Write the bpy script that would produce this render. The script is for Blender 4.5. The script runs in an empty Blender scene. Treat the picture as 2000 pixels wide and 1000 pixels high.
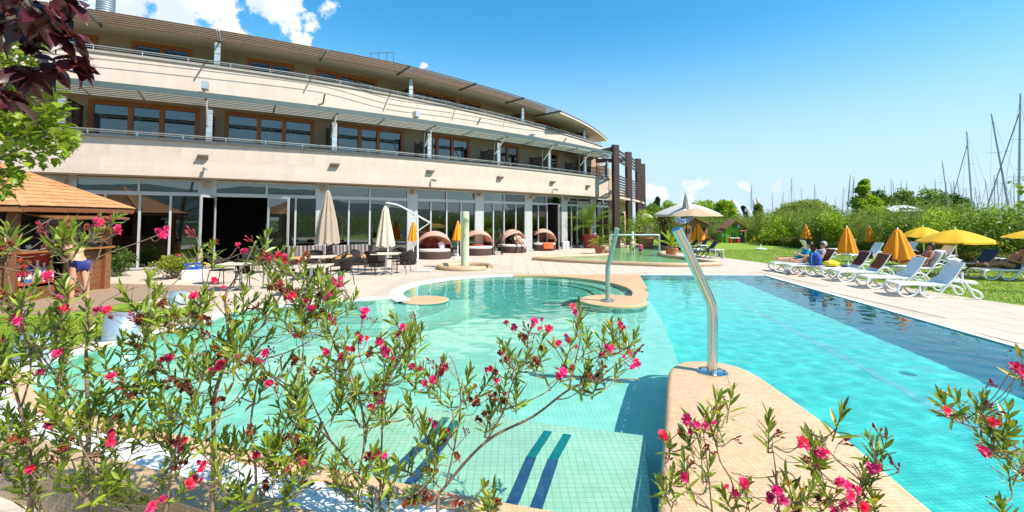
import bpy, bmesh, math, random
import numpy as np
from mathutils import Vector, Matrix, Euler
from mathutils.geometry import tessellate_polygon
random.seed(7); RNG = np.random.default_rng(7)
R_ = math.radians
scene = bpy.context.scene

# ---------------------------------------------------------------- camera
CAM_H, FPX, PITCH = 1.9, 900.0, R_(3.0)
HORIZON_Y = 430.0
OPT_Y = HORIZON_Y - FPX*math.tan(PITCH)
cd = bpy.data.cameras.new('camera'); cam = bpy.data.objects.new('camera', cd)
scene.collection.objects.link(cam); scene.camera = cam
cd.sensor_width = 36.0; cd.lens = 36.0*FPX/2000.0
cd.shift_y = -(500.0-OPT_Y)/2000.0
cd.clip_start = 0.05; cd.clip_end = 6000
cam.location = (0, 0, CAM_H); cam.rotation_euler = (R_(90)+PITCH, 0, 0)

# ---------------------------------------------------------------- light
SUN_AZ, SUN_EL = R_(-28), R_(49)          # azimuth measured from +X towards +Y
SUN = Vector((math.cos(SUN_EL)*math.cos(SUN_AZ), math.cos(SUN_EL)*math.sin(SUN_AZ), math.sin(SUN_EL)))
ld = bpy.data.lights.new('sun', 'SUN'); ld.energy = 5.0; ld.angle = R_(0.5); ld.color = (1.0, 0.95, 0.885)
sun = bpy.data.objects.new('sun', ld); scene.collection.objects.link(sun)
sun.rotation_euler = SUN.to_track_quat('Z', 'Y').to_euler(); sun.location = (30, -5, 40)

world = bpy.data.worlds.new('World'); scene.world = world; world.use_nodes = True
wt = world.node_tree; wt.nodes.clear()
def wn(t, **k):
    n = wt.nodes.new(t)
    for a, b in k.items(): setattr(n, a, b)
    return n
sky = wn('ShaderNodeTexSky'); sky.sky_type = 'NISHITA'; sky.sun_disc = False
sky.sun_elevation = SUN_EL; sky.sun_rotation = math.pi/2 - SUN_AZ
sky.air_density = 1.0; sky.dust_density = 0.3; sky.ozone_density = 2.0; sky.altitude = 100
hsv = wn('ShaderNodeHueSaturation'); hsv.inputs['Saturation'].default_value = 1.38; hsv.inputs['Hue'].default_value = .484; hsv.inputs['Value'].default_value = 1.5
wt.links.new(sky.outputs['Color'], hsv.inputs['Color'])
# clouds: fair-weather cumulus laid out in sky directions
tc = wn('ShaderNodeTexCoord')
def blob(dirv, rad, soft):
    d = wn('ShaderNodeVectorMath', operation='DISTANCE'); wt.links.new(tc.outputs['Generated'], d.inputs[0]); d.inputs[1].default_value = dirv
    m = wn('ShaderNodeMapRange'); m.inputs['From Min'].default_value = rad; m.inputs['From Max'].default_value = rad*soft
    wt.links.new(d.outputs['Value'], m.inputs['Value']); return m.outputs['Result']
def skydir(x, y):
    u = (OPT_Y-y)/FPX
    return Vector(((x-1000)/FPX, math.cos(PITCH)-u*math.sin(PITCH), math.sin(PITCH)+u*math.cos(PITCH))).normalized()
def mx(a, b):
    n = wn('ShaderNodeMath', operation='MAXIMUM'); wt.links.new(a, n.inputs[0]); wt.links.new(b, n.inputs[1]); return n.outputs[0]
acc = None
for (x, y, r, s) in [(250, 30, .13, .55), (400, 60, .09, .5), (470, 95, .06, .45), (120, -60, .2, .5), (330, -60, .16, .5), (560, 20, .07, .2), (520, -20, .09, .2), (585, 80, .035, .1),
                     (640, 10, .035, .1), (830, 128, .02, .05),
                     (1268, 375, .03, .3), (1295, 372, .018, .2), (1345, 362, .028, .3), (1362, 358, .02, .3), (1380, 356, .012, .2), (1450, 362, .02, .1), (1520, 360, .025, .1), (1570, 361, .02, .1), (1345, 385, .04, .05), (1290, 385, .04, .05),
                     (2300, 250, .12, .4), (2500, 120, .16, .4), (-500, 200, .2, .4)]:
    o = blob(skydir(x, y), r, s); acc = o if acc is None else mx(acc, o)
nz = wn('ShaderNodeTexNoise'); nz.inputs['Scale'].default_value = 24; nz.inputs['Detail'].default_value = 9; nz.inputs['Roughness'].default_value = .62
wt.links.new(tc.outputs['Generated'], nz.inputs['Vector'])
add = wn('ShaderNodeMath', operation='MULTIPLY_ADD'); wt.links.new(nz.outputs['Fac'], add.inputs[0]); add.inputs[1].default_value = 2.8; add.inputs[2].default_value = -1.62
ad2 = wn('ShaderNodeMath', operation='ADD'); wt.links.new(add.outputs[0], ad2.inputs[0]); wt.links.new(acc, ad2.inputs[1])
cm = wn('ShaderNodeMapRange'); cm.interpolation_type = 'SMOOTHSTEP'; cm.inputs['From Min'].default_value = .22; cm.inputs['From Max'].default_value = .62
wt.links.new(ad2.outputs[0], cm.inputs['Value'])
gate = wn('ShaderNodeMath', operation='MULTIPLY'); wt.links.new(cm.outputs[0], gate.inputs[0])
g2 = wn('ShaderNodeMath', operation='MULTIPLY'); wt.links.new(acc, g2.inputs[0]); g2.inputs[1].default_value = 3.0; g2.use_clamp = True
wt.links.new(g2.outputs[0], gate.inputs[1])
nz2 = wn('ShaderNodeTexNoise'); nz2.inputs['Scale'].default_value = 11; nz2.inputs['Detail'].default_value = 6
mp = wn('ShaderNodeMapping'); mp.inputs['Location'].default_value = (.3, .1, -.02); wt.links.new(tc.outputs['Generated'], mp.inputs['Vector']); wt.links.new(mp.outputs[0], nz2.inputs['Vector'])
cr = wn('ShaderNodeValToRGB'); cr.color_ramp.elements[0].position = .42; cr.color_ramp.elements[0].color = (5.3, 6.0, 6.7, 1); cr.color_ramp.elements[1].position = .6; cr.color_ramp.elements[1].color = (7.4, 7.6, 7.9, 1)
wt.links.new(nz2.outputs['Fac'], cr.inputs['Fac'])
mixc = wn('ShaderNodeMix', data_type='RGBA'); wt.links.new(gate.outputs[0], mixc.inputs['Factor'])
# pale summer haze low over the lake, all the way round
sz = wn('ShaderNodeSeparateXYZ'); wt.links.new(tc.outputs['Generated'], sz.inputs[0])
hz = wn('ShaderNodeMapRange'); hz.interpolation_type = 'SMOOTHERSTEP'; hz.inputs['From Min'].default_value = -.02; hz.inputs['From Max'].default_value = .42; hz.inputs['To Min'].default_value = .92; hz.inputs['To Max'].default_value = 0
wt.links.new(sz.outputs['Z'], hz.inputs['Value'])
hm = wn('ShaderNodeMix', data_type='RGBA'); wt.links.new(hz.outputs[0], hm.inputs['Factor']); wt.links.new(hsv.outputs[0], hm.inputs[6]); hm.inputs[7].default_value = (4.0, 5.3, 6.3, 1)
wt.links.new(hm.outputs[2], mixc.inputs[6]); wt.links.new(cr.outputs[0], mixc.inputs[7])
bg = wn('ShaderNodeBackground'); bg.inputs['Strength'].default_value = 0.1; wt.links.new(mixc.outputs[2], bg.inputs['Color'])
wo = wn('ShaderNodeOutputWorld'); wt.links.new(bg.outputs[0], wo.inputs['Surface'])

vs = scene.view_settings; vs.view_transform = 'Standard'; vs.look = 'None'; vs.exposure = 0.64; vs.gamma = 1.0; vs.use_curve_mapping = False
scene.cycles.max_bounces = 8; scene.cycles.transparent_max_bounces = 24
scene.cycles.caustics_reflective = False; scene.cycles.caustics_refractive = True; scene.cycles.blur_glossy = 1.0
ld.cycles.is_caustics_light = True

# ---------------------------------------------------------------- pixel helpers
def ray(x, y):
    u = (OPT_Y-y)/FPX
    return Vector(((x-1000)/FPX, math.cos(PITCH)-u*math.sin(PITCH), math.sin(PITCH)+u*math.cos(PITCH)))
def P(x, y, z=0.0):
    d = ray(x, y); t = (z-CAM_H)/d.z
    return Vector((d.x*t, d.y*t, z))
def D(x, y, Y):
    d = ray(x, y); t = Y/d.y
    return Vector((d.x*t, Y, CAM_H+d.z*t))

# ---------------------------------------------------------------- mesh builder
COL = scene.collection
class MB:
    def __init__(s): s.v = []; s.f = []
    def add(s, vs_, fs):
        b = len(s.v); s.v += [tuple(p) for p in vs_]; s.f += [tuple(i+b for i in q) for q in fs]; return s
    def box(s, cx, cy, cz, sx, sy, sz, rz=0.0, rx=0.0, ry=0.0):
        m = Euler((rx, ry, rz)).to_matrix(); c = Vector((cx, cy, cz))
        pts = [c + m @ Vector((i*sx/2, j*sy/2, k*sz/2)) for k in (-1, 1) for j in (-1, 1) for i in (-1, 1)]
        return s.add(pts, [(0,2,3,1),(4,5,7,6),(0,1,5,4),(2,6,7,3),(0,4,6,2),(1,3,7,5)])
    def beam(s, p0, p1, w, h, up=(0, 0, 1)):
        p0 = Vector(p0); p1 = Vector(p1); d = (p1-p0).normalized(); up = Vector(up)
        sd = d.cross(up)
        sd = sd.normalized() if sd.length > 1e-6 else Vector((1, 0, 0))
        u = sd.cross(d).normalized()
        pts = [p + sd*(i*w/2) + u*(k*h/2) for p in (p0, p1) for k in (-1, 1) for i in (-1, 1)]
        return s.add(pts, [(0,1,3,2),(4,6,7,5),(0,4,5,1),(2,3,7,6),(0,2,6,4),(1,5,7,3)])
    def tube(s, pts, r, n=8, cap=True):
        pts = [Vector(p) for p in pts]; k = len(pts)
        rs = [r]*k if not hasattr(r, '__len__') else list(r)
        vs_ = []; t0 = (pts[1]-pts[0]).normalized()
        nrm = t0.orthogonal().normalized()
        for i, p in enumerate(pts):
            t = (pts[min(i+1, k-1)]-pts[max(i-1, 0)])
            t = t.normalized() if t.length > 1e-9 else t0
            nrm = (nrm - t*nrm.dot(t)); nrm = nrm.normalized() if nrm.length > 1e-6 else t.orthogonal().normalized()
            b = t.cross(nrm)
            for j in range(n):
                a = 2*math.pi*j/n; vs_.append(p + nrm*(math.cos(a)*rs[i]) + b*(math.sin(a)*rs[i]))
        fs = [(i*n+j, i*n+(j+1) % n, (i+1)*n+(j+1) % n, (i+1)*n+j) for i in range(k-1) for j in range(n)]
        if cap: fs += [tuple(range(n-1, -1, -1)), tuple(range((k-1)*n, k*n))]
        return s.add(vs_, fs)
    def lathe(s, prof, n=24, c=(0, 0, 0), a0=0.0, a1=2*math.pi):
        flat = len(prof) < 3 and abs(prof[0][1]-prof[-1][1]) < 1e-6
        full = abs(a1-a0-2*math.pi) < 1e-6; m = n if full else n+1; k = len(prof); vs_ = []
        for r, z in prof:
            for j in range(m):
                a = a0+(a1-a0)*j/n; vs_.append((c[0]+r*math.cos(a), c[1]+r*math.sin(a), c[2]+z))
        fs = []
        for i in range(k-1):
            for j in range(n):
                j2 = (j+1) % m; fs.append((i*m+j, i*m+j2, (i+1)*m+j2, (i+1)*m+j))
        if full:
            if prof[0][0] > 1e-5 and len(prof) > 2 and not flat: fs.append(tuple(range(m-1, -1, -1)))
            if prof[-1][0] > 1e-5 and not flat: fs.append(tuple(range((k-1)*m, k*m)))
        return s.add(vs_, fs)
    def prism(s, poly, z0, z1):
        n = len(poly)
        vs_ = [(p[0], p[1], z0) for p in poly]+[(p[0], p[1], z1) for p in poly]
        return s.add(vs_, [tuple(range(n-1, -1, -1)), tuple(range(n, 2*n))]+[(i, (i+1) % n, n+(i+1) % n, n+i) for i in range(n)])
    def sheet(s, poly, z):
        return s.add([(p[0], p[1], z) for p in poly], [tuple(range(len(poly)))])
    def holed(s, outer, holes, z):
        loops = [[Vector((p[0], p[1], 0)) for p in l] for l in [outer]+holes]
        flat = [p for l in loops for p in l]
        tris = tessellate_polygon(loops); out = []
        for a, b, c in tris:
            A, B, C_ = flat[a], flat[b], flat[c]
            out.append((a, b, c) if (B-A).cross(C_-A).z > 0 else (a, c, b))
        return s.add([(p.x, p.y, z) for p in flat], out)
    def band(s, left, right, z0, z1=None):
        n = len(left); z1 = z0 if z1 is None else z1
        return s.add([(p[0], p[1], z0) for p in left]+[(p[0], p[1], z1) for p in right], [(i, i+1, n+i+1, n+i) for i in range(n-1)])
    def wall(s, line, z0, z1):
        n = len(line)
        return s.add([(p[0], p[1], z0) for p in line]+[(p[0], p[1], z1) for p in line], [(i, i+1, n+i+1, n+i) for i in range(n-1)])
    def mesh(s, name, mat=None, smooth=False):
        me = bpy.data.meshes.new(name); me.from_pydata(s.v, [], s.f)
        if mat: me.materials.append(mat)
        if smooth:
            me.polygons.foreach_set('use_smooth', [True]*len(me.polygons))
        me.update(); return me
    def build(s, name, mat, parent=None, smooth=False, bevel=0.0, loc=None, autosm=None):
        me = s.mesh(name, mat, smooth); o = obj(name, me, parent, loc)
        if smooth and autosm != False:
            try: me.set_sharp_from_angle(angle=R_(40))
            except Exception: pass
        if bevel:
            b = o.modifiers.new('bevel', 'BEVEL'); b.width = bevel; b.segments = 2; b.limit_method = 'ANGLE'; b.angle_limit = R_(40)
        return o
def obj(name, me, parent=None, loc=None):
    o = bpy.data.objects.new(name, me); COL.objects.link(o)
    if parent: o.parent = parent
    if loc is not None: o.location = loc
    return o
def np_mesh(name, V, F, mat):
    me = bpy.data.meshes.new(name); V = np.asarray(V, dtype=np.float32); F = np.asarray(F, dtype=np.int32)
    me.vertices.add(len(V)); me.vertices.foreach_set('co', V.ravel())
    k = F.shape[1]; me.loops.add(F.size); me.loops.foreach_set('vertex_index', F.ravel())
    me.polygons.add(len(F)); me.polygons.foreach_set('loop_start', np.arange(0, F.size, k, dtype=np.int32)); me.polygons.foreach_set('loop_total', np.full(len(F), k, dtype=np.int32))
    me.materials.append(mat); me.update(calc_edges=True); me.validate(); return me
def tag(o, label=None, cat=None, group=None, kind=None):
    if label: o['label'] = label
    if cat: o['category'] = cat
    if group: o['group'] = group
    if kind: o['kind'] = kind
    return o
def thing(name, label, cat, loc=(0, 0, 0), rz=0.0, group=None):
    o = obj(name, None); o.location = loc; o.rotation_euler = (0, 0, rz); o.empty_display_size = .2
    return tag(o, label, cat, group)
def copy_tree(o, parent=None):
    c = o.copy(); COL.objects.link(c)
    if parent: c.parent = parent
    for ch in list(o.children): copy_tree(ch, c)
    return c
def place(proto, i, loc, rz, label):
    o = proto if i == 0 else copy_tree(proto)
    o.location = loc; o.rotation_euler = (0, 0, rz); o['label'] = label
    return o
def struct(name, mb, mat, parent=None, **k):
    o = mb.build(name, mat, parent, **k)
    if not parent: o['kind'] = 'structure'
    return o

# ---------------------------------------------------------------- materials
def S(r, g, b):
    f = lambda c: (c/255/12.92) if c/255 <= .04045 else ((c/255+.055)/1.055)**2.4
    return (f(r), f(g), f(b))
MATS = {}
def M(name, col, rough=.6, metal=0.0, var=.12, vscale=5.0, bump=0.0, bscale=60.0, orand=0.0, island=0.0, spec=.5, trans=0.0, col2=None, coords='Object', stretch=None, sheen=0):
    if name in MATS: return MATS[name]
    m = bpy.data.materials.new(name); m.use_nodes = True; nt = m.node_tree; N = nt.nodes; L = nt.links
    b = N['Principled BSDF']; b.inputs['Roughness'].default_value = rough; b.inputs['Metallic'].default_value = metal
    b.inputs['Specular IOR Level'].default_value = spec
    t = N.new('ShaderNodeTexCoord'); vec = t.outputs[coords]
    if stretch:
        mp_ = N.new('ShaderNodeMapping'); mp_.inputs['Scale'].default_value = stretch; L.new(vec, mp_.inputs['Vector']); vec = mp_.outputs[0]
    nz_ = N.new('ShaderNodeTexNoise'); nz_.inputs['Scale'].default_value = vscale; nz_.inputs['Detail'].default_value = 6; nz_.inputs['Roughness'].default_value = .65
    L.new(vec, nz_.inputs['Vector'])
    mixn = N.new('ShaderNodeMix'); mixn.data_type = 'RGBA'
    c2 = col2 or tuple(min(1, c*(1+var)) for c in col); c1 = col if col2 else tuple(c*(1-var) for c in col)
    rmp = N.new('ShaderNodeMapRange'); rmp.inputs['From Min'].default_value = .3; rmp.inputs['From Max'].default_value = .7
    L.new(nz_.outputs['Fac'], rmp.inputs['Value']); L.new(rmp.outputs[0], mixn.inputs['Factor'])
    mixn.inputs[6].default_value = (*c1, 1); mixn.inputs[7].default_value = (*c2, 1); out = mixn.outputs[2]
    if orand or island:
        h_ = N.new('ShaderNodeHueSaturation'); L.new(out, h_.inputs['Color'])
        if island:
            g_ = N.new('ShaderNodeNewGeometry'); src = g_.outputs['Random Per Island']; amt = island
        else:
            g_ = N.new('ShaderNodeObjectInfo'); src = g_.outputs['Random']; amt = orand
        mr = N.new('ShaderNodeMapRange'); mr.inputs['To Min'].default_value = 1-amt; mr.inputs['To Max'].default_value = 1+amt
        L.new(src, mr.inputs['Value']); L.new(mr.outputs[0], h_.inputs['Value'])
        mr2 = N.new('ShaderNodeMapRange'); mr2.inputs['To Min'].default_value = .5-amt*.05; mr2.inputs['To Max'].default_value = .5+amt*.05
        ml = N.new('ShaderNodeMath'); ml.operation = 'MULTIPLY'; ml.inputs[1].default_value = 7.31; fr = N.new('ShaderNodeMath'); fr.operation = 'FRACT'
        L.new(src, ml.inputs[0]); L.new(ml.outputs[0], fr.inputs[0]); L.new(fr.outputs[0], mr2.inputs['Value']); L.new(mr2.outputs[0], h_.inputs['Hue'])
        out = h_.outputs[0]
    L.new(out, b.inputs['Base Color'])
    if bump:
        nb = N.new('ShaderNodeTexNoise'); nb.inputs['Scale'].default_value = bscale; nb.inputs['Detail'].default_value = 4; L.new(vec, nb.inputs['Vector'])
        bp = N.new('ShaderNodeBump'); bp.inputs['Strength'].default_value = bump; bp.inputs['Distance'].default_value = .02
        L.new(nb.outputs['Fac'], bp.inputs['Height']); L.new(bp.outputs[0], b.inputs['Normal'])
    if trans:
        tr = N.new('ShaderNodeBsdfTranslucent'); L.new(out, tr.inputs['Color'])
        ms = N.new('ShaderNodeMixShader'); ms.inputs[0].default_value = trans
        L.new(b.outputs[0], ms.inputs[1]); L.new(tr.outputs[0], ms.inputs[2]); L.new(ms.outputs[0], N['Material Output'].inputs['Surface'])
    MATS[name] = m; return m
def tile_mat(name, c1, c2, grout, size, mort=.06, rough=.35, bump=.3, wear=None):
    if name in MATS: return MATS[name]
    m = bpy.data.materials.new(name); m.use_nodes = True; nt = m.node_tree; N = nt.nodes; L = nt.links; b = N['Principled BSDF']
    b.inputs['Roughness'].default_value = rough
    t = N.new('ShaderNodeTexCoord')
    # horizontal faces use XY, vertical ones (X+Y, Z)
    sx = N.new('ShaderNodeSeparateXYZ'); L.new(t.outputs['Object'], sx.inputs[0])
    g = N.new('ShaderNodeNewGeometry'); sn = N.new('ShaderNodeSeparateXYZ'); L.new(g.outputs['True Normal'], sn.inputs[0])
    ab = N.new('ShaderNodeMath'); ab.operation = 'ABSOLUTE'; L.new(sn.outputs['Z'], ab.inputs[0])
    gt = N.new('ShaderNodeMath'); gt.operation = 'GREATER_THAN'; gt.inputs[1].default_value = .6; L.new(ab.outputs[0], gt.inputs[0])
    sm = N.new('ShaderNodeMath'); sm.operation = 'ADD'; L.new(sx.outputs[0], sm.inputs[0]); L.new(sx.outputs[1], sm.inputs[1])
    cv = N.new('ShaderNodeCombineXYZ'); L.new(sm.outputs[0], cv.inputs[0]); L.new(sx.outputs[2], cv.inputs[1])
    mv = N.new('ShaderNodeMix'); mv.data_type = 'VECTOR'; L.new(gt.outputs[0], mv.inputs[0]); L.new(cv.outputs[0], mv.inputs[4]); L.new(t.outputs['Object'], mv.inputs[5])
    br = N.new('ShaderNodeTexBrick'); br.offset = 0; br.inputs['Scale'].default_value = 1.0
    br.inputs['Brick Width'].default_value = size; br.inputs['Row Height'].default_value = size; br.inputs['Mortar Size'].default_value = size*mort; br.inputs['Mortar Smooth'].default_value = .2
    br.inputs['Color1'].default_value = (*c1, 1); br.inputs['Color2'].default_value = (*c2, 1); br.inputs['Mortar'].default_value = (*grout, 1)
    L.new(mv.outputs[1], br.inputs['Vector'])
    nz_ = N.new('ShaderNodeTexNoise'); nz_.inputs['Scale'].default_value = 1.3; nz_.inputs['Detail'].default_value = 5; L.new(t.outputs['Object'], nz_.inputs['Vector'])
    h_ = N.new('ShaderNodeHueSaturation'); mr = N.new('ShaderNodeMapRange'); mr.inputs['To Min'].default_value = .82; mr.inputs['To Max'].default_value = 1.15
    L.new(nz_.outputs['Fac'], mr.inputs['Value']); L.new(mr.outputs[0], h_.inputs['Value']); L.new(br.outputs['Color'], h_.inputs['Color']); L.new(h_.outputs[0], b.inputs['Base Color'])
    if bump:
        bp = N.new('ShaderNodeBump'); bp.inputs['Strength'].default_value = bump; bp.inputs['Distance'].default_value = .002; bp.invert = True
        L.new(br.outputs['Fac'], bp.inputs['Height']); L.new(bp.outputs[0], b.inputs['Normal'])
    MATS[name] = m; return m
def glass_mat(name, tint, base=.08, rough=.01, ior=1.5, wob=0.0):
    if name in MATS: return MATS[name]
    m = bpy.data.materials.new(name); m.use_nodes = True; nt = m.node_tree; N = nt.nodes; L = nt.links; N.remove(N['Principled BSDF'])
    fr = N.new('ShaderNodeFresnel'); fr.inputs['IOR'].default_value = ior
    ad = N.new('ShaderNodeMath'); ad.operation = 'ADD'; ad.use_clamp = True; ad.inputs[1].default_value = base; L.new(fr.outputs[0], ad.inputs[0])
    gl = N.new('ShaderNodeBsdfGlossy'); gl.inputs['Roughness'].default_value = rough
    tr = N.new('ShaderNodeBsdfTransparent'); tr.inputs['Color'].default_value = (*tint, 1)
    ms = N.new('ShaderNodeMixShader'); L.new(ad.outputs[0], ms.inputs[0]); L.new(tr.outputs[0], ms.inputs[1]); L.new(gl.outputs[0], ms.inputs[2]); L.new(ms.outputs[0], N['Material Output'].inputs['Surface'])
    if wob:
        t = N.new('ShaderNodeTexCoord'); nb = N.new('ShaderNodeTexNoise'); nb.inputs['Scale'].default_value = 1.1; L.new(t.outputs['Object'], nb.inputs['Vector'])
        bp = N.new('ShaderNodeBump'); bp.inputs['Strength'].default_value = wob; bp.inputs['Distance'].default_value = .05; L.new(nb.outputs['Fac'], bp.inputs['Height']); L.new(bp.outputs[0], gl.inputs['Normal'])
    MATS[name] = m; return m
def water_mat(name, tint, scale=1.0, strength=.5):
    m = bpy.data.materials.new(name); m.use_nodes = True; nt = m.node_tree; N = nt.nodes; L = nt.links; N.remove(N['Principled BSDF'])
    t = N.new('ShaderNodeTexCoord')
    n1 = N.new('ShaderNodeTexNoise'); n1.inputs['Scale'].default_value = 5*scale; n1.inputs['Detail'].default_value = 3; n1.inputs['Distortion'].default_value = .6
    n2 = N.new('ShaderNodeTexNoise'); n2.inputs['Scale'].default_value = 17*scale; n2.inputs['Detail'].default_value = 2; n2.inputs['Distortion'].default_value = .8
    for n in (n1, n2): L.new(t.outputs['Object'], n.inputs['Vector'])
    ml = N.new('ShaderNodeMath'); ml.operation = 'MULTIPLY_ADD'; ml.inputs[1].default_value = .35; L.new(n2.outputs['Fac'], ml.inputs[0]); L.new(n1.outputs['Fac'], ml.inputs[2])
    bp = N.new('ShaderNodeBump'); bp.inputs['Strength'].default_value = strength; bp.inputs['Distance'].default_value = .03; L.new(ml.outputs[0], bp.inputs['Height'])
    fr = N.new('ShaderNodeFresnel'); fr.inputs['IOR'].default_value = 1.33; L.new(bp.outputs[0], fr.inputs['Normal'])
    gl = N.new('ShaderNodeBsdfGlossy'); gl.inputs['Roughness'].default_value = .015; L.new(bp.outputs[0], gl.inputs['Normal'])
    tr = N.new('ShaderNodeBsdfTransparent'); tr.inputs['Color'].default_value = (*tint, 1)
    ms = N.new('ShaderNodeMixShader'); L.new(fr.outputs[0], ms.inputs[0]); L.new(tr.outputs[0], ms.inputs[1]); L.new(gl.outputs[0], ms.inputs[2]); L.new(ms.outputs[0], N['Material Output'].inputs['Surface'])
    return m

# ================================================================ materials used widely
stone_deck = M('deck stone', (.53, .435, .335), .75, var=.07, vscale=2.0, bump=.15, bscale=120, orand=.05)
joint = M('deck joint', (.46, .38, .29), .85, var=.08)
white_gutter = M('gutter white', (.80, .78, .74), .5, var=.05, vscale=8)
mosaic_orange = tile_mat('mosaic orange', (.66, .37, .17), (.77, .49, .255), (.47, .32, .19), .036, .1, .35)
mosaic_side = tile_mat('mosaic sand', (.50, .33, .17), (.58, .40, .23), (.36, .25, .15), .032, .1, .4)
tile_mint = tile_mat('pool tile mint', (.40, .86, .63), (.48, .90, .70), (.32, .74, .56), .05, .09, .3)
tile_cyan = tile_mat('pool tile cyan', (.08, .70, .60), (.13, .77, .66), (.055, .56, .50), .05, .09, .3)
tile_pale = tile_mat('pool tile pale green', (.52, .80, .53), (.60, .86, .61), (.37, .65, .44), .06, .07, .3)
tile_deep = tile_mat('pool tile wall', (.05, .46, .58), (.065, .51, .63), (.04, .38, .50), .05, .09, .3)  # cyan floor tile darkened, the walls' shade put into the colour
tile_spa = tile_mat('spa tile green', (.10, .52, .38), (.14, .58, .43), (.08, .42, .32), .05, .09, .3)
tile_spa2 = tile_mat('spa bench tile', (.34, .70, .50), (.40, .76, .56), (.26, .58, .42), .05, .09, .3)
steel = M('brushed steel', (.62, .62, .60), .22, 1.0, var=.05, vscale=30)
steel_rough = M('satin steel', (.55, .56, .56), .4, .9, var=.06, vscale=20)
white_plastic = M('white plastic', (.80, .80, .79), .35, var=.04)
grass_m = M('lawn grass', (.15, .24, .012), .85, col2=(.25, .34, .02), vscale=.9, bump=.6, bscale=70)

def catmull(pts, n=8):
    pts = [Vector((p[0], p[1], 0)) for p in pts]; out = []
    for i in range(len(pts)-1):
        p0 = pts[max(i-1, 0)]; p1 = pts[i]; p2 = pts[i+1]; p3 = pts[min(i+2, len(pts)-1)]
        for k in range(n):
            t = k/n
            out.append(.5*((2*p1)+(-p0+p2)*t+(2*p0-5*p1+4*p2-p3)*t*t+(-p0+3*p1-3*p2+p3)*t**3))
    out.append(pts[-1]); return [(p.x, p.y) for p in out]
def offset(line, d):
    out = []
    for i, p in enumerate(line):
        a = Vector(line[max(i-1, 0)]); b = Vector(line[min(i+1, len(line)-1)]); t = (b-a).normalized()
        out.append((p[0]-t.y*d, p[1]+t.x*d))
    return out
def xy(x, y, z=0): q = P(x, y, z); return (q.x, q.y)
def arc(c, r, a0, a1, n): return [(c[0]+r*math.cos(R_(a0+(a1-a0)*i/n)), c[1]+r*math.sin(R_(a0+(a1-a0)*i/n))) for i in range(n+1)]
def inside(p, poly):
    x, y = p[0], p[1]; r = False; j = len(poly)-1
    for i in range(len(poly)):
        xi, yi = poly[i][0], poly[i][1]; xj, yj = poly[j][0], poly[j][1]
        if (yi > y) != (yj > y) and x < (xj-xi)*(y-yi)/(yj-yi)+xi: r = not r
        j = i
    return r

# ================================================================ pool outline
SPA = (.18, 12.72); SPR = 3.4
near_edge = catmull([(6.75, .95), (3.0, 2.3), (-.43, 3.3), (-2.5, 4.02), (-4.0, 4.55), (-5.0, 5.0), (-5.75, 5.65), xy(105, 706), xy(297, 656), xy(410, 626), xy(470, 608), (-4.95, 10.35), xy(659, 590), xy(794, 582)], 6)
i_left = 6*6                                   # index where the near edge has become the left edge
right_edge = [(6.75, .95), (7.52, 6.88), (8.68, 15.95)]
far_edge = [(8.68, 15.95), (4.4, 16.12), (.18, 16.12)]
spa_arc = arc(SPA, SPR, 90, 206, 30)
outline = right_edge + far_edge[1:] + spa_arc[1:] + list(reversed(near_edge))[:-1]
WATER_Z = -.012
lawn_edge = [(12.6, -6), (11.5, 9.9), (11.2, 11.2), (11.15, 20.9), (9.8, 28.5), (9.8, 62)]
left_line = near_edge[i_left:]
deck_poly = [(-45, 5.3)] + [(-6.2, 5.3)] + left_line[1:] + list(reversed(spa_arc))[1:] + list(reversed(far_edge))[1:] + list(reversed(right_edge))[1:] + [(6.0, -6)] + lawn_edge + [(-45, 62)]
deck = struct('pool_deck', MB().sheet(deck_poly, 0.0), joint)

# paving slabs laid on the deck
kids_poly = catmull([xy(1042, 508), xy(1120, 513), xy(1250, 519), xy(1330, 521), xy(1405, 519)], 5) + catmull([xy(1405, 519), xy(1338, 508), xy(1288, 499), xy(1322, 489), xy(1290, 484.5), xy(1240, 483), xy(1195, 485), xy(1180, 490), xy(1190, 500), xy(1110, 503), xy(1042, 508)], 5)[1:-1]
shower_c = P(908, 524, 0)
slab_sz = .6; cells = []
big_hole = outline
for i in range(-32, 24):
    for j in range(6, 62):
        x0 = i*slab_sz; y0 = j*slab_sz
        cs = [(x0+a, y0+b) for a in (.0, .3, .6) for b in (.0, .3, .6)]
        if not all(inside(c, deck_poly) for c in cs): continue
        if any(inside(c, kids_poly) for c in cs): continue
        if x0 < -6.4 and y0 < 11: continue
        if (Vector((x0+.3, y0+.3))-shower_c.xy).length < 1.9: continue
        m = min((Vector(c)-Vector(o)).length for c in ((x0+.3, y0+.3),) for o in outline)
        if m < .62: continue
        xx = (x0+.3)/y0
        if abs(xx) > 1.2: continue
        cells.append((slab_sz**2/(y0*y0)/y0, x0, y0))
cells.sort(reverse=True)
slab_mb = MB().box(0, 0, .002, slab_sz-.012, slab_sz-.012, .016)
slab_me = slab_mb.mesh('paving_slab', stone_deck)
for k, (w, x0, y0) in enumerate(cells[:300]):
    o = obj('paving_slab', slab_me, deck, (x0+.3, y0+.3, random.uniform(-.0012, .0012)))
rest = MB()
for (w, x0, y0) in cells[300:]: rest.box(x0+.3, y0+.3, .002, slab_sz-.012, slab_sz-.012, .016)
o = rest.build('paving_field', stone_deck, deck); o['kind'] = 'stuff'

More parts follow.
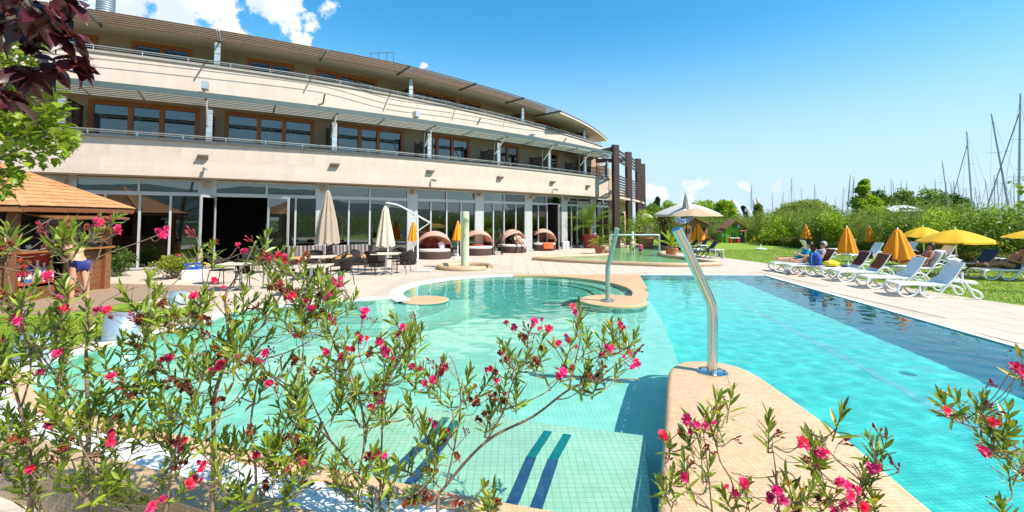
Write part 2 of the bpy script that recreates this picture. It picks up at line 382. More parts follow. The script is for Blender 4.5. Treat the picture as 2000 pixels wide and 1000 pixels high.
# near terrace, lower than the pool rim
sg0 = -1.0 if inside(offset(near_edge, .3)[10], outline) else 1.0
rim_out2 = [p for p in offset(near_edge[:i_left+1], sg0*.69) if p[1] < 5.25 and p[0] < 5.9]
LOW = -.34
terrace = struct('near_terrace', MB().sheet([(-45, -8), (6.0, -8), (6.0, .6)] + rim_out2 + [(-6.9, 5.3), (-45, 5.3)], LOW), M('terrace paving', (.56, .47, .37), .85, var=.12, vscale=1.6, bump=.3, bscale=90))
# pool rim : inner mosaic, white overflow channel, outer mosaic, riser
n_near = near_edge[:i_left+4]
def rim(name, line, o0, o1, z, mat, parent, zb=None):
    a = offset(line, o0); b = offset(line, o1); m = MB().band(a, b, z)
    m.wall(a, z-.05, z); m.wall(b, (z-.05 if zb is None else zb), z)
    return m.build(name, mat, parent)
sgn = 1.0
test = offset(near_edge, .3)
if inside(test[10], outline): sgn = -1.0
pool = thing('swimming_pool', 'large free-form tiled swimming pool with turquoise floor', 'pool'); 
pool['kind'] = 'structure'; del pool['label']; del pool['category']
rim('rim_mosaic', n_near, 0, sgn*.17, .012, mosaic_orange, pool)
rim('overflow_channel', n_near, sgn*.17, sgn*.47, .006, white_gutter, pool)
rim('rim_mosaic', n_near, sgn*.47, sgn*.70, .02, mosaic_side, pool, LOW-.02)
l2 = near_edge[i_left+3:]
rim('overflow_channel', l2, 0, sgn*.26, .008, white_gutter, pool)
rim('rim_stone', l2, sgn*.26, sgn*.5, .014, stone_deck, pool)
rim('overflow_channel', right_edge, 0, -.13 if inside(offset(right_edge, .1)[1], outline) else .13, .009, white_gutter, pool)
rim('overflow_channel', far_edge[:2], 0, -.10 if inside(offset(far_edge, .1)[1], outline) else .10, .009, white_gutter, pool)
# slots of the overflow grating along the near rim
slots = MB(); sl = offset(n_near, sgn*.30)
for i in range(len(sl)-1):
    a = Vector(sl[i]); b = Vector(sl[i+1]); L_ = (b-a).length; k = max(1, int(L_/.045)); ang = math.atan2(b.y-a.y, b.x-a.x)
    for q in range(k):
        p = a.lerp(b, (q+.5)/k); slots.box(p.x, p.y, .0045, .008, .02, .006, ang)
sb = slots.build('overflow_slots', M('slot dark', (.25, .25, .24), .7), pool); sb['kind'] = 'stuff'
# basin
FL = -1.25; FLL = -.62
MB().wall(spa_arc + list(reversed(near_edge))[:-1], FL-.02, WATER_Z+.01).build('basin_wall', tile_mint, pool)
MB().wall([near_edge[0]] + right_edge[1:] + far_edge[1:], FL-.02, WATER_Z+.01).build('basin_wall', tile_deep, pool)
def PW(x, y, z):
    # where the refracted line of sight through a water pixel meets depth z
    a = P(x, y, WATER_Z); d = (a-Vector((0, 0, CAM_H))).normalized(); hz_ = Vector((d.x, d.y, 0)).length/1.33; hd_ = Vector((d.x, d.y, 0)).normalized(); dz = math.sqrt(1-hz_*hz_)
    return a + (hd_*hz_ + Vector((0, 0, -dz)))*((WATER_Z-z)/dz)
MB().sheet(outline, FL).build('pool_floor', tile_cyan, pool)
left_floor = [(1.6, 1.9), (2.3, 6.3), (3.0, 9.2), (3.45, 11.6), (3.2, 14.2), (.18, 16.0)] + spa_arc[1:] + list(reversed(near_edge))[:-10]
MB().sheet(left_floor, FLL).build('pool_floor', tile_mint, pool)
MB().wall([(1.6, 1.9), (2.3, 6.3), (3.0, 9.2), (3.45, 11.6)], FL, FLL).build('floor_step', tile_mint, pool)
# swim lane line and drains
la = PW(1600, 672, FL+.01); lb = PW(1836, 800, FL+.01); ld_ = (la-lb).normalized()
sdl = Vector((-ld_.y, ld_.x, 0))*.07; e0 = la+ld_*5.0; e1 = lb-ld_*3
MB().sheet([e0+sdl, e1+sdl, e1-sdl, e0-sdl], FL+.006).build('lane_line', tile_mat('lane tile', (.20, .60, .57), (.24, .64, .61), (.14, .5, .5), .05, .09, .3), pool)
for (x, y) in [(1775, 730), (1790, 680)]:
    q = PW(x, y, FL+.008); MB().lathe([(.0, .006), (.09, .006), (.1, 0)], 20, q).build('floor_drain', M('drain', (.03, .25, .3), .5), pool)
# steps by the left end of the spa wall
for k in range(4):
    r = 2.6-.42*k
    pts = [p for p in arc((-3.2, 10.75), r, -100, 25, 24)]
    MB().prism(pts+[(-3.2, 11.2)], FLL-.01, FLL+.105*(k+1)).build('pool_step', tile_mint if k % 2 else tile_spa2, pool)
# massage shelf with the dark bands
SHZ = -.24
pxy = lambda x, y: (lambda q: (q.x, q.y))(PW(x, y, SHZ))
sh = [pxy(740, 783), pxy(1258, 850), pxy(1276, 1000), (1.02, 2.9), (-.43, 3.31), (-1.6, 3.7), pxy(590, 872)]
shelf = MB().prism(list(reversed(sh)), FL-.01, SHZ).build('massage_shelf', tile_pale, pool, bevel=.02)
band_m = tile_mat('dark blue tile band', (.03, .09, .20), (.05, .13, .26), (.04, .08, .14), .06, .05, .2)
band_teal = tile_mat('teal tile band', (.0, .22, .20), (.01, .26, .24), (.0, .18, .17), .06, .05, .2)
for (x0, y0, xm, ym, x1, y1) in [(1071, 842, 1038, 893, 998, 990), (1109, 848, 1081, 897, 1045, 1000), (872, 815, 845, 850, 765, 925), (890, 822, 868, 862, 800, 945)]:
    a, m_, b = (PW(x0, y0, SHZ+.008), PW(xm, ym, SHZ+.008), PW(x1, y1, SHZ+.008))
    MB().beam(a, m_, .075, .012).build('shelf_band', band_teal, pool)
    MB().beam(m_, b, .085, .012).build('shelf_band', band_m, pool)
# peninsula
pen_px = [(1283, 1000), (1295, 850), (1303, 735), (1313, 714), (1340, 704), (1385, 704.5), (1430, 711), (1470, 726), (1512, 752), (1640, 842), (1735, 920), (1832, 1000)]
pen = [xy(x, y, .06) for x, y in pen_px]
pen = [(.55, 1.6)] + catmull(pen, 4) + [(2.7, 1.4)]
bm = bmesh.new(); vs0 = [bm.verts.new((p[0], p[1], FL-.01)) for p in pen]; vs1 = [bm.verts.new((p[0], p[1], .06)) for p in pen]
n = len(pen); top = bm.faces.new(vs1)
for i in range(n): bm.faces.new((vs0[i], vs0[(i+1) % n], vs1[(i+1) % n], vs1[i]))
bmesh.ops.recalc_face_normals(bm, faces=bm.faces)
bmesh.ops.bevel(bm, geom=[e for e in bm.edges if all(abs(v.co.z-.06) < 1e-4 for v in e.verts)], offset=.06, segments=4, affect='EDGES', profile=.5)
me = bpy.data.meshes.new('peninsula'); bm.to_mesh(me); bm.free(); me.materials.append(mosaic_orange)
me.polygons.foreach_set('use_smooth', [True]*len(me.polygons)); me.set_sharp_from_angle(angle=R_(30))
obj('peninsula', me, pool)
# spa ring wall
def ring(name, a0, a1, r0, r1, z0, z1, mat, n=48):
    m = MB(); A = arc(SPA, r0, a0, a1, n); B = arc(SPA, r1, a0, a1, n)
    m.band(A, B, z1); m.wall(A, z0, z1); m.wall(B, z0, z1); return m.build(name, mat, pool)
ring('spa_wall', -40, 92, 3.02, 3.4, -.02, .03, mosaic_orange); ring('spa_wall_base', -40, 92, 3.03, 3.39, FL, -.02, tile_spa)  # shadow below the orange ring put into the green of the base
ring('spa_wall', 92, 214, 3.08, 3.42, FL, .012, white_gutter)
wedge = arc(SPA, 3.395, 88, 2, 24) + [(3.75, 12.9), (4.42, 16.11)]
MB().prism(list(reversed(wedge)), -.02, .028).build('spa_wedge', mosaic_orange, pool); MB().wall(wedge[-2:], FL, -.02).build('spa_wall_base', tile_spa, pool)
MB().lathe([(0, .032), (.74, .032), (.78, .02), (.785, -.02)], 40, (*xy(1197, 588), 0)).build('spa_disc', mosaic_orange, pool)
MB().lathe([(.77, -.02), (.77, FL)], 40, (*xy(1197, 588), 0)).build('spa_disc_base', tile_spa, pool)  # green side colour stands in for the shadow under the disc
MB().lathe([(0, .006), (.53, .006), (.57, -.005), (.575, -.03)], 40, (*xy(830, 585), 0)).build('spa_disc', mosaic_orange, pool)
MB().lathe([(.565, -.03), (.565, FL)], 40, (*xy(830, 585), 0)).build('spa_disc_base', tile_spa, pool)
MB().lathe([(0, -.6), (3.05, -.6)], 48, (*SPA, 0)).build('spa_floor', tile_spa, pool)
ring('spa_bench', -30, 205, 2.45, 3.06, FLL+.01, -.28, tile_spa2)
ring('spa_bench', -30, 205, 2.05, 2.46, FLL+.01, -.45, tile_spa)
# pool water : a real rippled surface that refracts what lies below it
wm = bpy.data.materials.new('pool water'); wm.use_nodes = True; wt_ = wm.node_tree; wt_.nodes.clear()
g_ = wt_.nodes.new('ShaderNodeBsdfGlass'); g_.inputs['IOR'].default_value = 1.33; g_.inputs['Roughness'].default_value = 0.0; g_.inputs['Color'].default_value = (.90, 1.0, .985, 1)
o_ = wt_.nodes.new('ShaderNodeOutputMaterial'); wt_.links.new(g_.outputs[0], o_.inputs['Surface'])
cs_ = .05; gx = np.arange(-6.9, 9.2, cs_); gy = np.arange(.5, 16.5, cs_); GX, GY = np.meshgrid(gx, gy)
cxm = (GX[:-1, :-1]+cs_/2); cym = (GY[:-1, :-1]+cs_/2); msk = np.zeros(cxm.shape, bool); pj = outline[-1]
for pi_ in outline:
    xi, yi = pi_[0], pi_[1]; xj, yj = pj[0], pj[1]
    if yi != yj: msk ^= ((yi > cym) != (yj > cym)) & (cxm < (xj-xi)*(cym-yi)/(yj-yi)+xi)
    pj = pi_
for _ in range(2):
    q_ = msk.copy(); q_[1:] |= msk[:-1]; q_[:-1] |= msk[1:]; q_[:, 1:] |= msk[:, :-1]; q_[:, :-1] |= msk[:, 1:]; msk = q_
pm_ = np.zeros(cxm.shape, bool); pcx, pcy = np.mean([p[0] for p in pen]), np.mean([p[1] for p in pen]); pj = pen[-1]
for pi_ in pen:                                 # no water inside the solid peninsula
    xi, yi = pi_[0], pi_[1]; xj, yj = pj[0], pj[1]
    if yi != yj: pm_ ^= ((yi > cym) != (yj > cym)) & (cxm < (xj-xi)*(cym-yi)/(yj-yi)+xi)
    pj = pi_
for _ in range(2):
    q_ = pm_.copy(); q_[1:] &= pm_[:-1]; q_[:-1] &= pm_[1:]; q_[:, 1:] &= pm_[:, :-1]; q_[:, :-1] &= pm_[:, 1:]; pm_ = q_
msk &= ~pm_
wrg = np.random.default_rng(1); GZ = np.zeros_like(GX)
for k in range(44):
    lam = wrg.uniform(.16, .6); a_ = wrg.uniform(0, 6.283); GZ += lam*.0010*np.sin((GX*math.cos(a_)+GY*math.sin(a_))*6.283/lam+wrg.uniform(0, 6.283))
GZ = np.clip(GZ*.62, -.009, .008)+WATER_Z
gid = np.arange(GX.size).reshape(GX.shape); GF = np.stack([gid[:-1, :-1], gid[:-1, 1:], gid[1:, 1:], gid[1:, :-1]], -1)[msk]
used, inv_ = np.unique(GF, return_inverse=True)
wme = np_mesh('pool_water', np.stack([GX, GY, GZ], -1).reshape(-1, 3)[used], inv_.reshape(GF.shape), wm); wme.polygons.foreach_set('use_smooth', [True]*len(wme.polygons))
water = obj('pool_water', wme); water['kind'] = 'structure'; water.cycles.is_caustics_caster = True
for q_ in pool.children: q_.cycles.is_caustics_receiver = True

# lawns
lawn = struct('lawn', MB().sheet(lawn_edge + [(60, 62), (60, -6)], -.01), grass_m)
lawn2 = struct('lawn', MB().sheet([(-45, 5.35), (-6.75, 5.35), (-6.65, 7), (-6.4, 8.8), (-6.3, 9.8), (-7.2, 10.6), (-8.9, 10.7), (-9.1, 9.3), (-45, 9.0)], .012), grass_m)
MB().beam((-45, 5.33, -.16), (-6.5, 5.33, -.16), .12, .36).build('lawn_kerb', mosaic_side, lawn2)
kp = MB().sheet([(-16, 9.05), (-9.05, 9.35), (-8.3, 13.3), (-16, 14.5)], .014); struct('bar_patio', kp, M('brown paver', (.30, .20, .13), .8, var=.2, vscale=6, bump=.3, bscale=40))

# far ground, lake and hills
ground = struct('ground', MB().sheet([(-3000, -3000), (3000, -3000), (3000, 3000), (-3000, 3000)], -1.6), M('far meadow', (.10, .14, .03), .9, var=.3, vscale=.05))
lake = struct('lake', MB().sheet([(27, -400), (2500, -1500), (2500, 2500), (-2500, 2500), (-2500, 130), (40, 75), (27, 62)], -.7), water_mat('lake water', (.35, .5, .5), .3, .3))
lake['kind'] = 'structure'
def hills(name, a0, a1, r, hmax, seed, n=140):
    rg = np.random.default_rng(seed); ph = rg.uniform(0, 6.28, 6); m = MB(); top_ = []; bot = []
    rows = [[] for _ in range(6)]
    for i in range(n+1):
        t = i/n; a = R_(a0+(a1-a0)*t); hh = hmax*(.55+.25*math.sin(5*t+ph[0])+.12*math.sin(13*t+ph[1])+.05*math.sin(31*t+ph[2])+.03*math.sin(67*t+ph[3]))
        for k in range(6):
            q = k/5; rr = r+q*500; rows[k].append((rr*math.cos(a), rr*math.sin(a), -1+hh*math.sin(q*math.pi/2)*(1+.04*math.sin(40*t+7*q+ph[4]))))
    v = [p for rw in rows for p in rw]; w = n+1
    m.add(v, [(k*w+i, k*w+i+1, (k+1)*w+i+1, (k+1)*w+i) for k in range(5) for i in range(n)])
    return struct(name, m, M('wooded hills', (.035, .075, .075), .95, var=.3, vscale=.01), smooth=True)
hills('hills', -120, 15, 2000, 210, 3)

# ================================================================ hotel
BC = Vector((-43.294, 74.348)); BR = 64.866
class Arc:
    def __init__(s, fn): s.fn = fn
    def pt(s, a, off, z):
        r = s.fn(a)+off; return Vector((BC.x+r*math.cos(a), BC.y+r*math.sin(a), z))
    def ang(s, x, y=300, off=0.0):
        d = ray(x, y); lo, hi = R_(-75), R_(-20)
        g = lambda a: (lambda p: p.x*d.y-p.y*d.x)(s.pt(a, off, 0))
        for _ in range(60):
            mid = (lo+hi)/2
            if g(mid) > 0: hi = mid
            else: lo = mid
        return (lo+hi)/2
def polar_fn(pxs, z):
    A = []; Rr = []
    for x, y in pxs:
        q = P(x, y, z); v = q.xy-BC; A.append(math.atan2(v.y, v.x)); Rr.append(v.length)
    return A, Rr
def smooth_fn(A, Rr, base):
    A = np.array([base-.6]+A); Rr = np.array([Rr[0]]+Rr)
    xs = np.linspace(A[0], A[-1]+.05, 400); ys = np.interp(xs, A, Rr)
    for _ in range(25): ys[1:-1] = (ys[:-2]+ys[1:-1]*2+ys[2:])/4
    return lambda a: float(np.interp(a, xs, ys))
C1 = Arc(lambda a: BR)
A2, R2 = polar_fn([(800, 190), (907, 212), (1025, 240), (1087, 256), (1137, 271), (1175, 284)], 7.95)
a_ref = C1.ang(640, 170)
C2 = Arc(smooth_fn([a_ref-.1, a_ref]+A2, [BR, BR]+[min(BR, r) for r in R2], C1.ang(100)))
A3, R3 = polar_fn([(640, 95), (800, 126), (932, 162), (1025, 190), (1095, 215), (1150, 242), (1187, 272)], 9.0)
C3 = Arc(smooth_fn([C1.ang(300, 50)]+A3, [BR+1.2]+R3, C1.ang(100)))
def arcbox(m, C, a0, a1, o0, o1, z0, z1, n=40):
    vs_ = []
    for i in range(n+1):
        a = a0+(a1-a0)*i/n
        vs_ += [C.pt(a, o0, z0), C.pt(a, o1, z0), C.pt(a, o1, z1), C.pt(a, o0, z1)]
    fs = []
    for i in range(n):
        b = i*4
        for k in range(4): fs.append((b+k, b+(k+1) % 4, b+4+(k+1) % 4, b+4+k))
    fs += [(0, 3, 2, 1), (n*4, n*4+1, n*4+2, n*4+3)]
    return m.add(vs_, fs)

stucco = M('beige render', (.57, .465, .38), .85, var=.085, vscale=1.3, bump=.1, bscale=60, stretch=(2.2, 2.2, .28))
stonep = M('limestone panel', (.52, .425, .345), .7, var=.09, vscale=2.0, orand=.045, bump=.06, bscale=60)
capm = M('grey stone coping', (.30, .27, .24), .7, var=.1, vscale=4)
soffit_m = M('soffit paint', (.52, .42, .31), .85, var=.04)
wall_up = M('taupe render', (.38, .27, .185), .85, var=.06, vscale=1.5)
ceil_m = M('balcony ceiling', (.10, .085, .07), .85, var=.03)  # kept dark: the shade behind the louvre gaps is put into the colour
woodm = M('orange timber', (.34, .10, .014), .45, var=.25, vscale=12, stretch=(6, 6, .6))
slatwood = M('weathered slat timber', (.22, .125, .07), .7, var=.25, vscale=5, orand=.15)
darkwood = M('dark stained timber', (.035, .016, .010), .55, var=.3, vscale=6, orand=.2)
pergwood = M('brown pergola timber', (.042, .018, .012), .5, var=.25, vscale=4)
alu = M('grey aluminium', (.50, .50, .485), .4, .3, var=.04)
galv = M('galvanised steel', (.42, .46, .47), .42, .6, var=.25, vscale=14)
awn_m = M('awning louvre metal', (.55, .58, .56), .45, .4, var=.06)
awn_beam = M('awning beam', (.085, .115, .11), .45, .3, var=.08)
pane_m = glass_mat('window glass', (.78, .84, .82), .10, .004, 1.5, .02)
pane_up = glass_mat('upper window glass', (.62, .72, .76), .06, .004, 1.5, .03)
film_m = M('frosted transom film', (.26, .27, .19), .35, var=.05)
curtain_m = M('curtain cloth', (.40, .40, .37), .9, var=.1, trans=.25)
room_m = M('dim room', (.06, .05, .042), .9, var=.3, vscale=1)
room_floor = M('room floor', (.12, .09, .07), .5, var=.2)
lampm = M('wall lamp bronze', (.22, .19, .16), .5, .3, var=.1)

hotel = thing('hotel_building', 'curved three-storey hotel with cream bands, balconies and a glazed ground floor', 'building')
aL = C1.ang(-230, 340); aR = C1.ang(1190, 386)
aR2 = C2.ang(1176, 284); aR3 = C3.ang(1187, 272)
def hp(name, mb, mat, parent=None, **k): return mb.build(name, mat, parent or hotel, **k)
# shell
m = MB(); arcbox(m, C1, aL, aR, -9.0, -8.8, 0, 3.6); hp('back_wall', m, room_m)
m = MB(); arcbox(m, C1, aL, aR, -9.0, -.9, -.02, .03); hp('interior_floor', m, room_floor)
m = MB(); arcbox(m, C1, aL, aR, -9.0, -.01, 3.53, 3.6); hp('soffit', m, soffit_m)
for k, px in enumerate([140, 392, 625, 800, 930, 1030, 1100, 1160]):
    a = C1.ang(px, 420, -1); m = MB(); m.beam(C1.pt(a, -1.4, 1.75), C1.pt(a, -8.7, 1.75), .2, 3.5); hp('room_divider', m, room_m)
m = MB(); arcbox(m, C1, aL, aR, -.35, -.03, 3.601, 4.86); hp('parapet_core', m, stucco)
m = MB(); m.beam(C1.pt(aR, -4.5, 4.2), C1.pt(aR, .02, 4.2), .1, 1.33); hp('parapet_end', m, capm)
# limestone panels : two staggered courses, shared mesh, turned round the arc
pw = .52; da = pw/BR; npan = int((aR-aL)/da)
for row in range(2):
    pm = MB(); zz0 = 3.535+row*.665; hh = .6635
    arcbox(pm, C1, -da/2+.0007/BR, da/2-.0007/BR, -.028, .0, zz0, zz0+hh, 1)
    me = pm.mesh('stone_panel', stonep)
    for v in me.vertices: v.co.x -= BC.x; v.co.y -= BC.y
    for i in range(npan):
        a = aL+(i+.5+(.5 if row else 0))*da
        if a+da/2 > aR: continue
        o = obj('stone_panel', me, hotel, (BC.x, BC.y, random.uniform(-.001, .001))); o.rotation_euler = (0, 0, a)
m = MB(); arcbox(m, C1, aL, aR, -.42, .07, 4.86, 4.95); hp('parapet_coping', m, capm)
m = MB(); arcbox(m, C1, aL, aR, -1.8, -.35, 3.9, 4.0); hp('balcony_floor', m, capm)
# level 1 back wall and ceiling
W1O = -1.75
m = MB(); arcbox(m, C1, aL, aR+.02, W1O-.25, W1O, 4.0, 6.7); wall1 = hp('upper_wall', m, wall_up)
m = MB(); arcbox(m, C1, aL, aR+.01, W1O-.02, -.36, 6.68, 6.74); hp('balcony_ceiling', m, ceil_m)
# level 2 band
m = MB(); arcbox(m, C2, aL, aR2, -.34, 0, 6.70, 7.85, 60); hp('upper_band', m, stucco)
m = MB(); arcbox(m, C2, aL, aR2, -.40, .06, 7.85, 7.94, 60); hp('parapet_coping', m, capm)
m = MB(); arcbox(m, C2, aL, aR2, -6.0, -.35, 6.75, 6.9, 60); hp('balcony_floor', m, capm)
W2O = -1.15
m = MB(); arcbox(m, C2, aL, aR2, W2O-.25, W2O, 6.9, 9.0, 60); wall2 = hp('upper_wall', m, wall_up)
# roof
aV = C3.ang(1095, 215)
m = MB(); arcbox(m, C3, aL, aV, -12, -1.22, 9.03, 9.36, 50); hp('roof', m, M('roof edge metal', (.16, .14, .12), .6, var=.1))
m = MB(); arcbox(m, C3, aV, aR3, -10, 0, 8.9, 9.0, 30); hp('roof', m, MATS['roof edge metal'])
m = MB(); arcbox(m, C3, aV, aR3, -10, -.02, 8.80, 8.897, 30); hp('roof_soffit', m, M('white soffit', (.70, .62, .52), .8, var=.03))
m = MB(); arcbox(m, C3, aL, aV, -12, -1.24, 8.99, 9.028, 50); hp('balcony_ceiling', m, M('top floor ceiling', (.52, .47, .40), .85, var=.03))
# roof visor : timber slats between brackets
v_px = [-180, 0, 162, 425, 640, 803, 931, 1024, 1095]
for i in range(len(v_px)-1):
    a0 = C3.ang(v_px[i], 110); a1 = C3.ang(v_px[i+1], 160)
    br = MB(); br.beam(C3.pt(a1-.0008, -1.6, 8.95), C3.pt(a1-.0008, .04, 8.94), .03, .1); hp('visor_bracket', br, awn_beam)
    for k in range(6):
        o = -1.12+.215*k; sm_ = MB(); z = 8.965-.002*k
        q = 8; pts0 = []
        for j in range(q):
            b0 = a0+.0006+(a1-a0-.0022)*j/q; b1 = a0+.0006+(a1-a0-.0022)*(j+1)/q
            p0 = C3.pt(b0, o, z); p1 = C3.pt(b1, o, z); n_ = (p0.xy-BC).normalized()
            up = Vector((-n_.x*.5, -n_.y*.5, .85)); sm_.beam(p0, p1, .022, .05, Vector((n_.x*.57, n_.y*.57, .82)))
        hp('visor_slat', sm_, slatwood)
# level 1 louvred awning
a_px = [-160, 20, 160, 272, 402, 535, 655, 745, 843, 915, 983, 1035, 1078, 1118, 1150, 1191]
beam_px = set([402, 655, 843, 983, 1078, 1150])
blade_dir = None
for i in range(len(a_px)-1):
    a0 = C1.ang(a_px[i], 240, .6); a1 = C1.ang(a_px[i+1], 260, .6)
    big = a_px[i+1] in beam_px
    br = MB(); w = .045 if big else .025
    br.beam(C1.pt(a1, -.3 if big else .0, 6.30), C1.pt(a1, 1.22, 6.44), w, .1 if big else .06); aw = hp('awning_arm', br, awn_beam)
    if big:
        st = MB(); st.tube([C1.pt(a1, -.1, 5.55), C1.pt(a1, .75, 6.36)], .035, 8); hp('awning_strut', st, white_plastic)
        pl = MB(); pl.tube([C1.pt(a1, -.2, 4.9), C1.pt(a1, -.2, 6.3)], .045, 8); hp('awning_post', pl, awn_beam)
    for k in range(6):
        o = .10+.20*k; z = 6.31+.0206*k; sm_ = MB()
        for j in range(4):
            b0 = a0+.0005+(a1-a0-.001)*j/4; b1 = a0+.0005+(a1-a0-.001)*(j+1)/4
            p0 = C1.pt(b0, o, z); p1 = C1.pt(b1, o, z); n_ = (p0.xy-BC).normalized()
            sm_.beam(p0, p1, .012, .034, Vector((n_.x*.57, n_.y*.57, .82)))
        hp('awning_blade', sm_, awn_m)
m = MB(); arcbox(m, C1, C1.ang(-160, 200, .6), C1.ang(1192, 305, .6), 1.2, 1.24, 6.35, 6.55, 60); hp('awning_edge_beam', m, awn_beam)

# windows ------------------------------------------------------------------
def pleats(m, p0, p1, z0, z1, n=10, amp=.03):
    d = (p1-p0); nrm = Vector((-d.y, d.x, 0)).normalized(); k = n*4; vs_ = []
    for i in range(k+1):
        t = i/k; w = math.sin(t*n*2*math.pi)*amp; q = p0+d*t+nrm*w
        vs_ += [(q.x, q.y, z0), (q.x, q.y, z1)]
    return m.add(vs_, [(2*i, 2*i+2, 2*i+3, 2*i+1) for i in range(k)])
def window(C, off, pxs, ypx, z0, z1, fm, pm, fw=.11, depth=.12, curtain=True, name='window', dark=True):
    win = obj(name, None, hotel)
    A = [C.ang(x, ypx, off) for x in pxs]
    fr = MB()
    for a in A: fr.beam(C.pt(a, off+.03, z0), C.pt(a, off+.03, z1), fw, depth, (C.pt(a, 1, 0)-C.pt(a, 0, 0)))
    for z in (z0+fw/2, z1-fw/2):
        for i in range(len(A)-1): fr.beam(C.pt(A[i], off+.03, z), C.pt(A[i+1], off+.03, z), depth-.006, fw)
    fr.build('frame', fm, win)
    for i in range(len(A)-1):
        p0 = C.pt(A[i], off+.02, z0+fw*.5); p1 = C.pt(A[i+1], off+.02, z0+fw*.5)
        g = MB(); g.beam((p0+p1)/2*1 + Vector((0, 0, (z1-z0)/2-fw*.5))-(p1-p0)/2, (p0+p1)/2+Vector((0, 0, (z1-z0)/2-fw*.5))+(p1-p0)/2, .012, z1-z0-fw)
        g.build('pane', pm, win)
        if curtain and random.random() < .75:
            c0 = C.pt(A[i], off-.09, 0); c1 = C.pt(A[i+1], off-.09, 0); c1 = c0.lerp(c1, random.choice([.35, .55, .98, .98]))
            cu = MB(); pleats(cu, c0, c1, z0+.05, z1-.06, max(3, int((c1-c0).length*9))); cu.build('curtain', curtain_m, win, smooth=True)
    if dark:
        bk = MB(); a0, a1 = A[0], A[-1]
        p0 = C.pt(a0, off-.2, (z0+z1)/2); p1 = C.pt(a1, off-.2, (z0+z1)/2); bk.beam(p0, p1, .02, z1-z0-.02); bk.build('dim_room_sheet', room_m, win)  # dark sheet standing in for the unlit room behind the panes
    return win
# walls are pierced where windows stand : cut the band into piers instead of overlapping
for o_ in (wall1, wall2): bpy.data.objects.remove(o_)
def pierced(C, off, a0, a1, zb, zt, wins, mat):
    cur = a0
    for (x0, x1, ypx, z0, z1) in wins:
        w0 = C.ang(x0, ypx, off); w1 = C.ang(x1, ypx, off)
        m = MB(); arcbox(m, C, cur, w0, off-.25, off, zb, zt, 8); hp('upper_wall', m, mat)
        if zt-z1 > .02:
            m = MB(); arcbox(m, C, w0, w1, off-.25, off-.002, z1, zt, 4); hp('window_head', m, mat)
        if z0-zb > .02:
            m = MB(); arcbox(m, C, w0, w1, off-.25, off-.002, zb, z0, 4); hp('window_apron', m, mat)
        cur = w1
    m = MB(); arcbox(m, C, cur, a1, off-.25, off, zb, zt, 8); hp('upper_wall', m, mat)
L1 = [([178, 256, 317, 386], 230), ([443, 506, 555, 610], 245), ([657, 702, 738, 785], 260), ([841, 853, 882, 914], 285), ([975, 990, 1011], 300), ([1074, 1087], 315), ([1125, 1133], 320)]
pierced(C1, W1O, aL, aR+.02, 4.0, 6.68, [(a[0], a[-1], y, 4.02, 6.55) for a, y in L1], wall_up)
for a, y in L1: window(C1, W1O-.08, a, y, 4.03, 6.54, woodm, pane_up, .17)
L2 = [([128, 190], 70), ([262, 318, 373], 95), ([487, 530, 571], 130), ([619, 660, 697, 733], 150), ([806, 838, 862, 889], 185), ([896, 937], 205), ([1045, 1065, 1078, 1091], 232)]
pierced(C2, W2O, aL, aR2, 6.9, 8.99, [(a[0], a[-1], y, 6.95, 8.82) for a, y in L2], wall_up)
for a, y in L2: window(C2, W2O-.08, a, y, 6.96, 8.81, woodm, pane_up, .15)
# posts with slatted privacy screens
def post_screen(C, px, ypx, z0, z1, depth, w=.2, sc=True, zt=None):
    a = C.ang(px, ypx, -.15)
    m = MB(); m.beam(C.pt(a, -.15, z0), C.pt(a, -.15, z1), w, .12, (C.pt(a, 1, 0)-C.pt(a, 0, 0))); hp('balcony_post', m, galv)
    if not sc: return
    scr = obj('privacy_screen', None, hotel); zt = zt or z1-.1
    for q in (-.3, -(depth+.3)/2, -depth):
        f = MB(); f.beam(C.pt(a, q, z0-.3), C.pt(a, q, zt), .05, .05); f.build('upright', darkwood, scr)
    k = int((zt-z0+.3)/.105)
    for i in range(k):
        z = z0-.25+i*.105; s_ = MB(); s_.beam(C.pt(a+.0009, -.24, z), C.pt(a+.0009, -depth, z), .022, .07); s_.build('slat', darkwood, scr)
for px, y in [(120, 230), (409, 245), (653, 265), (838, 285), (973, 305), (1072, 322), (1142, 333), (1186, 340)]:
    post_screen(C1, px, y, 4.95, 6.2, 1.73, .2, True, 6.0 if px > 700 else 6.25)
for px, y in [(425, 95), (802, 165), (1020, 215), (1140, 255), (1190, 285)]:
    if px < 1180: post_screen(C2, px, y, 7.94, 8.9, 1.13, .2, True, 8.6)
# rails on the parapets
for C, z, aa, wv in ((C1, 4.95, aR, 24), (C2, 7.94, aR2, 26)):
    n_ = 70
    for dz, rr in ((.17, .022), (.10, .010)):
        m = MB(); m.tube([C.pt(aL+(aa-aL)*i/n_, -.02, z+dz) for i in range(n_+1)], rr, 6); hp('handrail', m, steel_rough)
    for i in range(wv):
        a = aL+(aa-aL)*(i+.5)/wv; m = MB(); m.tube([C.pt(a, -.02, z), C.pt(a, -.02, z+.165)], .013, 6); hp('rail_post', m, steel_rough)
